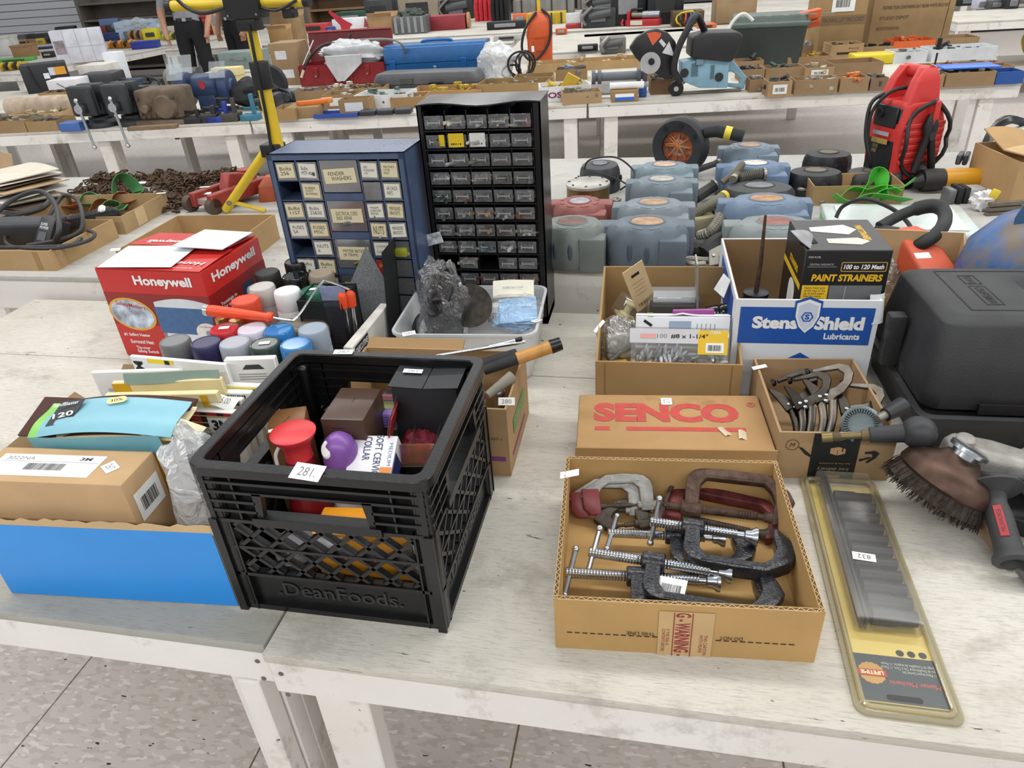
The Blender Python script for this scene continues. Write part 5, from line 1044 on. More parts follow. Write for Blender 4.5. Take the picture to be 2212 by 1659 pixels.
part(hd, 'handle_bore', cyl(.0145, .002, 20), m('#7e2a2c', .6), (0, 0, .112)); part(hd, 'name_plate', bevel(box(-.006, .006, -.0205, -.0165, .04, .09), .001, 1), m('#a8383c', .5), (0, 0, 0), (0, 0, 205)); text(hd, 'MILWAUKEE', m('#5a1c20', .6), .036, .006, (-.0085, .0188, .065), (90, 90, 205))
part(T, 'guard_cable', tube(spline([(.04, -.03, .09), (.10, -.045, .10), (.2, -.03, .10), (.3, -.02, .09)], 6), .005, 8), GB)
solo('black_bracket', 'black moulded bracket lying under the grinder handle', 'bracket', bevel(prism([(0, 0), (.05, -.02), (.10, -.16), (.16, -.17), (.17, .05), (.08, .08), (.02, .05)], .035), .006, 2), m('#202124', .55, var=.2), (.545, .985, TZ + .001))
solo('wood_wedge', 'worn wooden wedge beside the black bracket', 'wedge', bevel(prism([(0, 0), (.016, -.004), (.03, -.09), (.014, -.095)], .02), .002, 1), m('#8a7458', .8, var=.2), (.522, .985, TZ + .001))
solo('pipe_end', 'short steel pipe end beside the black bracket', 'pipe', lathe([(.014, 0), (.017, 0), (.017, .03), (.014, .03)], 20).r('X', 90), STEEL(), (.555, .885, TZ + .019), (0, 0, 20))
# ---- blister pack of sockets
T = thing('socket_pack', 'clear blister pack of black impact sockets on a yellow card', 'socket set', Vector((.331, .612, TZ)), 0, None)
PW, PD = .126, .475
part(T, 'card', box(-.052, .052, .02, .455, .002, .004), m('#e3cf7e', .5, var=.03, scale=5), (0, 0, 0))
YC = film('aged_clear_plastic', (.80, .73, .48, 1), .3, .3)
ro, ri = rrect(PW, PD, .014, 5, 0, PD / 2), rrect(PW - .022, PD - .022, .010, 5, 0, PD / 2)
part(T, 'shell_rim', frame(ro, ri, .006), YC); rm = part(T, 'shell_ridge', tube([(x, y, .008) for x, y in rrect(PW - .020, PD - .020, .01, 5, 0, PD / 2)], .0035, 8, True), YC)
part(T, 'shell_sheet', box(-PW / 2 + .011, PW / 2 - .011, .011, PD - .011, .0052, .0058), film('clear_yellowed', (.98, .97, .92, 1), .03, .0, .3))
DS = m('#26272a', .45, .3, var=.1)
for k in range(11):
    y = .15 + k * .0265; L = .062 + .0 * k; r = .0132 - .0004 * k
    g = lathe([(r * .62, 0), (r, .001), (r, .032), (r * .82, .036), (r * .82, .060), (r * .5, .061)], 16).r('Y', 90)
    part(T, 'socket', g, DS, (-.017, y, r + .004))
for x in (-.030, -.024): part(T, 'rail', bevel(box(x - .002, x + .002, .135, .455, .005, .026), .001, 1), m('#3a3835', .4, .4))
bw = .072
part(T, 'bubble', bevel(box(-.042, .046, .125, .458, .0055, .036), .006, 2), film('clear_bubble', (.95, .93, .88, 1), .06, .04, .3))
NV = m('#27384a', .45); q = patch(T, 'navy_panel', .104, .072, NV, (0, .057, .0041))
text(q, 'Master Mechanic', m('#c0433a', .5), .062, .007, (.018, -.006, .0006), (0, 0, 180), shear=.2, bold=.02); text(q, '11 Piece Impact Socket Set\nJeu de Douilles pour Cle a Choc, 11 Pieces\nJuego de Conquillos de Impacto, 11 Piezas', m('#c9cfd4', .5), .066, .017, (.016, .018, .0006), (0, 0, 180))
sl = part(q, 'lifetime_seal', prism([((.016 + .0012 * (k % 2)) * math.cos(2 * PI * k / 32), (.016 + .0012 * (k % 2)) * math.sin(2 * PI * k / 32)) for k in range(32)], .0004), m('#c69a4c', .5), (-.031, .006, .0005)); patch(sl, 'red_ribbon', .036, .010, m('#b0443a', .5), (0, 0, .0006)); text(sl, 'LIFETIME', m('#e8d9a8', .5), .028, .006, (0, 0, .0012), (0, 0, 180), bold=.03)
part(T, 'hang_hole', prism(rrect(.042, .008, .003), .0006), m('#0d1014', .7), (.0, .028, .0048))
for k, x in enumerate((.012, .026, .04)): part(T, 'black_icon', cyl(.005, .0004, 14), INK(), (x, .100, .0042))
lot_tag(T, (-.008, .245, .037), (0, 0, -6), None, .032, .016); text(T, '832', m('#77797c', .7), .018, .009, (-.008, .245, .0382), (0, 0, 174))
# ================================================================ riser tables (second row)
Z2, Z2L = .108, .07
def heavy_tube(pts, r, k=6, n=9): return tube(spline(pts, k), r, n)
# ---- hose reels
def reel(label, px, zt, w, d, h, col, lab='#a8876a', rz=0, kind='reel', var=.1):
    c = at(*px, zt); c.z = TZ + zt - h
    col = '#' + ''.join('%02x' % int(int(col[i:i + 2], 16) * .86) for i in (1, 3, 5))
    mt = m(col, .55, var=var, scale=12, bump=.12, dirt='#868a88', dirtlo=.66)
    T = thing('hose_reel', label, 'hose reel', c, rz, 'hose reels on the riser table')
    n = 40
    def ring(k, z, flat): 
        o = []
        for i in range(n):
            a = 2 * PI * i / n; q = 1 - (.05 * (1 - math.cos(8 * a)) * flat)
            o.append((w / 2 * k * q * math.cos(a), d / 2 * k * q * math.sin(a), z * h))
        return o
    if kind == 'reel':
        part(T, 'housing', loft([ring(.86, 0, .2), ring(.97, .1, .4), ring(1, .45, .5), ring(.97, .74, .8), ring(.88, .90, 1), ring(.78, .97, .6), ring(.50, 1.0, 0)]), mt)
        for s in (-1, 1): part(T, 'corner_lug', bevel(box(-.025, .025, -.03, .03, 0, h * .86), .006, 2), mt, (s * w * .44, d * .22, 0))
        part(T, 'outlet_box', bevel(box(-.035, .035, -.03, .03, 0, h * .8), .006, 2), mt, (w * .30, -d * .30, 0))
        dk = m('#46525e', .6)
        [part(T, 'vent', ball(1, 8).s(.006, .003, h * .2).t(0, -.5 * d * .985, h * .5).x(Matrix.Diagonal((w / d, 1, 1, 1))).r('Z', a), dk) for a in (-58, -28, 2, 34, 62)]
        part(T, 'top_rib', total([cbox(.022, .012, .003, 0, d * .31, 0).x(Matrix.Diagonal((w / d, 1, 1, 1))).r('Z', k * 45 + 22) for k in range(8)]), mt, (0, 0, h * .965))
    elif kind == 'knob':
        pr = [ring(.9, 0, 0), ring(1, .08, 0), ring(1, .6, 1.2), ring(.96, .8, .6), ring(.86, .94, .1), ring(.5, 1, 0)]
        part(T, 'housing', loft(pr), mt); dk = m('#0b0b0c', .7)
        [part(T, 'vent', ball(1, 8).s(.010, .004, .013).t(0, -.5 * d * .98, h * .55).x(Matrix.Diagonal((w / d, 1, 1, 1))).r('Z', a), dk) for a in (-60, -35, -10, 15, 40, 65)]
    part(T, 'name_plate', lathe([(.001, .002), (.040, .002), (.042, 0)], 26).s(w / .22, d / .22, 1), m(lab, .6, var=.25, scale=30), (0, 0, h * 1.0)); part(T, 'plate_ring', tube([(.045 * w / .22 * math.cos(2 * PI * i / 26), .045 * d / .22 * math.sin(2 * PI * i / 26), h) for i in range(26)], .003, 6, True), mt)
    return T
B1_, B2_, B3_ = '#73818d', '#6d8299', '#8c9690'
reel('blue-grey hose reel at the table edge behind the hardware carton', (1398, 478), .228, .225, .18, .12, '#6c7985')
reel('greenish grey hose reel beside the black drawer cabinet', (1236, 478), .222, .20, .17, .115, '#7f8884', '#6d4f48')
reel('blue-grey hose reel between two others, tan name plate', (1412, 436), .228, .21, .16, .12, '#85929a')
reel('blue-grey hose reel with a chalky bare top', (1430, 386), .222, .20, .165, .11, '#7d8b95', '#aaa79c')
reel('pale blue-grey hose reel with a peach name plate', (1436, 355), .218, .20, .16, .105, '#8296a0', '#c4a08a')
reel('blue-grey hose reel farthest back beside the black pipe', (1620, 313), .21, .19, .17, .10, '#7d8f9d')
reel('bluer hose reel with a white name plate', (1630, 352), .218, .21, .17, .105, '#6f87a6', '#cfcabc')
reel('bright blue-grey hose reel with an orange name plate', (1656, 428), .226, .235, .17, .115, '#748aa3', '#a9815c')
reel('light grey hose reel with a dull red band', (1676, 478), .222, .23, .17, .11, '#8d9798', '#8a5a50')
reel('black hose reel with worn white lettering', (1640, 400), .20, .22, .16, .09, '#3b3e41', '#74767a', 0, 'knob')
reel('faded red hose reel beside the drawer cabinet', (1252, 434), .20, .165, .17, .09, '#a05a52', '#9c9aa2')
reel('black and grey round reel behind the bronze drum', (1296, 352), .20, .145, .17, .10, '#3a3d42', '#6c7078', 0, 'knob')
reel('black ribbed reel with gold lettering behind two others', (1790, 328), .19, .165, .15, .085, '#232426', '#6a6250', 0, 'knob')
reel('black ribbed reel with a white sticker', (1762, 367), .18, .18, .15, .08, '#242527', '#6a6250', 0, 'knob')
reel('black and grey ribbed reel in front of the jump starter', (1890, 368), .17, .185, .15, .07, '#3a3b3c', '#5b5850', 0, 'knob')
c = at(1270, 392, .2)
T = thing('bronze_drum', 'bronze drum with a silver bolted lid', 'drum', Vector((c.x, c.y, TZ + Z2)))
part(T, 'drum', lathe([(.068, 0), (.07, .002), (.07, .08)], 32), m('#7d6440', .4, .6, var=.25, scale=15)); part(T, 'lid', lathe([(.072, .08), (.072, .088), (.066, .092), (.001, .092)], 32), m('#b8b4ac', .4, .5, var=.15, dirt='#8a7a62', dirtlo=.6))
part(T, 'bolt', total([cyl(.004, .004, 8).t(.062 * math.cos(k * PI / 4), .062 * math.sin(k * PI / 4), .09) for k in range(8)]), BLK())
T = thing('wheel_reel', 'black spoked cable reel standing on edge with a pipe stub', 'cable reel', at(1466, 378, Z2), -25)
part(T, 'rim', lathe([(.060, -.03), (.095, -.034), (.104, -.02), (.104, .02), (.095, .034), (.060, .03), (.060, -.03)], 36, False).r('X', 90), m('#26282b', .6, var=.2, dirt='#55585c', dirtlo=.62), (0, 0, .105)); part(T, 'wound_wire', lathe([(.03, -.01), (.06, -.01), (.06, .02), (.03, .02), (.03, -.01)], 24, False).r('X', 90), m('#8a4a2c', .6, var=.5, scale=50), (0, 0, .105))
part(T, 'wire_strand', total([tube(spline([(.05 * math.cos(a), -.02, .05 * math.sin(a)), (0, -.028, .01), (.05 * math.cos(a + 2.4), -.02, .05 * math.sin(a + 2.4))], 4), .003, 5) for a in (0, .7, 1.5, 2.2, 3)]), m('#b06a30', .5, var=.3), (0, 0, .105))
[part(T, 'bolt_hole', cyl(.008, .003, 10).r('X', 90), m('#0d0d0e', .8), (.08 * math.cos(k), -.032, .105 + .08 * math.sin(k))) for k in (.6, 1.4, 2.2)]; part(T, 'pipe_stub', tube([(.09, 0, .16), (.13, .01, .165), (.22, .03, .15)], [.02, .021, .021], 14), RUB()); part(T, 'yellow_band', tube([(.158, .016, .162), (.18, .021, .1575)], .0225, 14), m('#d9c63a', .4))
# ---- heap of hose fittings between the reels
HOSE = m('#5f5b50', .8, var=.25, scale=30); DH = m('#2b2b2c', .7, var=.2); ZB = Z2
def hose(label, pts, r, mt, coil=True, name='hose_fitting', cat='hose', z=None, tipc=None):
    P = [at(x, y, zz) for x, y, zz in pts]; o = P[0].copy()
    T = thing(name, label, cat, o, 0, 'hose ends heaped between the reels')
    sp = spline([p - o for p in P], 8); part(T, 'hose', tube(sp, r, 9), mt)
    if coil:
        gs = []
        for i in range(2, len(sp) - 2, 1):
            d = (sp[i + 1] - sp[i - 1]).normalized(); q = d.to_track_quat('Z', 'Y').to_matrix().to_4x4(); q.translation = sp[i]
            gs.append(lathe([(r * .95, -.0022), (r * 1.16, 0), (r * .95, .0022)], 9).x(q))
        part(T, 'spring_guard', total(gs), m('#8c8a80', .5, .4, var=.1))
    part(T, 'ferrule', tube([sp[-2], sp[-1] + (sp[-1] - sp[-2]) * 1.5], r * 1.25, 10), tipc or m('#9a978c', .4, .7))
    return T
hose('grey spring-guarded hose end curling over the heap', [(1510, 510, .15), (1535, 500, .17), (1555, 470, .17), (1552, 445, .15)], .014, HOSE)
hose('dark coiled hose stub below the blue reel', [(1590, 385, .2), (1620, 378, .2), (1650, 376, .2)], .016, DH)
hose('thin black hose beside the peach-plated reel', [(1495, 372, .13), (1520, 362, .16), (1550, 352, .16)], .011, DH, False)
hose('olive hose end with a yellow ring', [(1495, 465, .16), (1530, 445, .18), (1562, 425, .19)], .014, m('#6b6752', .8), True, tipc=m('#d2b93a', .4))
hose('looped tan hose over the blue reel', [(1560, 395, .19), (1590, 370, .22), (1603, 355, .235), (1600, 362, .22), (1585, 385, .21)], .010, m('#6b6352', .8), False)
hose('dark grip with a chrome end between the reels', [(1500, 430, .15), (1530, 410, .15), (1545, 400, .16)], .018, DH, False)
hose('black swivel fitting beside the front reel', [(1480, 530, .14), (1510, 535, .14), (1530, 530, .13)], .022, m('#3a3733', .7, var=.3), False)
hose('beige hose end low in the heap', [(1505, 415, .13), (1525, 405, .14), (1560, 380, .15)], .009, m('#a39a7c', .8), False)
hose('black rubber bundle at the foot of the heap', [(1520, 550, .13), (1550, 525, .15), (1580, 520, .14), (1590, 545, .12)], .026, DH, False)
hose('black hose lying behind the grey spring guard', [(1500, 480, .13), (1545, 455, .13), (1580, 440, .12)], .018, DH)
for k, (x, y, lab) in enumerate(((1508, 565, 'grey steel hook with a red catch among the hose ends'), (1312, 440, 'grey snap hook beside the red reel'), (1730, 405, 'bright steel hook beside the black reel'))):
    c = at(x, y, Z2 + .02)
    T = thing('snap_hook', lab, 'hook', c, 20 + 40 * k, 'steel hooks among the hose reels')
    part(T, 'hook', tube(spline([(.05, 0, 0), (.02, .01, 0), (-.02, .02, .004), (-.04, 0, .006), (-.02, -.022, .004), (.01, -.018, 0)], 6), .007, 8), m('#a09c92', .45, .7, var=.15)); part(T, 'eye', tube([(.05 + .014 * math.cos(a), .014 * math.sin(a), 0) for a in [2 * PI * i / 14 for i in range(14)]], .005, 8, True), m('#8f8b80', .45, .7))
c = at(1560, 575, Z2 + .01)
T = thing('steel_bracket', 'grey riveted steel bracket at the edge of the riser table', 'bracket', c, 10, None, 40)
part(T, 'plate', bevel(prism([(-.035, 0), (.04, .01), (.045, .05), (.0, .06), (-.03, .045)], .006), .001, 1), m('#8d8980', .5, .5, var=.15)); part(T, 'arm', bevel(prism([(-.02, -.05), (.0, -.05), (.02, .02), (-.005, .03)], .006), .001, 1), m('#a09c92', .5, .5), (0, 0, .006)); part(T, 'rivet', total([cyl(.004, .003, 10).t(x, y, .006) for x, y in ((.03, .02), (.03, .042), (-.02, .03))]), STEEL())
solo('burlap_pad', 'folded beige pad tucked in the hose heap', 'pad', bevel(box(-.04, .04, -.03, .03, 0, .05), .006, 2), m('#a9a07e', .9, var=.1), at(1512, 500, Z2 + .0), (0, 0, 30))
P = [at(1262, 365, .2), at(1275, 345, .24), at(1330, 340, .26), at(1368, 368, .22), at(1365, 390, .2), at(1340, 410, .18)]
solo('loop_cable', 'thin black cable looping over the grey reels', 'cable', tube(spline([p - P[0] for p in P], 8), .003, 7), DH, P[0])
P = [at(1285, 372, .2), at(1330, 385, .19), at(1365, 405, .17)]
solo('loop_cable', 'thin dark cable running down to the bronze drum', 'cable', tube(spline([p - P[0] for p in P], 8), .0028, 7), DH, P[0])
# ---- jump starter
T = thing('jump_starter', 'red portable jump starter with black clamps and cables', 'jump starter', at(1930, 396, Z2), 28); T.scale = (.86, .86, 1)
JR = m('#c8332f', .4, var=.05); JD = m('#1b1c1e', .45, var=.1)
def jr(y0, y1, x0, x1, z, r=.02): return [(x, y, z) for x, y in rrect(x1 - x0, y1 - y0, r, 3, (x0 + x1) / 2, (y0 + y1) / 2)]
part(T, 'base_foot', loft([jr(-.085, .085, -.105, .105, .0), jr(-.085, .085, -.105, .105, .03)]), JD)
part(T, 'body', bevel(loft([jr(-.08, .08, -.10, .10, .03), jr(-.08, .08, -.10, .10, .07), jr(-.085, .085, -.10, .11, .10), jr(-.085, .085, -.10, .11, .19), jr(-.08, .08, -.09, .08, .26), jr(-.075, .075, -.085, .06, .275)]), .003, 1), JR)
for s in (-1, 1): part(T, 'handle_side', bevel(loft([jr(s * .055 - .022, s * .055 + .022, -.085, .06, .265, .012), jr(s * .052 - .020, s * .052 + .020, -.06, .05, .33, .012), jr(s * .045 - .018, s * .045 + .018, -.03, .03, .368, .01)]), .002, 1), JR)
part(T, 'grip', tube([(0, -.06, .352), (0, .06, .352)], .020, 12), JR)
for k in range(6): part(T, 'body_rib', bevel(box(-.085, .095, -.089, -.083, .085 + .022 * k, .098 + .022 * k), .002, 1), JR)
part(T, 'control_panel', bevel(box(-.108, -.098, -.065, .065, .05, .25), .003, 1), JD, (0, 0, 0), (0, 3, 0)); part(T, 'gauge_panel', bevel(box(-.116, -.108, -.055, .055, .19, .255), .003, 1), m('#232427', .4), (0, 0, 0), (0, 3, 0)); part(T, 'knob', cyl(.014, .012, 16).r('Y', -90), JD, (-.104, .02, .235)); part(T, 'led_row', box(-.1115, -.1095, -.04, .04, .17, .182), m('#9fa1a3', .5)); b = part(T, 'yellow_frame', box(-.1115, -.1098, -.04, .04, .145, .160), m('#a58d4a', .5)); text(T, 'BOOSTER PAC\n12V DC\nMADE', m('#b99f58', .5), .055, .04, (-.1125, 0, .135), (90, 0, -90))
def jclamp(y, tilt, label):
    for s in (-1, 1):
        part(T, 'clamp_handle', tube([(.0 + s * .006, y, .235), (s * .014, y - .004, .2), (s * .010, y - .006, .17), (s * .034, y - .010, .09), (s * .042, y - .012, .06)], [.010, .018, .014, .014, .012], 10).r('Y', tilt), JD, (.012, 0, 0))
    part(T, 'clamp_pivot', cyl(.014, .012, 14).r('X', 90), m('#303235', .4), (.012, y - .012, .172))
jclamp(-.100, 0, '')
part(T, 'clamp_hook', bevel(box(.005, .030, -.115, -.08, .20, .275), .004, 2), JR)
part(T, 'cable', tube([(.01 + .095 * math.cos(2 * PI * i / 28), -.095 - .012 * math.sin(i), .155 + .118 * math.sin(2 * PI * i / 28)) for i in range(28)], .0075, 8, True), JD)
part(T, 'cable', heavy_tube([(-.09, .04, .29), (-.135, .05, .26), (-.15, .03, .17), (-.13, .0, .08), (-.10, .03, .05)], .007), JD); part(T, 'cable', heavy_tube([(-.04, -.02, .31), (-.10, -.0, .30), (-.14, .03, .24), (-.145, .02, .14)], .006), JD); part(T, 'cable', heavy_tube([(.09, .03, .25), (.13, .03, .22), (.12, .05, .18)], .007), JD)
lot_tag(T, (.02, -.045, .372), (20, 0, 60), None, .04, .016); part(T, 'strap_hook', blob(.05, .05, .07, 2, .3), JD, (-.11, -.02, .0))
# ---- nailers and odd tools
T = thing('nail_gun', 'black and yellow cordless nailer lying on its side', 'nail gun', at(1998, 414, Z2 + .0), 8)
NY = m('#c98f1c', .4, var=.06)
part(T, 'motor', tube([(-.02, .0, .038), (.02, 0, .038), (.045, 0, .038)], [.034, .036, .034], 18), m('#2a2725', .6, var=.2)); part(T, 'housing', tube([(.04, 0, .038), (.10, 0, .038), (.18, 0, .036)], [.033, .034, .03], 18), NY); part(T, 'grip', tube([(-.015, .02, .05), (.0, .10, .085), (.01, .16, .09)], [.022, .02, .022], 12), m('#35312e', .7)); part(T, 'battery_mount', bevel(box(-.0, .07, .13, .18, .07, .12), .006, 2), NY); part(T, 'magazine', bevel(box(-.015, .0, 0, .18, 0, .03), .003, 1), m('#55585b', .4, .6), (.11, .04, .07), (-8, 0, -30)); part(T, 'magazine', bevel(box(.004, .018, 0, .18, 0, .03), .003, 1), m('#3f4245', .4, .6), (.11, .04, .07), (-8, 0, -30)); part(T, 'nose', tube([(-.05, .0, .03), (-.02, 0, .036)], [.015, .028], 12), BLK())
T = thing('tool_battery', 'silver and black box-shaped tool end beside the paper-stuffed carton', 'tool', at(2068, 440, Z2), 10); T.scale = (1, 1, .75)
part(T, 'body', rbox(.06, .05, .06, .006, 2, .045, .02), m('#a9aaab', .4, .2)); part(T, 'bumper', rbox(.016, .058, .068, .004, 2, 0, .02), RUB()); part(T, 'bumper', rbox(.016, .056, .066, .004, 2, .02, .02), RUB()); part(T, 'end', rbox(.024, .05, .06, .006, 2, -.022, .02), m('#6d6f70', .4, .3))
# ---- carton of packing paper
T = open_box('carton', 'crumpled brown carton with open flaps and printed word on its side', at(2206, 446, Z2) + Vector((.085, .0, 0)), .26, .26, .135, 8, CB('#b08c5e'), th=.004)
part(T, 'flap', sheet(.26, .12, 8, 4, lambda u, v: .012 * math.sin(u * 6) * v, .004), CB('#b8976a'), (0, .04, .150), (-6, 0, -4)); part(T, 'flap', sheet(.26, .12, 8, 4, lambda u, v: .02 * math.sin(u * 4 + 1) * v, .004), CB('#a88658'), (0.01, .20, .15), (12, 0, 6)); text(T, 'GEORGIA', m('#4f5a78', .7), .07, .018, (-.075, -.001, .085), (90, 20, 0), bold=.03)
solo('paper_scrap', 'crumpled white paper scrap against the brown carton', 'paper', blob(.06, .05, .06, 31, .5, 18, 10, 4), m('#e3dfe2', .7, var=.1), at(2110, 448, Z2) + Vector((0, -.03, 0)))
solo('yellow_wrapper', 'small yellow wrapper on the white scrap', 'wrapper', rbox(.022, .012, .026, .003), m('#d9bf2e', .4), at(2143, 428, Z2 + .05), (0, 20, 10)); T = thing('wood_shims', 'short bundle of grey wood shims by the carton', 'wood', at(2150, 452, Z2) + Vector((.0, -.05, .0)), 14)
for k in range(3): part(T, 'shim', box(-.05, .05, -.008, .008, .014 * k, .014 * k + .010), m('#6e6558', .8, var=.2), (.002 * k, 0, .0))
T = thing('welding_visor', 'black curved face shield strap behind the carton', 'face shield', at(2150, 330, Z2 + .05) + Vector((.06, .06, 0)), 15)
part(T, 'band', total([tube(spline([(-.09, -.03 * k, 0), (-.06, .02, .06), (0, .05 - .02 * k, .09), (.08, .05, .07)], 8), .014, 6).s(1, 1, 1) for k in (0, 1)]), m('#151618', .25)); part(T, 'shield', blob(.22, .16, .10, 3, .05, 24, 12), m('#cfd0d2', .3, var=.05), (.10, .02, -.03))
# ---- green straps in an open carton, storage case below
T = open_box('carton', 'open carton with lime green ribbon straps', at(1848, 444, Z2), .265, .15, .062, 2, CB('#967850'), th=.004)
LG = m('#53b83f', .45, var=.06)
def ribbon(par, pts, w, mt, name='strap', th=.0015):
    sp = [Vector(p) for p in spline(pts, 6)]; v, f = [], []
    for i, p in enumerate(sp):
        d = (sp[min(i + 1, len(sp) - 1)] - sp[max(i - 1, 0)]).normalized(); s = d.cross(Vector((0, .5, .85))).normalized() * w / 2; n = d.cross(s).normalized() * th
        v += [p - s, p + s, p + s + n, p - s + n]
    for i in range(len(sp) - 1):
        a, b = i * 4, i * 4 + 4
        for k in range(4): f.append((a + k, a + (k + 1) % 4, b + (k + 1) % 4, b + k))
    f += [(0, 1, 2, 3), (len(v) - 4, len(v) - 3, len(v) - 2, len(v) - 1)]
    return part(par, name, G(v, f), mt)
c = at(1870, 428, Z2 + .03)
T = thing('ratchet_strap', 'lime green webbing strap spilling out of its carton', 'strap', c, 0)
for pts in ([(-.09, -.02, .0), (-.05, .0, .03), (.0, .01, .02), (.05, .0, .035), (.09, -.01, .02)], [(-.02, 0, .0), (.01, .02, .05), (.03, .02, .085), (.04, .0, .04), (.05, -.02, .0)], [(.0, -.03, .0), (.04, -.02, .03), (.09, .0, .03), (.13, .01, .055)], [(-.10, -.03, .02), (-.06, -.04, .0), (0, -.035, .02), (.08, -.04, .01), (.11, -.03, .0)]): ribbon(T, pts, .046, LG)
solo('strap_buckle', 'dull steel buckle in the strap carton', 'buckle', tube([(.03 * math.cos(a), .018 * math.sin(a), 0) for a in [2 * PI * i / 16 for i in range(16)]], .006, 8, True), STEEL(), at(1778, 432, Z2 + .012), (0, 0, 20))
a = Vector((.435, 1.90, TZ + Z2)); 
T = thing('organizer_case', 'pale translucent storage case with a lime green base', 'case', Vector((.455, 1.975, TZ + Z2)), -4)
part(T, 'base', bevel(box(0, .37, 0, .26, 0, .025), .006, 2), m('#5cc43e', .4)); part(T, 'lid', bevel(box(-.004, .374, -.004, .264, .0255, .048), .010, 3), m('#b9c4c0', .25, var=.08, dirt='#98b6a4', dirtlo=.6)); part(T, 'lid_panel', bevel(box(.03, .34, .03, .23, .048, .051), .002, 1), m('#c3cdc9', .2, var=.06)); part(T, 'latch', rbox(.04, .012, .03, .003, 2, .08, -.008, .01), m('#2b2d2e', .5))
# ---- orange electric tool in an open tray
T = open_box('carton', 'long shallow open tray carton holding the orange electric tool', Vector((.555, 1.575, TZ)), .23, .20, .11, -8, CB('#b49468'), th=.004, hb=.23)
part(T, 'hand_slot', prism(rrect(.05, .018, .008), .0006), m('#5d4a30', .8), (.06, .1953, .10), FR)
P0 = at(1985, 560, .17)
T = thing('electric_tool', 'orange electric saw body with a black loop handle', 'power tool', P0, 0)
def rel(px, py, z): return at(px, py, z) - P0
ORG = m('#c9573a', .5, var=.08, dirt='#a8543f', dirtlo=.62)
a, b = rel(1952, 505, .20), rel(2020, 610, .13)
d = (b - a).normalized(); q = d.to_track_quat('Z', 'Y').to_matrix().to_4x4()
def seg(t, w, h, r=.012):
    p = a.lerp(b, t); Q = q.copy(); Q.translation = p; return [Q @ Vector((x, y, 0)) for x, y in rrect(w, h, r, 3)]
part(T, 'body', bevel(loft([seg(0, .055, .05), seg(.15, .075, .065), seg(.6, .085, .07), seg(1.0, .09, .07)]), .002, 1), ORG); lot_tag(T, rel(1993, 552, .225), (20, 0, 10), None, .032, .018)
part(T, 'nose', loft([seg(1.0, .085, .065), seg(1.25, .07, .055)]), m('#3a3a3a', .6))
HB = m('#222324', .65, var=.15, dirt='#4a4945', dirtlo=.66)
part(T, 'loop_handle', tube(spline([rel(1900, 490, .20), rel(1945, 465, .22), rel(1995, 447, .24), rel(2030, 448, .245), rel(2042, 470, .235), rel(2030, 498, .225), rel(1995, 525, .205), rel(1968, 538, .18)], 6), [.014] * 10 + [.018] * 10 + [.016] * 23, 12), HB); part(T, 'rear_grip', tube(spline([rel(1895, 495, .19), rel(1925, 510, .19), rel(1950, 520, .19)], 5), [.012, .014, .016, .02, .022, .024, .026, .026, .026, .026, .026], 12), HB)
part(T, 'cord', tube(spline([rel(1806, 470, .17), rel(1822, 445, .20), rel(1868, 430, .23), rel(1925, 450, .21), rel(1960, 480, .18), rel(1975, 510, .17)], 7), .0055, 8), HB)
# ---- propane tank
T = thing('gas_cylinder', 'worn blue steel gas cylinder with rusty dust on top', 'gas cylinder', Vector((.905, 1.665, TZ)), 0); T.scale = (1, 1, 1.1)
TB = m('#1f5fa0', .45, var=.15, scale=10, bump=.1, dirt='#75695a', dirtlo=.44)
part(T, 'tank', lathe([(.05, 0.01), (.15, .03), (.178, .10), (.18, .16), (.170, .215), (.135, .262), (.08, .285), (.02, .292), (.001, .292)], 48).s(1.35, .8, 1), TB); part(T, 'foot_ring', lathe([(.11, 0), (.115, 0), (.115, .04), (.11, .04)], 30).s(1.3, .8, 1), TB)
part(T, 'lug', bevel(prism([(-.018, 0), (.018, 0), (.016, .03), (.03, .05), (.03, .06), (-.01, .06), (-.02, .03)], .006), .001, 1), m('#3a5f86', .5, .3, var=.2), (-.150, -.035, .246), (80, 0, -20)); part(T, 'lug_hole', cyl(.007, .0068, 14), m('#9c9a92', .7), (-.147, -.0468, .260), (80, 0, -20))
# ================================================================ left riser: chargers, straps, chains, sheets
T = open_box('carton', 'long shallow carton full of black chargers and cables', Vector((-2.125, 1.815, TZ + Z2L)), .47, .315, .068, 1, CB('#a3855b'))
part(T, 'tape_strip', box(-.05, .0, -.0008, 0, .004, .064), CB('#92744a')); part(T, 'tape_strip', box(.17, .19, -.0008, 0, .004, .064), CB('#8f7148'))
CBK = m('#2a2a2c', .55, var=.15)
T = thing('battery_charger', 'black plug-in power adapter with white lettering', 'adapter', at(85, 530, Z2L + .04), -18, None, -38)
part(T, 'body', bevel(box(-.04, .045, 0, .055, 0, .10), .005, 2), m('#202124', .45, var=.1)); text(T, 'SUPER\nPOWER', m('#c9ccd0', .5), .05, .022, (0, -.001, .068), FR, bold=.02); patch(T, 'print_block', .045, .03, m('#4b4d52', .5), (0, -.001, .032), FR)
def cord(label, pts, r=.009, mt=None, name='cable', cat='cable', group='black cables in the charger carton'):
    P = [at(*p) for p in pts]; return solo(name, label, cat, tube(spline([p - P[0] for p in P], 8), r, 8), mt or CBK, P[0], group=group)
cord('thick black cable arching high over the charger carton', [(-20, 470, .14), (30, 430, .18), (85, 413, .20), (118, 440, .19), (128, 490, .17), (120, 520, .13)])
cord('black cable looping around the power adapter', [(20, 480, .12), (12, 510, .12), (20, 530, .12), (70, 537, .135), (130, 535, .14), (190, 520, .14), (205, 505, .145), (190, 498, .14)], .006)
cord('black cable coiled behind the maroon grip', [(105, 470, .14), (135, 425, .17), (165, 430, .18), (178, 465, .17), (172, 500, .14), (120, 520, .13), (60, 530, .12)], .007)
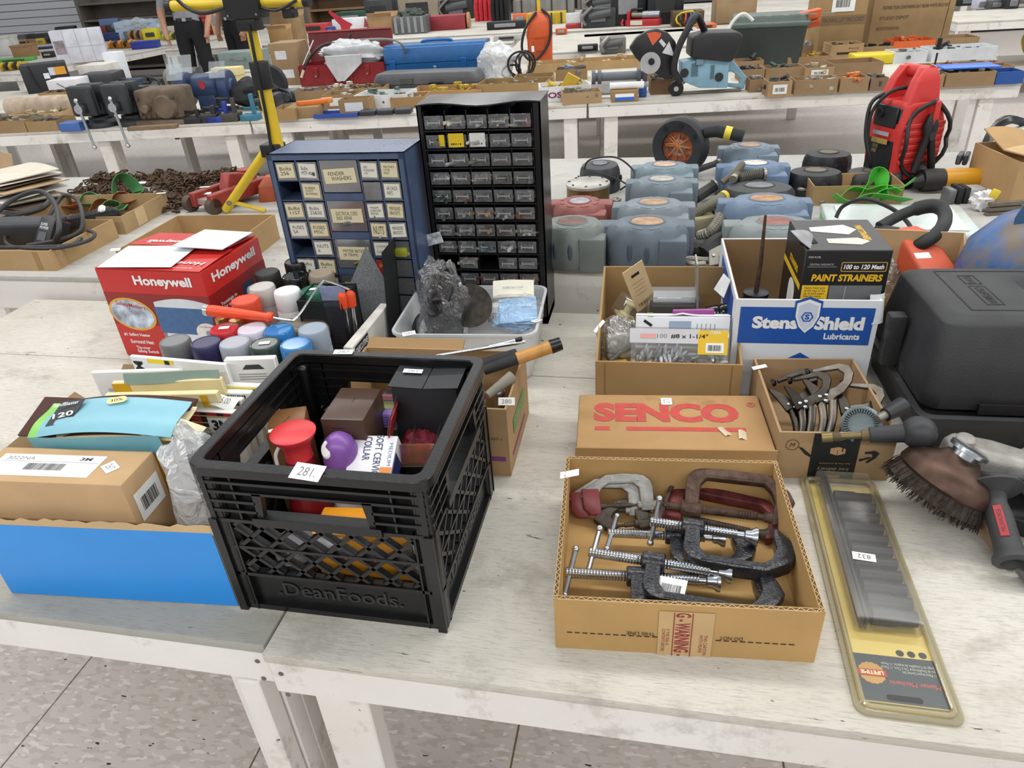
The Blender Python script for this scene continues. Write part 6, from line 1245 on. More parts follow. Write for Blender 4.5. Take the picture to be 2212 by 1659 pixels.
cord('black cable bundle at the carton side', [(-10, 455, .13), (40, 462, .14), (90, 450, .15), (110, 430, .15)], .01)
cord('black cable running along the front of the charger carton', [(-20, 535, .125), (60, 534, .13), (150, 530, .135), (175, 515, .135)], .007)
cord('maroon rubber grip among the black cables', [(125, 510, .12), (140, 490, .13), (155, 470, .135)], .014, m('#6d2436', .5), 'cable_grip', 'grip', None)
T = thing('belt_roll', 'black ribbed rubber belt lying along the carton edge', 'belt', at(165, 490, Z2L + .04), 48)
part(T, 'belt', bevel(box(-.03, .15, -.03, .03, 0, .035), .008, 2), RUB()); part(T, 'belt_rib', total([box(-.02 + .008 * k, -.016 + .008 * k, -.031, .031, .034, .038) for k in range(20)]), RUB())
solo('plastic_cap', 'white threaded plastic cap at the end of the belt', 'cap', lathe([(.001, 0), (.018, .001), (.018, .012), (.012, .018)], 14), WHT(), at(225, 455, Z2L + .075), (60, 0, -40))  # a loose threaded plastic cap
solo('black_case', 'dark grey hard case at the far side of the charger carton', 'case', bevel(box(-.16, .12, 0, .10, 0, .09), .015, 3), m('#26282c', .5, var=.1), Vector((-2.16, 2.0, TZ + Z2L + .006)), (0, 0, 4))
T = open_box('carton', 'shallow carton of green and orange webbing straps', Vector((-2.10, 2.155, TZ + Z2L)), .42, .30, .066, 4, CB('#9c8058'))
part(T, 'tape_strip', box(0, .0008, .08, .14, .004, .064), CB('#b59a70'), (.21, 0, 0)); lot_tag(T, (.205, .28, .07), (0, 0, 10), None, .034, .014); lot_tag(T, (-.20, .29, .07), (0, 0, 10), None, .03, .012)
OR_ = m('#9a5a38', .7, var=.15); GN = m('#4f8f55', .6, var=.15)
for k, (x, y, mt, lab) in enumerate(((150, 445, OR_, 'rust-orange webbing strap curling beside the carton side'), (200, 440, GN, 'pale green webbing strap folded in the strap carton'), (225, 455, OR_, 'wide orange strap loop in the strap carton'), (265, 440, OR_, 'orange strap roll standing in the strap carton'), (275, 425, GN, 'green strap tongue sticking up from the strap carton'), (240, 460, GN, 'dark green strap low in the strap carton'))):
    c = at(x, y, Z2L + .03); T = thing('webbing_strap', lab, 'strap', c, 15 * k, 'webbing straps in the shallow carton')
    h = .07 if k == 4 else .03
    ribbon(T, [(-.05, 0, 0), (-.02, .02, h), (.02, .02, h * 1.1), (.05, 0, .01), (.02, -.02, 0), (-.03, -.02, .005)], .055, mt, 'webbing', .002)
# chains
link = mesh(tube([(.014 * math.cos(a) + (.008 if math.cos(a) > 0 else -.008), .0095 * math.sin(a), 0) for a in [2 * PI * i / 10 for i in range(10)]], .0046, 5, True).s(.72), m('#5b4636', .6, .6, var=.35, scale=40, dirt='#33281f'), True, 'link')
rc = random.Random(21)
for (lab, path, wd, ht, n) in (('rusty chain heaped beside the sheets, with brass-coloured links', [(-2.50, 2.80), (-2.38, 2.84), (-2.2, 2.86), (-2.1, 2.80)], .11, .055, 110), ('rusty chain strewn in front of the other heaps', [(-2.45, 2.66), (-2.2, 2.62), (-1.98, 2.52), (-1.90, 2.50)], .11, .04, 110), ('rusty chain piled beside the red floor jack', [(-2.05, 2.70), (-1.95, 2.78), (-1.86, 2.84), (-1.82, 2.86)], .11, .06, 110)):
    P = [Vector((x, y, TZ + Z2L)) for x, y in path]
    T = thing('chain', lab, 'chain', P[0], 0, 'rusty chains on the riser table')
    sp = spline([p - P[0] for p in P], 10)
    def spot(lo, hi):
        b = rc.choice(sp); gx, gy = rc.gauss(0, 1), rc.gauss(0, 1); r_ = math.hypot(gx, gy)
        return (b.x + gx * wd * .36, b.y + gy * wd * .40, .008 + rc.uniform(lo, hi) * ht * math.exp(-r_ * r_ * .35)), (rc.uniform(-70, 70), rc.uniform(-30, 30), rc.uniform(0, 180))
    for k in range(n): part(T, 'link', link, None, *spot(.55, 1.0))
    lg = G([v.co for v in link.vertices], [tuple(q.vertices) for q in link.polygons]); gs = []
    for k in range(210):
        p, r_ = spot(0, .75); gs.append(lg.x(Matrix.Translation(p) @ Euler([R(a) for a in r_]).to_matrix().to_4x4()))
    part(T, 'buried_links', total(gs), link.materials[0])['kind'] = 'stuff'
for (x, y) in ((305, 395), (445, 418)): solo('lot_tag', 'loose white lot tag on the chain near the %s' % ('sheets' if x < 400 else 'floor jack'), 'tag', box(-.02, .02, -.008, .008, 0, .001), m('#eeeeec', .7), at(x, y, Z2L + .06), (15, 0, 10), 'loose tags on the chains')
# red floor jack
T = thing('floor_jack', 'red steel floor jack with a ribbed frame', 'floor jack', Vector((-1.72, 2.44, TZ + Z2L)), 72)
JK = m('#93362c', .5, .1, var=.12, dirt='#6b5048', dirtlo=.64)
for y in (-.07, .03): part(T, 'side_rail', bevel(box(-.03, .26, y, y + .03, .02, .075), .004, 1), JK)
part(T, 'channel', box(-.02, .25, -.04, .03, .03, .05), m('#a88f88', .5, .3, var=.2)); part(T, 'wheel', cyl(.03, .03, 18).r('X', 90), m('#4a3a34', .6), (-.02, -.04, .03)); part(T, 'wheel', cyl(.03, .03, 18).r('X', 90), m('#4a3a34', .6), (-.02, .09, .03)); part(T, 'lift_arm', bevel(prism([(0, 0), (.14, -.01), (.17, .03), (.03, .06)], .05), .004, 1), JK, (.08, .02, .06), (90, 0, 0)); part(T, 'saddle', cyl(.035, .02, 18), JK, (.22, -.0, .09)); lot_tag(T, (.05, .055, .077), (0, 0, -60), None, .04, .016)
solo('orange_casting', 'dark orange painted casting beside the floor jack', 'casting', bevel(loft([jr(-.05, .05, -.09, .09, 0, .02), jr(-.045, .045, -.08, .08, .06, .02), jr(-.02, .03, -.05, .02, .09, .01)]), .003, 1), m('#a04a2a', .55, var=.15), (-1.50, 2.62, TZ + Z2L), (0, 0, 20))
solo('kraft_box', 'small plain cardboard box behind the wide shallow carton', 'box', rbox(.20, .14, .12, .003), CB('#8d7350'), (-1.12, 2.60, TZ + Z2L), (0, 0, 10))
# yellow work light stand
T = thing('work_light_stand', 'yellow work light stand with a black junction box and crossbar', 'light stand', Vector((-1.35, 2.40, TZ + Z2L)), 0)
YS = m('#d3b526', .4, var=.08, dirt='#a08a2a', dirtlo=.68)
part(T, 'mast', tube([(0, 0, .24), (0, 0, .44)], .023, 16), YS); part(T, 'mast', tube([(0, 0, .40), (0, 0, .645)], .0185, 16), YS); part(T, 'mast_collar', bevel(lathe([(.032, .44), (.034, .445), (.034, .525), (.030, .53)], 8), .002, 1), BLK()); part(T, 'hub', bevel(box(-.055, .02, -.03, .03, .215, .26), .006, 2), BLK())
for a, b in (((-.04, 0, .24), (-.285, .02, .012)), ((.02, -.0, .23), (.22, -.22, .012)), ((.0, .03, .23), (.14, .27, .012))): part(T, 'leg', tube([a, b], .0165, 14), YS)
part(T, 'leg_brace', tube([(-.25, .015, .045), (-.12, .02, .0085)], .008, 8), YS); part(T, 'brace_pin', cyl(.009, .05, 10).r('X', 90), STEEL(), (-.25, .045, .045))
part(T, 'junction_box', bevel(box(-.062, .062, -.035, .035, .655, .83), .006, 2), BLK()); part(T, 'box_neck', bevel(box(-.035, .035, -.028, .028, .62, .66), .004, 2), BLK()); patch(T, 'white_label', .055, .06, m('#e3e3e0', .5), (.002, -.0358, .745), FR)
part(T, 'box_screw', total([cyl(.004, .002, 8).r('X', 90).t(x, -.036, .668) for x in (-.05, .05)]), STEEL())
part(T, 'crossbar', tube([(-.27, 0, .705), (-.05, 0, .70)], .0165, 14), YS); part(T, 'crossbar', tube([(.05, 0, .70), (.21, 0, .695)], .0165, 14), YS); part(T, 'end_cap', tube([(-.285, 0, .705), (-.265, 0, .705)], .019, 12), BLK()); part(T, 'end_cap', tube([(.205, 0, .695), (.225, 0, .695)], .019, 12), BLK())
part(T, 'power_cord', heavy_tube([(-.24, -.03, .75), (-.2, -.025, .70), (-.14, -.03, .68), (-.06, -.03, .69)], .006), BLK()); part(T, 'power_cord', heavy_tube([(.012, -.03, .64), (.008, -.034, .5), (.0, -.03, .35), (-.005, -.034, .24), (.0, -.03, .10), (.0, -.04, .02)], .0055), BLK()); part(T, 'power_cord', heavy_tube([(.05, -.02, .69), (.12, -.03, .675), (.19, -.02, .70)], .005), BLK()); part(T, 'lamp_clamp', bevel(box(-.02, .02, -.02, .02, 0, .03), .004, 1), BLK(), (.15, 0, .65))
# stack of sheets and envelopes
rs = random.Random(8)
kinds = [('#cfc6b6', 'pale cardboard sheet'), ('#e3e0da', 'white envelope'), ('#6b5a4c', 'dark brown board sleeve'), ('#b59b78', 'tan cardboard sheet'), ('#d9d5cc', 'off-white paper sleeve'), ('#3c3835', 'black abrasive sheet'), ('#e6e4df', 'bright white sleeve')]
names = ['on top of the tilted stack', 'under the top sheet', 'with red print on its face', 'third down the stack', 'halfway down the stack', 'jutting out towards the chains', 'low in the stack', 'near the bottom of the stack', 'second from the table', 'lying on the table', 'leaning behind the stack', 'with a torn corner', 'with a folded edge']
for k in range(13):
    col, kn = kinds[k % 7]
    lay = 12 - k
    c = Vector((-2.62 + .012 * (k % 5) - .03 * (k % 3), 2.50 - .008 * (k % 4), TZ + Z2L + .002 + .0115 * lay))
    T = thing('sleeve_sheet', kn + ' ' + names[k], 'sheet', c, -24 + rs.uniform(-12, 12), 'tilted stack of sheets and sleeves', rs.uniform(-1, 1), rs.uniform(-2.5, -1))
    part(T, 'sheet', sheet(.36, .25, 8, 5, lambda u, v, k=k: .008 * math.sin(u * 3 + k) * v, .004), m(col, .75, var=.06))
    if k in (1, 2): patch(T, 'red_print', .10, .02, m('#b0503c', .6), (.02, 0, .0125), (0, 0, 4))
T = thing('board_flap', 'large bent cardboard flap leaning behind the sheet stack', 'cardboard', Vector((-3.05, 2.80, TZ + Z2L)), -28)
part(T, 'board', bevel(box(-.25, .28, 0, .006, 0, .12), .001, 1), CB('#a5886a'), (0, 0, .06), (-14, 0, 0)); part(T, 'board_fold', box(-.25, .28, -.2, 0, .055, .06), CB('#8d7258'))
for k in range(6):
    kn = ['brown envelope', 'white mailer', 'grey paper sleeve', 'tan file sleeve', 'dark board', 'cream folder'][k]
    T = thing('sleeve_sheet', kn + ' in the low pile behind the charger carton', 'sheet', Vector((-2.86 + .02 * k, 2.60 + .03 * (k % 2), TZ + Z2L + .002 + .014 * k)), -18 - 6 * k, 'low pile of sleeves behind the charger carton')
    part(T, 'sheet', sheet(.40, .26, 6, 4, lambda u, v, k=k: .006 * math.sin(u * 4 + k), .005), m(['#7d6550', '#dcd9d2', '#a9a49a', '#a98d6a', '#4a4039', '#cfc3a4'][k], .75, var=.06))
# ================================================================ third row of tables
SL = -.05                                    # how the row's edges run in the photograph
def base(px0, px1, pyb, pyt=None, z=0.0, slope=SL):
    """front base edge of a thing and its height"""
    a = at(px0, pyb, z); b = at(px1, pyb + slope * (px1 - px0), z); c = (a + b) / 2
    if c.y > 13.2:                            # nothing stands beyond the last row of tables
        yy = 13.25 + max(0, 60 - pyb) * .016; k = yy / c.y; c.x *= k; c.y = yy; a *= k; b *= k
    h = None
    if pyt is not None: xm = (px0 + px1) / 2; h = wall(xm, pyt, c.y).z - wall(xm, pyb + slope * (px1 - px0) / 2, c.y).z
    return c, math.degrees(math.atan2(b.y - a.y, b.x - a.x)), (b - a).length, h
G3 = 'cartons of small parts on the back tables'
def pile(label, loc, rz, w, d, h, pal, n=26, name='small_parts', size=.05):
    """a heap of little hardware nobody could count"""
    gs = []
    for k in range(n):
        s = rd.uniform(.5, 1.2) * size; g = rd.choice((lambda: cyl(s * .25, s, 7).r('Y', rd.uniform(60, 120)), lambda: cbox(s, s * .6, s * .4), lambda: lathe([(s * .2, 0), (s * .4, 0), (s * .4, s * .2), (s * .2, s * .2)], 8)))()
        gs.append(g.r('Z', rd.uniform(0, 360)).t(rd.uniform(-.42, .42) * w, rd.uniform(.1, .9) * d, rd.uniform(0, 1) * h))
    o = solo(name, label, 'hardware', total(gs), m(pal, .5, rd.choice((0, .5)), var=.4, scale=25), loc, (0, 0, rz)); o['kind'] = 'stuff'; return o
def tray(label, px0, px1, pyb, pyt, d, col='#9c7f59', fillc=None, what='assorted hardware', slope=SL, z=0.0, white=None):
    c, rz, w, h = base(px0, px1, pyb, pyt, z, slope)
    T = open_box('carton', label, c, w, d, h, rz, CB(col) if not col.startswith('!') else m(col[1:], .5, var=.05), G3, th=.006)
    if fillc: pile(what + ' in the ' + label, c + Vector((0, 0, .008)), rz, w - .04, d, h * .95, fillc)
    if white: 
        q = patch(T, 'white_label', w * .6, h * .6, m('#dcdcd8', .6, var=.03), (0, -.002, h * .5), FR, .001)
        if white > 1: bars(q, 'barcode', -w * .2, w * .2, -h * .15, h * .1, 12, INK(), (0, 0, .0014))
    return T, w, h
def crate(name, label, cat, px0, px1, pyb, pyt, d, mt, bev=.006, slope=SL, z=0.0, group=None):
    c, rz, w, h = base(px0, px1, pyb, pyt, z, slope)
    T = thing(name, label, cat, c, rz, group); part(T, 'body', bevel(box(-w / 2, w / 2, 0, d, 0, h), bev, 2), mt); return T, w, h
# ---- left: trays, vises, motors
tray('plain shallow carton at the corner of the vise table', -40, 60, 291, 262, .22, '#8f7250', '#8a8478', 'grey fittings')
tray('plain brown carton next to the blue bin', 62, 128, 286, 262, .22, '#94774f', '#77726a', 'loose screws')
crate('parts_bin', 'small blue parts bin beside the first vise', 'bin', 131, 176, 286, 266, .12, m('#3f66a8', .5))
tray('long flat carton with a white edge behind the blue bin', 20, 130, 265, 246, .25, '#a88a62', '#c0b89a', 'white plastic bits')
crate('catalog_box', 'blue and white flat box behind the cartons', 'box', 55, 150, 245, 226, .16, m('#2f5fae', .45, var=.3, scale=6))
solo('fabric_roll', 'rolled beige mat lying along the back of the vise table', 'mat roll', tube([(0, 0, 0), (.45, .03, 0), (.9, .05, 0)], [.075, .08, .07], 14), m('#b9a793', .85, var=.15), at(-10, 240, .07) + Vector((0, .15, 0)))
VM = m('#3a3d40', .5, .4, var=.2, scale=12, bump=.15)
def vise(label, px, pyb, s=1.0):
    c = at(px, pyb, 0) + Vector((0, .08, 0)); T = thing('bench_vise', label, 'vise', c, 4, 'bench vises')
    part(T, 'base', bevel(lathe([(.12 * s, 0), (.12 * s, .03 * s), (.085 * s, .05 * s), (.085 * s, .07 * s)], 20), .003, 1), VM, (0, .10, 0))
    part(T, 'body', bevel(box(-.065 * s, .065 * s, .06, .30, .07 * s, .20 * s), .02, 3), VM); part(T, 'rear_jaw', bevel(box(-.09 * s, .09 * s, .06, .13, .15 * s, .285 * s), .012, 2), VM); part(T, 'front_jaw', bevel(box(-.09 * s, .09 * s, -.06, .0, .09 * s, .285 * s), .018, 3), VM)
    part(T, 'slide', bevel(box(-.045 * s, .045 * s, -.06, .10, .11 * s, .18 * s), .005, 1), VM); part(T, 'jaw_plate', box(-.088 * s, .088 * s, -.002, .006, .25 * s, .285 * s), STEEL()); part(T, 'screw_boss', cyl(.03, .05, 16).r('X', 90), CHROME(), (0, -.06, .145 * s))
    part(T, 'handle', tube([(.0, -.10, .19 * s), (.025, -.11, -.10)], .0095, 8), CHROME()); [part(T, 'handle_end', ball(.016, 10), CHROME(), q) for q in ((.0, -.10, .20 * s), (.025, -.11, -.105))]; part(T, 'anvil', bevel(box(-.05 * s, .05 * s, .22, .31, .19 * s, .23 * s), .01, 2), VM)
    return T
vise('dark grey bench vise with chrome handle beside the blue bin', 190, 283)
vise('dark grey bench vise with chrome handle beside the brown gearbox', 262, 279)
c, rz, w, h = base(306, 398, 272, 193)
T = thing('gearbox', 'dusty brown cast gearbox with round cover', 'gearbox', c, rz); DB = m('#6b5c4c', .85, var=.25, scale=10, bump=.5)
part(T, 'housing', bevel(box(-w / 2, w / 2, 0, .25, .03, h), .025, 3), DB); part(T, 'foot', bevel(box(-w / 2 - .02, w / 2 + .02, -.03, .28, 0, .035), .006, 1), DB); part(T, 'round_cover', lathe([(.001, .03), (.07, .028), (.085, .0)], 24).r('X', 90), DB, (w * .18, 0, h * .5)); part(T, 'shaft_stub', cyl(.025, .06, 14).r('X', 90), DB, (-w * .22, 0, h * .5)); part(T, 'fin', total([box(-w / 2 + .04 * k, -w / 2 + .012 + .04 * k, -.01, .0, .05, h * .3) for k in range(1, int(w / .04))]), DB); part(T, 'bolt', total([cyl(.012, .012, 8).r('X', 90).t(x, -.002, z) for x in (-w * .4, w * .4) for z in (.08, h - .05)]), m('#55483c', .7))
solo('plank', 'short weathered plank under the gearbox edge', 'plank', bevel(box(-.18, .16, -.03, .03, 0, .025), .003, 1), m('#7d6a52', .85, var=.2, stretch=(1, 8, 8)), at(335, 279, 0), (0, 0, 8))
c = at(450, 243, 0)
T = thing('bench_grinder', 'blue bench grinder with a red badge and clear eye shields', 'bench grinder', c, 8); GBL = m('#2c3f63', .45, var=.12)
part(T, 'motor', tube([(-.10, .1, .17), (-.08, .1, .17), (.08, .1, .17), (.10, .1, .17)], [.075, .09, .09, .075], 20), GBL); part(T, 'pedestal', bevel(box(-.07, .07, .03, .17, 0, .12), .01, 2), GBL); 
for s in (-1, 1): part(T, 'wheel_guard', bevel(lathe([(.02, -.035), (.115, -.035), (.12, -.02), (.12, .02), (.115, .035), (.02, .035)], 26).r('Y', 90), .003, 1), GBL, (s * .16, .08, .16)); part(T, 'guard_cap', lathe([(.001, .02), (.05, .015), (.06, 0)], 20).r('Y', 90 * s), GBL, (s * .195, .08, .16)); part(T, 'eye_shield', box(-.06, .06, 0, .003, 0, .12), film('shield', (.85, .9, .92, 1), .15, .06, .3), (s * .16, -.06, .24), (-30, 0, 0)); part(T, 'tool_rest', box(-.05, .05, -.08, -.02, .10, .106), STEEL(), (s * .16, 0, 0))
patch(T, 'red_badge', .04, .06, m('#b5353a', .4), (0, .012, .19), FR, .002, .018)
T = thing('bench_grinder', 'second dark motor grinder with a clear shield next to the gearbox', 'bench grinder', at(365, 222, 0) + Vector((0, .25, 0)), 4); part(T, 'motor', tube([(-.12, .1, .14), (.12, .1, .14)], .085, 18), m('#44474a', .5, var=.2)); part(T, 'pedestal', bevel(box(-.08, .08, .03, .17, 0, .1), .01, 2), m('#3a3c3e', .5)); part(T, 'eye_shield', box(-.10, .10, 0, .003, 0, .15), film('shield', (.85, .9, .92, 1), .15, .06, .3), (.02, -.02, .19), (-24, 0, 6)); part(T, 'wheel', lathe([(.02, -.015), (.08, -.015), (.08, .015), (.02, .015)], 22).r('Y', 90), m('#77736c', .9), (-.16, .1, .14))
T, w, h = crate('storage_box', 'pale cream plastic box with a lid beside the bench grinder', 'box', 462, 522, 182, 146, .12, m('#d6c892', .6, var=.05), .008, SL); part(T, 'lid_seam', box(-w / 2 - .003, w / 2 + .003, -.003, .123, h * .45, h * .5), m('#b3a46c', .7))
solo('duffel_bag', 'slumped black fabric bag beside the bench grinder', 'bag', blob(.38, .30, .20, 9, .3, 24, 14), m('#1b1c1f', .8, var=.25, bump=.3), at(530, 240, 0) + Vector((0, .15, 0)))
for k, (x0, x1, lab, col) in enumerate(((375, 440, 'black iron angle bracket at the table edge', '#2a2a2b'), (432, 470, 'dark cast clamp block at the table edge', '#35332f'), (445, 500, 'blue steel tool frame at the table edge', '#2a44a0'), (478, 515, 'grey iron casting beside the blue frame', '#4a4740'), (520, 556, 'teal metal box at the table edge', '#3f7d96'))):
    T, w, h = crate('iron_tool', lab, 'tool', x0, x1, 270 - .05 * (x0 - 375), 270 - .05 * (x0 - 375) - (14 + 5 * (k % 2)), .10, m(col, .55, .2, var=.2), .004)
    part(T, 'upright', bevel(box(-.012, .012, 0, .03, 0, .09 + .02 * k), .003, 1), m(col, .55, .3, var=.2), (w * .3, .02, 0)); part(T, 'cross_arm', bevel(box(-w * .45, w * .45, 0, .02, 0, .02), .003, 1), m(col, .55, .3, var=.2), (0, .07, h + .02))
solo('hanging_bar', 'dark iron bar hanging over the table edge', 'bar', bevel(box(-.015, .015, -.02, .0, -.11, .03), .003, 1), m('#3a3835', .6, .4), at(377, 268, 0) + Vector((0, -.005, .01)))
T, w, h = crate('steel_box', 'grey-green steel box with a lid behind the grinder', 'box', 478, 562, 152, 112, .3, m('#7b8a86', .5, .2, var=.1), .01); part(T, 'handle', tube(spline([(-.08, -.01, h * .6), (-.06, -.04, h * .6), (.06, -.04, h * .6), (.08, -.01, h * .6)], 4), .008, 8), STEEL())
T = thing('cart_wheel', 'spoked rubber wheel leaning behind the light stand', 'wheel', at(583, 182, .12) + Vector((0, .0, 0)), 10); part(T, 'tyre', lathe([(.10, -.025), (.13, -.03), (.145, 0), (.13, .03), (.10, .025)], 28).r('X', 82), m('#2b2c2e', .8)); part(T, 'rim', lathe([(.085, -.02), (.10, -.02), (.10, .02), (.085, .02)], 28).r('X', 82), STEEL()); part(T, 'spoke', total([box(-.006, .006, -.01, .01, 0, .09).r('Y', 60 * k) for k in range(6)]), STEEL())
T, w, h = crate('speaker_box', 'large black equipment box with orange and white stickers', 'speaker', 62, 160, 204, 138, .35, m('#1d2026', .5, var=.15), .006, -.12); patch(T, 'orange_sticker', .10, .07, m('#e09a2b', .5), (w * .34, -.002, h * .72), FR, .001); patch(T, 'white_sticker', .05, .07, m('#c9d0da', .5), (w * .16, -.002, h * .72), FR, .001); patch(T, 'white_sticker', .05, .05, m('#dfe1e4', .5), (w * .02, -.002, h * .58), FR, .001); part(T, 'strap', heavy_tube([(-w * .3, -.004, h), (-w * .28, -.012, h * .6), (-w * .22, -.008, h * .15)], .006), BLK())
T, w, h = crate('printer', 'white open printer case with cracked side', 'printer', 110, 178, 208, 172, .25, m('#d6d4d8', .5, var=.04), .008, -.08); part(T, 'crack', tube([(-.05, -.003, h * .8), (.02, -.003, h * .4), (.06, -.003, h * .25)], .004, 5), m('#55565a', .7)); part(T, 'slot', box(.02, w * .3, -.004, .0, .03, .06), BLK())
T, w, h = crate('black_case', 'dark grey sloped machine case next to the white printer', 'case', 176, 250, 196, 160, .35, m('#2f3237', .45, var=.15), .02, -.08)
T, w, h = crate('white_carton', 'tall white carton with blue print standing on the vise table', 'box', 240, 272, 178, 112, .12, m('#dfe3ea', .5, var=.03), .004, -.05); bars(T, 'print', -.03, .03, -.04, .04, 4, m('#6f8fc0', .6), (0, -.001, h * .55), FR)
crate('white_carton', 'stained white carton lying behind the tall one', 'box', 180, 240, 188, 140, .3, m('#d3cfc6', .6, var=.12, scale=6), .004, -.06)
tray('low carton of brown fittings behind the vises', 90, 160, 225, 200, .2, '#9c7d52', '#5a4a3c', 'brown fittings')
tray('flat carton with a white sheet behind the second vise', 205, 290, 222, 200, .2, '#a28458', '#4a4844', 'black fittings')
solo('paper_sheet', 'white paper sheet lying across the vise trays', 'paper', sheet(.22, .10, 6, 3, lambda u, v: .02 * u, .002), m('#e6e6ea', .6), at(245, 208, .12), (10, 0, 20))
# ---- middle: toolboxes
T, w, h = crate('carton', 'brown closed carton with two white labels beside the red toolbox', 'box', 597, 655, 186, 92, .3, CB('#8f7455'), .006)
for z in (.28, .72): patch(T, 'white_label', w * .4, h * .2, m('#d6d6da', .6), (-w * .1 + .15 * w * (z < .5), -.001, h * z), FR, .001)
c, rz, w, h = base(652, 835, 188, 138)
RT = m('#8c2429', .35, .2, var=.1)
T = thing('toolbox', 'open red steel toolbox stuffed with a pale towel', 'toolbox', c, rz); d = .32
for g in (box(-w / 2, w / 2, 0, .006, 0, h), box(-w / 2, w / 2, d - .006, d, 0, h), box(-w / 2, -w / 2 + .006, 0, d, 0, h), box(w / 2 - .006, w / 2, 0, d, 0, h), box(-w / 2, w / 2, 0, d, 0, .006)): part(T, 'box_panel', g, RT)
part(T, 'lid', bevel(loft([[(-w / 2, 0, 0), (w / 2, 0, 0), (w / 2, .05, .10), (-w / 2, .05, .10)], [(-w / 2, .02, .26), (w / 2, .02, .26), (w / 2, .06, .24), (-w / 2, .06, .24)]]), .004, 1), m('#6b1a1f', .4, .2, var=.15), (0, d, h - .02), (-6, 0, 0)); part(T, 'lid_edge', box(-w / 2, w / 2, -.012, .01, .25, .262), m('#b0555a', .4), (0, d, h - .02), (-6, 0, 0))
for x in (-w * .3, w * .3): q = part(T, 'latch', bevel(box(-.02, .02, -.014, 0, h * .45, h * .9), .003, 1), RT, (x, 0, 0)); part(q, 'latch_stud', cyl(.008, .01, 10).r('X', 90), CHROME(), (0, -.012, h * .5))
part(T, 'handle_recess', frame([(-.09, -.05), (.09, -.05), (.09, .05), (-.09, .05)], [(-.075, -.035), (.075, -.035), (.075, .035), (-.075, .035)], .012), RT, (0, 0, h * .35), FR); part(T, 'strut', tube([(-w * .45, .02, h), (-w * .36, .20, h + .18)], .006, 6), STEEL())
tw = thing('towel', 'crumpled pale grey towel spilling from the red toolbox', 'towel', c + Vector((.08, .14, h - .06)), 6); TWM = m('#c3c5c8', .95, var=.06, bump=.4, bscale=160)
part(tw, 'heap', blob(.56, .24, .23, 8, .34, 34, 20, 2.6), TWM); part(tw, 'hanging_fold', loft([[(x * k + dx, y, z) for x, y in ((-.16, -.012), (-.05, -.05), (.05, -.02), (.16, -.04), (.16, .0), (.05, .02), (-.05, -.012), (-.16, .02))] for z, k, dx in ((.13, 1.0, 0), (.06, .95, 0), (-.02, .5, -.03), (-.07, .22, -.05))]), TWM, (-.05, -.155, .0))
T = thing('grease_hose', 'black grease hose and rod hanging out of the red toolbox', 'hose', c + Vector((-.25, .05, h + .05)), rz); part(T, 'hose', heavy_tube([(.32, .12, .16), (.25, .10, .10), (.1, .05, .10), (.0, -.02, .04), (-.09, -.07, -.08)], .011), BLK()); part(T, 'tip', tube([(-.09, -.07, -.08), (-.12, -.08, -.14)], .012, 8), m('#c9bfa4', .5))
c, rz, w, h = base(836, 1052, 178, 98, 0, -.05)
BT_ = m('#14568f', .35, .2, var=.1, dirt='#4f8cc0', dirtlo=.74)
T = thing('toolbox', 'long blue steel toolbox with a slanted lid', 'toolbox', c, rz); d = .34
part(T, 'body', bevel(box(-w / 2, w / 2, 0, d, 0, h * .52), .004, 1), BT_); part(T, 'lid', bevel(loft([[(-w / 2, 0, 0), (w / 2, 0, 0), (w / 2, d, 0), (-w / 2, d, 0)], [(-w / 2, .005, h * .44), (w / 2, .005, h * .44), (w / 2, d, h * .44), (-w / 2, d, h * .44)], [(-w / 2, .05, h * .52), (w / 2, .05, h * .52), (w / 2, d - .05, h * .52), (-w / 2, d - .05, h * .52)]]), .004, 1), BT_, (0, 0, h * .525))
for x in (-w * .42, w * .28): part(T, 'latch', bevel(box(-.025, .025, -.012, 0, h * .35, h * .62), .003, 1), m('#2060a8', .3, .4), (x, 0, 0)); 
part(T, 'handle', heavy_tube([(-.14, d / 2, h * 1.03), (-.10, d / 2, h * 1.10), (.10, d / 2, h * 1.10), (.14, d / 2, h * 1.03)], .012), m('#2470b4', .35, .2)); part(T, 'padlock_hasp', bevel(box(-.012, .012, -.02, 0, h * .3, h * .42), .002, 1), CHROME(), (w * .0, 0, 0))
P = [at(700, 95, .30), at(800, 85, .33), at(860, 90, .32), at(876, 120, .20), at(876, 145, .1)]
solo('steel_cable', 'grey steel cable arching from the red toolbox over the blue one', 'cable', tube(spline([p - P[0] for p in P], 8), .010, 8), m('#8d8a86', .45, .6), P[0])
c, rz, w, h = base(808, 1036, 196, 156, 0, -.03)
T = thing('hard_case', 'long grey plastic case in front of the blue toolbox', 'case', c - Vector((0, .02, 0)), rz); GC = m('#55575a', .5, var=.08)
part(T, 'lid', bevel(loft([[(x * k, y * k + .12, z) for x, y in rrect(w, .26, .05, 4)] for k, z in ((1, .04), (.99, h * .6), (.93, h * .95), (.88, h))]), .004, 1), GC); part(T, 'base', bevel(loft([[(x * k, y * k + .12, z) for x, y in rrect(w, .26, .05, 4)] for k, z in ((.96, 0), (1.01, .035), (1.01, .04))]), .003, 1), m('#3c3e44', .5)); part(T, 'latch', bevel(box(w * .05, w * .18, -.03, -.004, .01, .06), .004, 1), BLK()); part(T, 'centre_band', box(-w * .22, -w * .1, -.022, -.006, .05, h * .7), m('#454749', .5))
solo('plastic_bag', 'tied clear plastic bag beside the blue toolbox', 'bag', blob(.30, .22, .30, 17, .3, 26, 16, 1.8), MILKY(), at(1070, 180, 0) + Vector((0, .12, 0)))
T = thing('cable_bundle', 'tangled black cables with a plug in front of the orange sprayer', 'cables', at(1125, 150, .08), 10)
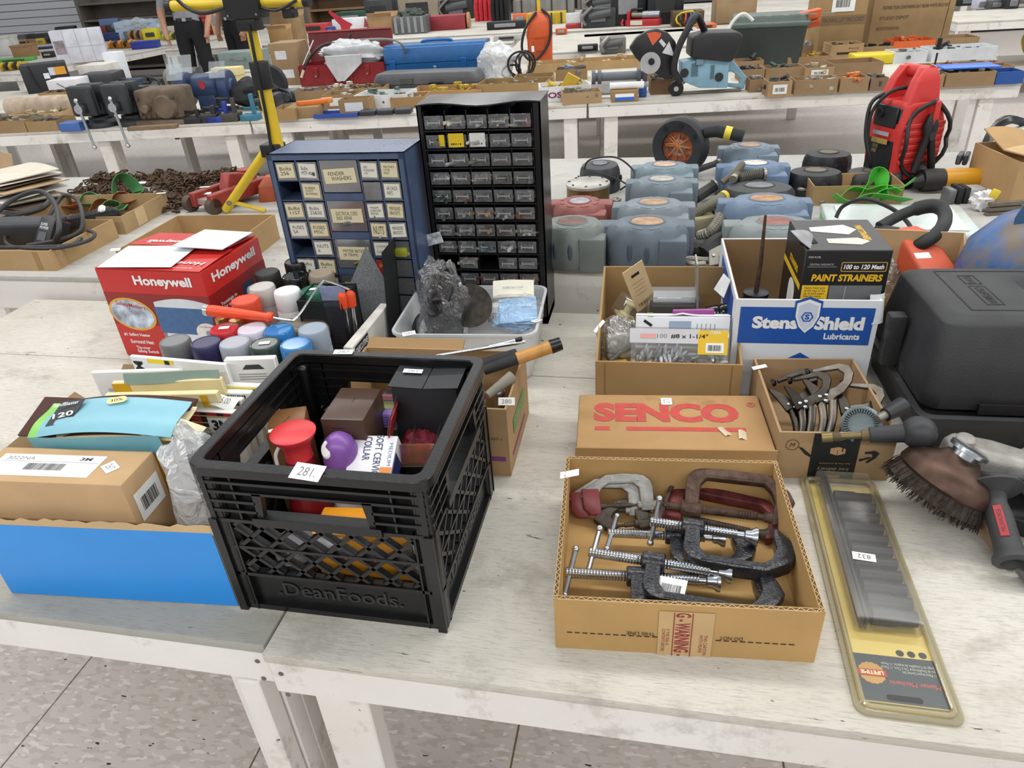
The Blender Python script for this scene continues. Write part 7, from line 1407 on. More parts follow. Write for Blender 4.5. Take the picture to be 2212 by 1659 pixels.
for k in range(6): part(T, 'cable_loop', tube([(.10 * math.cos(a) * (1 - .1 * k), .03 * k - .08, .09 * math.sin(a) + .05) for a in [2 * PI * i / 16 for i in range(16)]], .008, 6, True), BLK(), (0, 0, 0), (0, 20 * k, 30 * k))
c = at(1168, 132, 0)
T = thing('sprayer_tank', 'orange plastic garden sprayer with a black hose', 'sprayer', c, 6); OT = m('#c4511f', .45, var=.08)
part(T, 'tank', bevel(loft([jr(-.10, .10, -.11, .11, 0, .03), jr(-.105, .105, -.115, .115, .20, .03), jr(-.11, .11, -.12, .12, .22, .03), jr(-.10, .10, -.105, .105, .34, .03), jr(-.06, .06, -.06, .06, .42, .03)]), .003, 1), OT); part(T, 'pump_rod', tube([(0, 0, .40), (-.01, 0, .75)], .016, 10), m('#d9b822', .4)); part(T, 'hose', heavy_tube([(-.02, -.08, .42), (-.12, -.13, .3), (-.16, -.14, .12), (-.06, -.14, .02), (.08, -.13, .15), (.11, -.10, .35), (.03, -.06, .44)], .012), BLK()); patch(T, 'white_sticker', .03, .05, WHT(), (-.06, -.112, .12), FR, .001); patch(T, 'label_panel', .10, .10, m('#b4481b', .5), (0, -.112, .15), FR, .002)
# front trays of the toolbox table
tray('small plain carton beside the light stand mast', 592, 640, 262, 236, .2, '#97784d', None)
T, w, h = crate('carton', 'closed carton with an orange hand tool resting on it', 'box', 618, 690, 258, 232, .2, CB('#8f7350')); cc = T.location + Vector((.04, .1, h))
T = thing('orange_cutter', 'orange folded hand cutter on the cartons', 'hand tool', cc, 15); part(T, 'body', bevel(prism([(-.11, 0), (-.08, -.03), (.10, -.01), (.12, .03), (.06, .04), (-.02, .01)], .03), .006, 2), m('#e0752a', .45)); part(T, 'grip', bevel(box(.06, .14, .0, .04, 0, .035), .006, 2), m('#e8904a', .45))
tray('long flat blue parts tray at the table edge', 678, 772, 257, 246, .14, '!#2c4a98', None, slope=-.04)
for k in range(3):
    T, w, h = crate('bit_case', ['black drill bit case beside the blue tray', 'black drill bit case between two others', 'black drill bit case against the drawer cabinet'][k], 'case', 776 + 38 * k, 811 + 38 * k, 252 - 2 * k, 240 - 2 * k, .10, m('#2b2d33', .5), .008)
tray('open carton with purple wrappers near the red toolbox', 640, 720, 222, 196, .25, '#8d7250', '#8a7d86', 'paper wrappers')
tray('tall carton with a white and blue box in it', 700, 772, 236, 205, .22, '#927550', '#b7b6b4', 'boxed parts', white=1)
tray('carton with a torn white label', 735, 800, 248, 215, .15, '#93764f', None, white=1)
T, w, h = tray('shallow white carton of green and blue fittings', 768, 880, 236, 205, .25, '!#dcdee0', '#5f7a6c', 'green and blue fittings', slope=-.03)
tray('brown carton of hinges left of the black drawer cabinet', 845, 920, 236, 210, .2, '#97744a', '#8f8a7e', 'hinges')
tray('long carton with yellow tags behind the black drawer cabinet', 880, 1040, 212, 196, .3, '#a07c4e', '#b9a23c', 'yellow-tagged fittings', slope=-.03)
tray('wide carton under the clear plastic bag', 1030, 1180, 206, 180, .28, '#96774c', '#8f8b80', 'packing scraps', slope=-.03)
# ---- right table
tray('long narrow carton of paper-wrapped parts', 1140, 1388, 160, 134, .3, '#a38459', '#c9b08a', 'paper-wrapped parts', slope=-.06)
tray('carton sloping down beside the white M box', 1110, 1195, 196, 168, .25, '#92744c', None)
T, w, h = tray('white carton printed in purple lettering', 1168, 1275, 222, 186, .22, '!#dedfe2', '#c9b04a', 'bright packaging', slope=-.07); text(T, 'MASO', m('#7a2f5c', .6), w * .6, h * .4, (-w * .05, -.002, h * .45), (90, 180, 0), bold=.03)
T = thing('yellow_pack', 'blue and yellow triangular pack sticking out of the white carton', 'pack', T.location + Vector((.0, .08, .06)), 10, None, 12, 30); part(T, 'pack', box(-.045, .045, 0, .02, 0, .10), m('#c9a83a', .5)); part(T, 'blue_side', box(.046, .058, 0, .022, 0, .10), m('#3f66a8', .5))
tray('small plain carton at the joint of two tables', 1216, 1300, 228, 200, .16, '#a0835e', '#8a8070', 'metal clips', slope=-.07)
T, w, h = crate('roll_box', 'white corrugated box with rolled edge behind the small cartons', 'box', 1276, 1380, 205, 165, .16, m('#d9dadc', .6, var=.04), .012, -.04)
T = thing('dumbbell_roller', 'grey plastic roller lying on the white corrugated box', 'roller', at(1335, 170, .13) + Vector((0, .12, 0)), 6); part(T, 'core', tube([(-.17, 0, 0), (.17, 0, 0)], .028, 12), m('#6d737b', .5))
for x in (-.17, -.13, .13, .17): part(T, 'flange', tube([(x - .012, 0, 0), (x + .012, 0, 0)], .045, 18), m('#5f666e', .5))
T, w, h = crate('carton', 'small closed carton with a blue and white label', 'box', 1320, 1378, 222, 196, .14, CB('#94754b')); cc = T.location + Vector((-.08, .06, h + .022)); patch(T, 'blue_label', w * .7, h * .3, m('#2f66c8', .5), (0, -.003, h * .3), FR, .001); patch(T, 'white_strip', w * .7, h * .3, WHT(), (0, -.003, h * .6), FR, .001)
T = thing('tube_box', 'white tube lying on the labelled small carton', 'tube', cc, 5); part(T, 'tube', tube([(-.02, 0, 0), (.2, 0, 0)], .022, 12), WHT()); part(T, 'cap', tube([(.2, 0, 0), (.23, 0, 0)], .014, 10), m('#8f9194', .5))
T, w, h = crate('blue_bottle', 'small blue container beside the labelled carton', 'container', 1380, 1397, 211, 186, .07, m('#2a5aa0', .4), .01)
T, w, h = tray('low brown carton under the saw blade guard', 1405, 1460, 205, 172, .2, '#7a5c42', '#6b6560', 'bolts')
# cut-off saw
c = at(1500, 206, 0); s = wall(1500, 60, c.y).z - c.z
T = thing('cutoff_saw', 'pale blue petrol cut-off saw with a black blade guard', 'cut-off saw', c, 7)
SB = m('#83a9bd', .45, var=.08); SK = m('#232326', .5, var=.15)
k_ = (at(1600, 206, 0) - at(1500, 206, 0)).length / 100      # metres per pixel here
def sp_(px, py): return ((px - 1500) * k_, -(py - 206) * k_ * 1.04)
part(T, 'engine', bevel(prism([sp_(*p) for p in ((1468, 138), (1570, 130), (1572, 195), (1510, 192), (1470, 176))], .16).r('X', 90).t(0, .16, 0), .008, 2), SB)
part(T, 'rear_handle', bevel(prism([sp_(*p) for p in ((1575, 138), (1588, 148), (1616, 178), (1612, 202), (1568, 194), (1568, 188), (1602, 192), (1604, 180), (1580, 164), (1568, 164))], .05).r('X', 90).t(0, .11, 0), .005, 1), SB)
part(T, 'air_filter_cover', bevel(prism([sp_(*p) for p in ((1486, 90), (1520, 84), (1585, 86), (1594, 95), (1588, 112), (1575, 143), (1550, 140), (1484, 130))], .24).r('X', 90).t(0, .20, 0), .018, 3), SK)
part(T, 'blade_guard', bevel(prism([sp_(*p) for p in ((1440, 173), (1390, 146), (1366, 124), (1353, 105), (1368, 86), (1390, 75), (1412, 72), (1435, 80), (1452, 98), (1457, 115), (1450, 135), (1458, 150))], .06).r('X', 90).t(0, .05, 0), .01, 2), m('#1a1b1d', .4, var=.1))
part(T, 'blade_flange', cyl(.065, .012, 28).r('X', 90), m('#b4b6b8', .4, .4), (*[sp_(1399, 136)[0]], -.012, sp_(1399, 136)[1])); part(T, 'arbor_nut', cyl(.02, .014, 12).r('X', 90), BLK(), (sp_(1401, 133)[0], -.022, sp_(1401, 133)[1]))
def dec(pts, mt, nm): part(T, nm, prism([sp_(*p) for p in pts], .003).r('X', 90), mt, (0, -.0105, 0))
dec(((1389, 79), (1405, 77), (1420, 80), (1420, 86), (1403, 103)), m('#d9603a', .5), 'orange_decal'); dec(((1424, 118), (1438, 97), (1451, 126)), m('#d6d9dc', .5), 'white_decal'); dec(((1416, 96), (1421, 91), (1432, 102), (1427, 108)), m('#cfd2d6', .5), 'white_decal')
part(T, 'front_handle', tube(spline([(sp_(1466, 176)[0], -.02, sp_(1466, 176)[1]), (sp_(1450, 150)[0], -.05, sp_(1450, 150)[1]), (sp_(1456, 110)[0], -.06, sp_(1456, 110)[1]), (sp_(1478, 68)[0], -.05, sp_(1478, 68)[1]), (sp_(1492, 52)[0], .0, sp_(1492, 52)[1]), (sp_(1505, 64)[0], .06, sp_(1505, 64)[1]), (sp_(1518, 84)[0], .1, sp_(1518, 84)[1])], 7), .022, 10), SK)
part(T, 'wheel', cyl(.048, .03, 18).r('X', 90), BLK(), (sp_(1459, 203)[0], .03, .046)); part(T, 'wheel_hub', cyl(.016, .034, 12).r('X', 90), m('#a9abad', .4), (sp_(1459, 203)[0], .032, .046)); part(T, 'wheel_arm', tube([(sp_(1459, 200)[0], .02, .05), (sp_(1478, 176)[0], .04, sp_(1478, 176)[1])], .02, 8), m('#a8a499', .5))
[part(T, 'cooling_fin', box(sp_(x, 0)[0], sp_(x + 1.4, 0)[0], -.006, 0, sp_(0, y0)[1], sp_(0, y1)[1]), m('#55707d', .5)) for x, y0, y1 in [(1490 + 3 * q, 168, 142) for q in range(5)] + [(1532 + 3 * q, 175, 148) for q in range(3)]]; [part(T, 'port', cyl(.027, .006, 18).r('X', 90), m('#232629', .5), (sp_(*q)[0], 0, sp_(*q)[1])) for q in ((1475, 160), (1551, 172))]; part(T, 'muffler', bevel(box(sp_(1498, 0)[0], sp_(1515, 0)[0], -.02, .05, sp_(0, 146)[1], sp_(0, 133)[1]), .004, 1), m('#6f8a96', .5)); part(T, 'skid', tube([(sp_(1470, 0)[0], .04, .012), (sp_(1605, 0)[0], .05, .012)], .01, 8), m('#6d6a62', .6))
# green tote
c, rz, w, h = base(1572, 1738, 148, 36, 0, -.03); c.y += .05
T = thing('storage_tote', 'dark green plastic storage tote with a ribbed lid', 'tote', c, rz); GT = m('#343c39', .5, var=.08)
part(T, 'bin', bevel(loft([[(x * k, y * k + .2, z) for x, y in rrect(w, .42, .04, 4)] for k, z in ((.90, 0), (.98, h * .78), (1.0, h * .80))]), .004, 1), GT); part(T, 'lid', bevel(loft([[(x * k, y * k + .2, z) for x, y in rrect(w, .42, .04, 4)] for k, z in ((1.04, h * .78), (1.05, h * .86), (.99, h * .88), (.97, h * .98), (.94, h))]), .004, 1), m('#56625c', .5, var=.08)); part(T, 'lid_rib', total([box(-w * .4 + .12 * q, -w * .4 + .08 + .12 * q, -.0, .02, h * .985, h * 1.01) for q in range(6)]), m('#7b857f', .5))
T = thing('cable_coil', 'white and yellow cable coil beside the green tote', 'cables', at(1562, 118, .12), 0); part(T, 'white_cable', heavy_tube([(0, 0, -.1), (.0, 0, .05), (.04, .02, .2), (.12, .04, .27), (.20, .05, .22)], .012), m('#d9d9d4', .5)); part(T, 'yellow_cable', heavy_tube([(-.02, -.02, -.12), (-.03, -.02, .0), (.02, 0, .1)], .016), m('#d6c24a', .5)); part(T, 'coil', rbox(.08, .06, .2, .02, 2, .02, 0, -.12), m('#9fa3a8', .5))
T = thing('steel_beam', 'orange steel beam part lying behind the tote', 'frame', at(1655, 60, .26), 8); part(T, 'beam', bevel(prism([(-.0, 0), (.38, .06), (.38, .12), (.02, .06)], .1).r('X', 90), .006, 1), m('#cc5a22', .45)); part(T, 'beam', bevel(prism([(.12, -.04), (.38, .0), (.38, .05), (.12, .0)], .1).r('X', 90), .006, 1), m('#b84a1a', .45))
T, w, h = crate('carton', 'tall brown carton with a white shipping label', 'box', 1762, 1858, 118, -40, .5, CB('#96784f'), .006, -.05); q = patch(T, 'shipping_label', w * .5, h * .42, WHT(), (-w * .04, -.002, h * .80), FR, .001); bars(q, 'barcode', -w * .17, w * .14, -h * .15, -h * .05, 20, INK(), (0, 0, .0014)); part(T, 'tape_band', box(-w / 2 - .001, w / 2 + .001, -.003, 0, h * .42, h * .54), m('#7d6546', .5)); text(T, 'PACKING LIST ENCLOSED', m('#55483a', .7), w * .9, h * .06, (0, -.004, h * .48), FR)
T, w, h = crate('carton', 'very large brown carton with faded black printing', 'box', 1872, 2046, 100, -50, .55, CB('#8f734f'), .006, -.05)
for k, (s_, ww) in enumerate((('POSITION', .22), ('FORM CM202B070P', .4), ('DISTRIBUTION CONTAINING BAT IBEAM WHITE BIGCOAT', .8), ('STUDIO DEPOT', .36), ('BEIZHONGHAI', .28))): text(T, s_, m('#5f5038', .7), w * ww, h * .05, (-w / 2 + w * .06 + w * .02 * (5 - k), -.002, h * (.88 - .155 * k)), FR, al='l', bold=.02)
solo('hook_cord', 'black hook on a thin cord against the largest carton', 'hook', total([tube([(0, 0, 0), (.01, 0, .30)], .002, 5), tube([(0, 0, 0), (0, 0, -.07)], .015, 8), tube([(0, 0, -.09), (0, 0, -.16)], .006, 6)]), BLK(), at(2026, 80, .22) + Vector((0, -.06, 0)))
# carton grid at the right
tray('white-labelled small carton at the table edge', 1657, 1708, 211, 176, .16, '#9a7d57', '#55524e', 'black fittings', white=2)
tray('plain wide carton of rings at the table edge', 1714, 1807, 205, 172, .16, '#8e7150', '#a8a49a', 'steel rings', slope=-.045)
tray('small square carton with an orange packet', 1812, 1874, 200, 168, .16, '#927453', '#d07a3a', 'orange packets')
tray('narrow dark carton beside the jump starter', 1878, 1915, 197, 168, .16, '#7d634a', '#6b675f', 'washers')
tray('small carton with a white printed face', 1985, 2036, 191, 162, .16, '#9a7d57', '#c9c9c4', 'white packets', white=2)
tray('long plain carton at the table edge', 2040, 2146, 189, 156, .16, '#8e7150', '#77706a', 'dark fittings', slope=-.045)
tray('blue plastic bin at the end of the table', 2148, 2208, 183, 155, .16, '!#1f4f98', None, slope=-.045)
tray('carton with a dark green edge in the second row', 1652, 1735, 172, 146, .18, '#8f7252', '#2f5048', 'green cases')
tray('carton with a barcode flap in the second row', 1738, 1800, 170, 146, .18, '#9a7d57', '#b3a888', 'paper scraps', white=2)
tray('deep empty carton in the second row', 1795, 1905, 166, 136, .25, '#8d7050', None)
tray('long carton under the blue lid', 2010, 2190, 160, 146, .3, '#8f7252', '#8d6a5c', 'reddish parts', slope=-.045)
crate('blue_lid', 'bright blue shallow lid lying on the long carton', 'tray', 2040, 2165, 152, 145, .18, m('#2f6fd0', .35), .004, -.045, .09)  # a loose lid laid on the long carton
tray('small carton of brown parts in the third row', 1660, 1720, 140, 114, .2, '#9a7d57', '#6b5a4c', 'brown parts')
tray('carton with orange and yellow packs in the third row', 1700, 1795, 142, 122, .25, '#927453', '#d6b04a', 'yellow packs')
T, w, h = tray('printed brown carton with black lettering and a strip', 1792, 1862, 128, 96, .25, '#a3835a', '#4a4a48', 'dark parts'); part(T, 'black_strip', box(-w * .3, w * .3, -.003, 0, h * .3, h * .45), INK()); text(T, 'FACE', m('#4a3c2a', .7), w * .3, h * .12, (w * .2, -.003, h * .7), FR)
crate('yellow_bin', 'yellow plastic scoop bin among the cartons', 'bin', 1845, 1942, 142, 118, .2, m('#d9c21f', .45, var=.05), .012)
tray('carton holding a black coiled cable', 1862, 1928, 118, 100, .22, '#8f7250', '#1c1c1e', 'coiled black cable')
tray('orange-lined open carton behind the white ones', 1928, 2018, 112, 88, .25, '!#d0602a', '#c85a2a', 'orange tools')
tray('empty brown carton at the far corner of the table', 2020, 2112, 106, 82, .25, '#8f7250', None)
tray('white carton with a gear in the middle row', 1928, 2000, 138, 112, .22, '!#d3d6da', '#6d6a62', 'gears')
T, w, h = tray('long white-faced carton with rows of black tools', 2010, 2150, 134, 104, .25, '!#d3d6da', '#2a2c2e', 'black tool bits')
tray('small brown carton right behind the saw handle', 1618, 1652, 200, 172, .15, '#8a6d4c', '#8f8a80', 'grey clips')
tray('carton of dark plastic bits behind the saw handle', 1596, 1650, 176, 150, .18, '#8d7050', '#3a3835', 'dark plastic bits')
tray('carton with a round black part in front of the green tote', 1588, 1648, 156, 132, .18, '#947650', '#2b2a29', 'round black parts')
tray('wide carton of clear bags in front of the tall carton', 1722, 1790, 116, 98, .2, '#8f7252', '#b9bcc0', 'clear bags')
tray('low carton of brackets between the saw and the long narrow carton', 1395, 1450, 176, 152, .2, '#8a6844', '#5a5650', 'brackets')
tray('carton of grey pipe fittings behind the roller', 1200, 1268, 176, 150, .2, '#93744c', '#7d8288', 'pipe fittings')
tray('shallow carton of cable ties behind the orange cutter', 690, 760, 212, 192, .22, '#8f7250', '#c9c4b8', 'cable ties')
tray('shallow carton of brushes next to the red toolbox', 760, 830, 208, 190, .2, '#93764f', '#6d5a44', 'brushes')
for k, (x0, x1, yb, yt, lab, col) in enumerate(((288, 330, 212, 188, 'dark cast motor behind the second vise', '#34353a'), (318, 362, 196, 170, 'black chop saw base behind the gearbox', '#26272a'), (398, 430, 216, 190, 'grey motor end between gearbox and bench grinder', '#4a4d52'), (505, 548, 212, 186, 'black drill press head beside the duffel bag', '#202124'), (560, 600, 240, 205, 'silver and black motor behind the light stand', '#3a3c40'), (602, 640, 222, 196, 'grey steel pulley unit next to the cartons', '#5f666d'), (255, 300, 190, 172, 'dark blue power pack near the clear shields', '#2b3550'), (420, 470, 186, 166, 'black angle unit behind the bench grinder', '#232427'))):
    T, w, h = crate('machine_part', lab, 'machine part', x0, x1, yb, yt, .16, m(col, .5, .3, var=.2), .015)
    part(T, 'shaft_housing', tube([(-w * .45, -.03, h * .6), (w * .45, -.04, h * .7)], h * .28, 14), m(col, .45, .4, var=.25)); part(T, 'end_disc', cyl(h * .36, .03, 18).r('X', 90), m('#6d7075', .4, .6), (w * .2, -.05, h * .55)); part(T, 'cable', heavy_tube([(-w * .3, 0, h), (-w * .1, -.06, h * 1.25), (w * .3, -.05, h * .9), (w * .5, -.08, .03)], .012), BLK())
# ================================================================ far tables, people, back of the hall
def ftable(label, x0, x1, y0, y1, rz=0): return table(label, -(x1 - x0) / 2, (x1 - x0) / 2, 0, y1 - y0, TZ, (-(x1 - x0) / 2 + .1, (x1 - x0) / 2 - .1), rz, ((x0 + x1) / 2, y0), group='white tables farther back', far=True)
ftable('far white table with the green mat and yellow clamps', -14, -7.95, 8.3, 9.62)
ftable('far white table with the blue and yellow boxes', -14, -7.75, 9.66, 11.2)
ftable('far white table behind the standing man', -14, -7.6, 11.6, 13.2)
ftable('far white table with cardboard boxes behind the red toolbox', -4.9, -1.75, 7.6, 8.8, 4)
ftable('far white table with the steel plate and red hoist', -1.66, 1.4, 8.0, 10.0, 4)
for lb, x0, x1, y0, y1 in (('deep white table with the crates and engines', -7.4, -1.9, 10.5, 11.85), ('deep white table in front of the dark bins', -1.7, 2.6, 10.3, 11.7), ('white table before the last row with the chests', -7.4, -1.9, 11.9, 13.2), ('white table before the last row under the dark bins', -1.7, 2.9, 11.75, 13.2)): ftable(lb, x0, x1, y0, y1)
ftable('last white table along the back at the left', -15, -8.2, 13.25, 14.4)
ftable('last white table along the back in the middle', -8.1, -1.5, 13.25, 14.4)
ftable('last white table along the back at the right', -1.4, 4.5, 13.25, 14.4)
rt = ftable('far white table at the right with black appliances', 2.95, 6.0, 9.05, 10.3, 2)
ftable('far white table with engines in front of the dark bins', -4.95, -1.80, 9.0, 10.2, 4)
FL_ = -.06
def fb(name, label, cat, px0, px1, pyb, pyt, d, col, z=0.0, slope=FL_, r=.5, bev=.01, group=None, metal=0):
    return crate(name, label, cat, px0, px1, pyb, pyt, d, m(col, r, metal, var=.12, scale=6), bev, slope, z, group)
# left far
T, w, h = fb('white_cabinet_box', 'large flat white carton with panel lines and a printed picture', 'box', 128, 236, 140, 62, .25, '#dfe0ea', 0, -.10, .45, .006)
for k in range(1, 4): part(T, 'panel_line', box(-w / 2 + w * .25 * k - .004, -w / 2 + w * .25 * k + .004, -.003, 0, 0, h), m('#b9bbc6', .6))
part(T, 'panel_line', box(-w * .25, w / 2, -.003, 0, h * .48, h * .5), m('#c3c5cf', .6)); patch(T, 'picture', w * .2, h * .4, m('#9c8f96', .5, var=.3, scale=9), (-w * .37, -.003, h * .5), FR, .002)
for k, a in enumerate([('green_mat', 'bright green rolled mat on the far table', 'mat', -10, 70, 137, 127, .2, '#4fae48'), ('clamp_pile', 'heap of yellow and black clamps at the table edge', 'clamps', 5, 52, 154, 138, .2, '#c9a21f'), ('carton', 'far white carton of paper beside a brown one', 'box', -10, 28, 122, 80, .4, '#dcdad6'), ('carton', 'far brown carton with hand holes', 'box', 30, 68, 127, 98, .35, '#9c7a52'), ('tool_case', 'dark grey plastic case on the far table', 'case', 0, 58, 92, 68, .3, '#5f6266'), ('power_supply', 'black amplifier box against the white slat wall', 'appliance', 5, 55, 48, 24, .4, '#1f2224'), ('rucksack', 'dark slumped rucksack against the slat wall', 'bag', 55, 105, 55, 30, .4, '#2b2b2d'), ('leaf_blower', 'black and yellow backpack blower by the slat wall', 'blower', 110, 152, 40, 4, .35, '#1d1e20'), ('carton', 'small brown carton under the yellow tape reel', 'box', 62, 98, 92, 78, .2, '#a38560'), ('tape_reel', 'yellow cable reel on the small carton', 'reel', 74, 92, 80, 66, .1, '#e0c02c'), ('tool_pouch', 'dark blue tray with a black handle by the white carton', 'tray', 75, 112, 108, 102, .25, '#2c3568'), ('drill_case', 'black drill lying in a white box', 'drill', 92, 116, 126, 112, .2, '#2a1f20'), ('kraft_piece', 'scrap of cardboard against the black boxes', 'cardboard', 25, 48, 62, 48, .1, '#b98f60'), ('red_can', 'red and white paint cans by the wall', 'can', 105, 148, 52, 38, .2, '#a8322f'), ('bucket_box', 'navy plastic box on the far blue table', 'box', 222, 260, 90, 72, .3, '#24346b'), ('orange_box', 'orange flat box behind the navy one', 'box', 232, 268, 72, 56, .3, '#c9641f'), ('grey_box', 'grey appliance on the far blue table', 'appliance', 268, 318, 78, 58, .3, '#77797c'), ('wood_set', 'tan wooden rack of tools on the far table', 'rack', 280, 312, 88, 70, .2, '#b5895a'), ('yellow_bucket', 'yellow plastic bin on the far table', 'bin', 312, 344, 90, 62, .25, '#e0d322'), ('cream_bin', 'pale grey bin beside the yellow one', 'bin', 344, 382, 86, 58, .3, '#b9b7ab'), ('saw_case', 'yellow and black saw on the far table', 'saw', 352, 390, 88, 74, .2, '#b5b32f'), ('blue_open_box', 'blue and orange display box at the table end', 'box', 285, 340, 108, 90, .25, '#2b3c9c'), ('orange_tool_set', 'orange handled tool set beside the display box', 'tools', 235, 290, 106, 90, .25, '#d08a2c'), ('tarp_pile', 'heap of clear and blue plastic sheeting', 'plastic', 245, 335, 55, 12, .5, '#b9cde4'), ('blue_cabinet', 'grey-blue steel cabinet in the distance', 'cabinet', 206, 248, 26, -20, .4, '#5f78a4'), ('green_sack', 'green leaf blower tube hanging by the wall', 'blower', 180, 204, 44, 12, .2, '#2f5a34'), ('bow_saw', 'dark red bow saw by the wall', 'saw', 194, 220, 40, 8, .1, '#7a1f26'), ('green_broom', 'green broom head on the far table', 'broom', 338, 374, 52, 36, .15, '#2f9a4a'), ('red_crate', 'stack of red plastic crates behind the man', 'crate', 432, 470, 75, 28, .4, '#b3202a'), ('pine_boards', 'pale pine boards standing upright', 'boards', 462, 480, 76, 15, .1, '#cdb389')]):
    nm, lab, cat, a0, a1, b0, b1, d, col = a
    z = .0
    T, w, h = fb(nm, lab, cat, a0, a1, b0, b1, d, col, z, -.08)
    if nm in ('clamp_pile', 'orange_tool_set', 'wood_set', 'saw_case'):
        for q in range(5): part(T, 'piece', tube(spline([(-w * .4 + w * .2 * q, -.03, h * .3), (-w * .4 + w * .2 * q, -.06, h * .8), (-w * .3 + w * .2 * q, -.02, h * 1.2)], 3), .02, 6), m('#2a2a2b' if q % 2 else col, .5))
    elif nm == 'red_crate':
        for q in range(4): part(T, 'crate_rim', box(-w / 2 - .02, w / 2 + .02, -.03, d + .02, h * .22 * (q + 1), h * .22 * (q + 1) + .04), m('#c9303a', .5))
    elif nm == 'tarp_pile': part(T, 'sheeting', blob(w * 1.1, .5, h * 1.1, 6, .5, 24, 14, 3), MILKY(), (0, .2, 0))
    elif nm == 'leaf_blower': part(T, 'yellow_panel', bevel(box(-w * .05, w * .4, -.05, 0, h * .1, h * .8), .02, 2), m('#d9ae1c', .5))
    elif cat in ('box', 'case'): part(T, 'top_edge', box(-w / 2 - .006, w / 2 + .006, -.006, d + .006, h - .02, h + .004), m(col, .55, var=.1))
    else: part(T, 'detail', bevel(box(-w * .3, w * .3, -.02, 0, h * .35, h * .7), .008, 1), m('#8d8f92' if k % 2 else '#3a3b3d', .5))
# people standing far back
def person(label, px, Y, sc, shirt, turn, arm):
    x = wall(px, 100, Y).x
    T = thing('person', label, 'person', Vector((x, Y, 0)), turn)
    V = []; E_ = []; Rr = []
    def v(p, r): V.append(tuple(c * sc for c in p)); Rr.append(r * sc); return len(V) - 1
    pel = v((0, 0, .98), .145); be = v((0, .0, 1.12), .135); ch = v((0, -.01, 1.34), .155); nk = v((0, 0, 1.50), .06); E_ += [(pel, be), (be, ch), (ch, nk)]
    hd = v((0, -.02, 1.58), .07); h2 = v((0, -.025, 1.66), .088); h3 = v((0, -.02, 1.74), .075); E_ += [(nk, hd), (hd, h2), (h2, h3)]
    for s in (-1, 1):
        hp = v((s * .09, 0, .93), .115); kn = v((s * .11, -.02 - .02 * s, .50), .075); an = v((s * .12, .03, .09), .055); to = v((s * .135, -.13, .04), .04); E_ += [(pel, hp), (hp, kn), (kn, an), (an, to)]
        sh = v((s * .19, 0, 1.40), .065); el = v((s * (.25 + arm * .04), .02, 1.14), .046); wr = v((s * .24, -.08 - .06 * arm, .94), .032); pa = v((s * .235, -.10 - .06 * arm, .88), .034); E_ += [(ch, sh), (sh, el), (el, wr), (wr, pa)]
        for q in range(4):
            f1 = v((s * (.225 + .0), -.13 - .06 * arm + .02 * q, .83 - .006 * (1.5 - abs(q - 1.5))), .011); f2 = v((s * .215, -.13 - .06 * arm + .02 * q, .79), .010); E_ += [(pa, f1), (f1, f2)]
        th = v((s * .205, -.14 - .06 * arm, .86), .012); E_ += [(pa, th)]
    me = bpy.data.meshes.new('body'); me.from_pydata(V, E_, []); ob = bpy.data.objects.new('body', me); COL.objects.link(ob)
    md = ob.modifiers.new('skin', 'SKIN'); 
    for i, r_ in enumerate(Rr): me.skin_vertices[0].data[i].radius = (r_, r_ * (.8 if i < 3 else 1))
    me.skin_vertices[0].data[0].use_root = True
    ob.modifiers.new('sub', 'SUBSURF').levels = 2
    dg = bpy.context.evaluated_depsgraph_get(); g = bpy.data.meshes.new_from_object(ob.evaluated_get(dg)); bpy.data.objects.remove(ob)
    sk = m('#b98a70', .6, var=.05); tr = m('#15161b', .85, var=.1); st = m(shirt, .85, var=.06); hr = m('#3a2c22', .8); so = m('#22201f', .7)
    for q in (tr, st, sk, hr, so): g.materials.append(q)
    g.materials.clear()
    for q in (tr, st, sk, hr, so): g.materials.append(q)
    for f in g.polygons:
        c = f.center / sc; a = abs(c.x)
        f.material_index = 4 if c.z < .075 else 2 if (a > .19 and c.z < 1.18) else 0 if c.z < 1.04 else 1 if c.z < 1.47 else 3 if (c.z > 1.70 or (c.z > 1.62 and c.y > .0)) else 2
        f.use_smooth = True
    part(T, 'body', g, None)
    part(T, 'belt', lathe([(.150 * sc, 1.03 * sc), (.152 * sc, 1.065 * sc)], 20).s(1, .8, 1), m('#2c2420', .5))
    part(T, 'buckle', box(-.025, .025, -.128 * sc, -.12 * sc, 1.03 * sc, 1.065 * sc), CHROME())
    for s in (-1, 1): part(T, 'eye', ball(.011 * sc, 8), m('#2a2422', .4), (s * .032 * sc, -.102 * sc, 1.67 * sc)); part(T, 'ear', ball(.02 * sc, 8).s(.5, .8, 1.3), sk, (s * .088 * sc, -.015 * sc, 1.66 * sc))
    part(T, 'nose', ball(.014 * sc, 8).s(.8, 1.2, 1.5), sk, (0, -.112 * sc, 1.645 * sc)); part(T, 'mouth', box(-.022, .022, -.101 * sc, -.096 * sc, 1.603 * sc, 1.609 * sc), m('#8a4a44', .5))
    return T
person('person in black trousers and a grey shirt standing by the far tables', 420, 9.6, 1.14, '#8f9298', 15, 1)
person('person in black trousers and a dark shirt partly hidden by the light stand', 518, 10.15, 1.10, '#4a4d55', -20, 0)
solo('white_pole', 'thin white pole leaning beside the standing person', 'pole', tube([(0, 0, 0), (-.25, .3, 1.9)], .02, 8), WHT(), wall(442, 100, 9.3).xy.to_3d() + Vector((.55, .5, 0)))
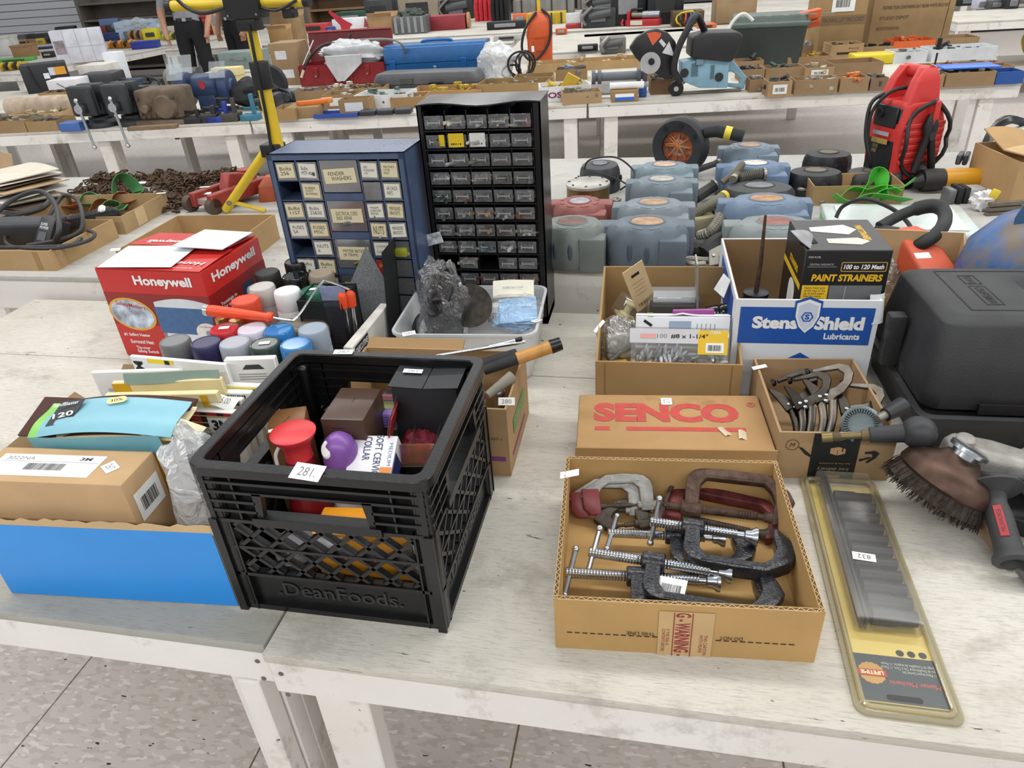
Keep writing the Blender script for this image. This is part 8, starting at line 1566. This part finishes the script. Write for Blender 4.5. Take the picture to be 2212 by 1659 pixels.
# middle far
rows = [('carton', 'open brown carton with flaps behind the labelled one', 'box', 592, 645, 92, 36, .4, '#9c8058'), ('carton', 'small brown carton with a bent flap', 'box', 585, 625, 100, 62, .2, '#a88455'), ('red_stool', 'red topped stool seat among the cartons', 'stool', 650, 708, 72, 52, .3, '#c23a3f'), ('blue_can', 'dark blue drum beside the white ketchup-red printed box', 'drum', 706, 724, 82, 58, .2, '#2b3a86'), ('white_box', 'white carton printed with a red house shape', 'box', 722, 796, 80, 40, .35, '#dcdce0'), ('carton', 'brown carton with a red mark beside the white one', 'box', 798, 850, 76, 36, .4, '#a5835a'), ('milk_crate', 'grey plastic crate of cables', 'crate', 852, 922, 76, 36, .4, '#5f6266'), ('hose_spool', 'wooden spool wound with red hose', 'spool', 922, 1005, 68, 34, .35, '#8e2a33'), ('tool_chest', 'dark grey chest with white lettering in the distance', 'chest', 790, 850, 40, -15, .4, '#3c4042'), ('green_chest', 'dark green chest half hidden by the white carton', 'chest', 725, 792, 48, 14, .4, '#1f4a3a'), ('orange_vest', 'orange folded vest on the green chest', 'vest', 722, 758, 16, -12, .2, '#d9481f'), ('generator', 'black generator with a grey panel in the distance', 'generator', 952, 1022, 30, -15, .4, '#26282a'), ('display_board', 'beige display board standing in the distance', 'panel', 862, 948, 34, -25, .1, '#9b8e7c'), ('safety_vests', 'red and pink safety vests hanging in the distance', 'vest', 1028, 1066, 46, -15, .3, '#d2343f'), ('black_jacket', 'black jacket hanging next to the red vests', 'jacket', 1064, 1100, 48, -15, .3, '#17181b'), ('black_cylinder', 'black tube with chrome buttons lying on the table', 'cylinder', 1052, 1135, 66, 46, .2, '#17181a'), ('hand_saw', 'grey hand saw with an orange handle', 'saw', 1066, 1125, 90, 76, .08, '#b9b7b2'), ('traffic_cone', 'orange plastic hood beside the yellow frame', 'hood', 1108, 1140, 50, 30, .2, '#e0662e'), ('yellow_stand', 'yellow saw stand in the distance', 'stand', 1138, 1222, 55, 28, .4, '#c9a91c'), ('wire_rack', 'grey wire rack standing in the distance', 'rack', 1110, 1240, 28, -10, .2, '#8c8a86'), ('work_lamp', 'white-faced work lamp on a red foot', 'lamp', 1222, 1256, 62, 28, .1, '#c7cccd'), ('engine', 'dark small engine with a pipe', 'engine', 1258, 1330, 62, 18, .3, '#3a3c3e'), ('grinder_stand', 'black exhaust unit behind the engine', 'engine', 1264, 1345, 30, -5, .3, '#2a2b2d'), ('trash_bin', 'black tall bin behind the red hoist', 'bin', 1320, 1395, 58, -30, .5, '#14161c'), ('trash_bin', 'black tall bin behind the coloured cables', 'bin', 1398, 1475, 55, -30, .5, '#14161c'), ('cable_heap', 'heap of yellow and red cables in the distance', 'cables', 1452, 1520, 58, 24, .3, '#5a4a2a'), ('carton', 'beige carton standing behind the tote', 'box', 1545, 1632, 52, -25, .4, '#a58a66'), ('steel_plate', 'dark steel plate with a white tag on the far table', 'plate', 1262, 1500, 80, 74, .3, '#4a4643'), ('casting', 'grey cast pump body behind the paper-wrapped parts', 'pump', 1298, 1352, 118, 82, .25, '#6a6862'), ('spray_nozzle', 'black spray nozzle behind the long carton', 'nozzle', 1248, 1292, 112, 96, .08, '#1f2022'), ('orange_gloves', 'orange gloves at the edge of the far table', 'gloves', 1508, 1548, 62, 52, .2, '#d9692e'), ('socket_rail', 'orange and grey tool by the sprayer', 'tool', 1200, 1225, 76, 62, .1, '#cc5c22')]  # the black piece behind the long carton is a spray nozzle
for k, (nm, lab, cat, a0, a1, b0, b1, d, col) in enumerate(rows):
    T, w, h = fb(nm, lab, cat, a0, a1, b0, b1, d, col)
    if nm == 'white_box': part(T, 'red_house', prism([(-.14, 0), (.0, 0), (.0, .12), (.05, .16), (-.06, .22), (-.26, .36), (-.30, .34), (-.14, .15)], .003), m('#b5283c', .5), (-.0, -.002, .0), FR); part(T, 'red_tree', prism([(.2, .06), (.27, .06), (.235, .2)], .003), m('#a8324a', .5), (.02, -.002, .05), FR)
    elif nm == 'hose_spool':
        for x in (-w / 2 - .02, w / 2 + .02): part(T, 'flange', cyl(h * .62, .03, 20).r('Y', 90), m('#b08d62', .7), (x, d / 2, h / 2))
        part(T, 'red_hose', tube([(-w / 2, d / 2, h * .5), (w / 2, d / 2, h * .5)], h * .55, 18), m('#a8303a', .5))
    elif nm == 'milk_crate':
        for x in range(5): part(T, 'slat', box(-w / 2 + w * .2 * x + .02, -w / 2 + w * .2 * x + .06, -.012, 0, .02, h), m('#8d8f92', .5))
        part(T, 'cable_heap', blob(w * .8, d * .7, .15, 4, .5), m('#3f4a44', .6, var=.4), (0, d / 2, h - .06))
    elif cat == 'box':
        part(T, 'flap', box(-w / 2, w / 2, 0, .008, 0, h * .25), m(col, .8, var=.1), (0, 0, h), (35, 0, 0)); part(T, 'flap', box(-w / 2, w / 2, 0, .008, 0, h * .25), m(col, .8, var=.1), (0, d, h), (-35, 0, 0))
    elif nm == 'cable_heap':
        for q in range(7): part(T, 'cable', tube([(w * .4 * math.cos(a) * (1 - .08 * q), -.05 + .03 * math.sin(3 * a + q), h * .5 + h * .5 * math.sin(a)) for a in [2 * PI * i / 14 for i in range(14)]], .012, 5, True), m(['#d6b92c', '#2a2b2d', '#b5482a', '#2f4aa0', '#c9a23c', '#1d1e20', '#8d8f92'][q], .5), (0, 0, 0), (0, 0, 20 * q))
    elif nm in ('engine', 'grinder_stand', 'generator', 'casting'):
        part(T, 'cylinder', tube([(-w * .3, -.02, h * .6), (w * .35, -.04, h * .75)], h * .2, 12), m('#55585a', .5, .3)); part(T, 'panel', bevel(box(-w * .25, w * .2, -.03, 0, h * .3, h * .65), .006, 1), m('#6d7075', .5)); part(T, 'pipe', heavy_tube([(-w * .4, -.02, h * .2), (-w * .5, -.06, h * .6), (-w * .2, -.03, h * 1.1)], .02), m('#8a8884', .4, .5))
    elif nm in ('wire_rack', 'yellow_stand'):
        for x in range(8): part(T, 'bar', box(-w / 2 + w * x / 8, -w / 2 + w * x / 8 + .02, -.02, 0, 0, h), m('#2b2c2e' if x % 2 else col, .5))
    elif nm == 'work_lamp': part(T, 'lens', box(-w * .42, w * .42, -.006, 0, h * .35, h * .95), m('#dfe3e2', .3)); part(T, 'red_foot', bevel(box(-w * .5, w * .5, -.06, .1, 0, h * .3), .01, 1), m('#a8262b', .5))
    elif nm in ('safety_vests', 'black_jacket', 'orange_vest'):
        for q in range(4): part(T, 'fold', tube([(-w * .4 + w * .25 * q, -.03, 0), (-w * .42 + w * .27 * q, -.05, h * .5), (-w * .35 + w * .22 * q, -.02, h)], w * .12, 8), m(col, .8, var=.2))
    else: part(T, 'detail', bevel(box(-w * .3, w * .25, -.02, 0, h * .3, h * .75), .006, 1), m('#8d8f92' if k % 2 else '#2b2c2e', .5))
# red hoist
c, rz, w, h = base(1342, 1428, 58, 24, 0, -.03)
T = thing('electric_hoist', 'red electric hoist with a chrome motor on the steel plate', 'hoist', c, rz); HR = m('#b3242c', .4, var=.08)
part(T, 'frame', bevel(box(-w * .4, w * .45, 0, .18, 0, h * .45), .01, 2), HR); part(T, 'end_plate', bevel(box(-w * .36, -w * .30, -.01, .19, 0, h), .006, 1), HR); part(T, 'motor', tube([(0, .09, h * .7), (w * .42, .09, h * .7)], h * .28, 18), m('#a9aeb2', .25, .8)); part(T, 'drum', tube([(-w * .28, .09, h * .7), (0, .09, h * .7)], h * .2, 16), m('#8a8578', .4, .6)); part(T, 'top_handle', heavy_tube([(-w * .3, .09, h), (-w * .25, .09, h * 1.1), (0, .09, h * 1.1)], .014), BLK()); patch(T, 'rating_plate', w * .3, h * .3, m('#cfd3c4', .5), (-w * .12, -.002, h * .24), FR, .001); part(T, 'hook', heavy_tube([(-w * .45, 0, h * .5), (-w * .48, -.02, h * .2), (-w * .44, -.02, 0.02)], .014), HR)
# right far
for a in (('microwave', 'black appliance on the right far table', 'appliance', 2068, 2112, 14, -12, .3, '#232427'), ('white_pack', 'white and lilac packet box on the right far table', 'box', 2108, 2132, 20, -4, .15, '#cfcfe0'), ('kettle_base', 'grey metal gadget on the right far table', 'gadget', 2134, 2170, 20, 0, .2, '#55585c'), ('coffee_maker', 'dark round appliance on the right far table', 'appliance', 2172, 2200, 20, -8, .2, '#2a2b2e')):
    T, w, h = fb(*a[:8], a[8]); part(T, 'detail', bevel(box(-w * .3, w * .3, -.02, 0, h * .2, h * .7), .006, 1), m('#77797e', .4))
part(rt, 'lower_shelf', box(-1.4, 1.4, .05, 1.2, .24, .26), APR)
T = thing('compressor_tank', 'yellow air compressor tank on the shelf of the right table', 'tank', Vector((4.4, 9.6, 0)), 2); YT = m('#d9b81c', .4, var=.06)
part(T, 'tank', tube([(-.55, 0, .5), (-.5, 0, .5), (-.42, 0, .5), (.42, 0, .5), (.5, 0, .5), (.55, 0, .5)], [.05, .14, .19, .19, .14, .05], 20), YT)
for x in (-.3, .3): part(T, 'foot', bevel(box(-.03, .03, -.12, .12, .262, .34), .006, 1), YT, (x, 0, 0))
# white slat wall and things along the back
sl_ = wall(70, 40, 17.5)
T = thing('slat_wall', 'white slotted display wall at the back of the hall', 'wall panel', Vector((-14.1, 16.25, 0)), 0)
for k in range(16): part(T, 'slat', box(-1.8, 5.4, 0, .05, .1 + .15 * k, .235 + .15 * k), m('#e3e4e8', .5, var=.02))
part(T, 'backing', box(-1.8, 5.4, .05, .08, .1, 2.5), m('#9a9ca0', .7))
for k, (x, y, wd, hh, col, lab) in enumerate(((-11.5, 15.4, 2.2, 1.6, '#7d756c', 'grey-brown shelving unit along the back wall'), (-8.6, 15.4, 2.0, 1.7, '#b3ada6', 'pale cupboard along the back wall'), (-6.0, 15.3, 2.4, 1.5, '#8d7358', 'stack of brown pallets along the back wall'), (-3.0, 15.3, 2.6, 1.6, '#77706a', 'dull grey rack along the back wall'), (.2, 15.3, 2.4, 1.7, '#4a4a50', 'dark rack along the back wall'), (3.2, 15.3, 2.2, 1.5, '#a39a8e', 'beige shelving along the back wall'), (6.3, 15.3, 2.2, 1.6, '#b9b4ab', 'pale shelving along the back wall'))):
    T = thing('shelving_unit', lab, 'shelf', Vector((x, y, 0)), 4)
    for q in range(5): part(T, 'shelf', box(-wd / 2, wd / 2, 0, .5, .05 + hh / 5 * q, .09 + hh / 5 * q), m(col, .7, var=.1))
    part(T, 'back_panel', box(-wd / 2, wd / 2, .5, .52, 0.02, hh), m(col, .8, var=.15, scale=3))
    for sx in (-1, 1): part(T, 'post', box(sx * wd / 2 - .03, sx * wd / 2 + .03, -.02, .53, 0, hh), m(col, .7))
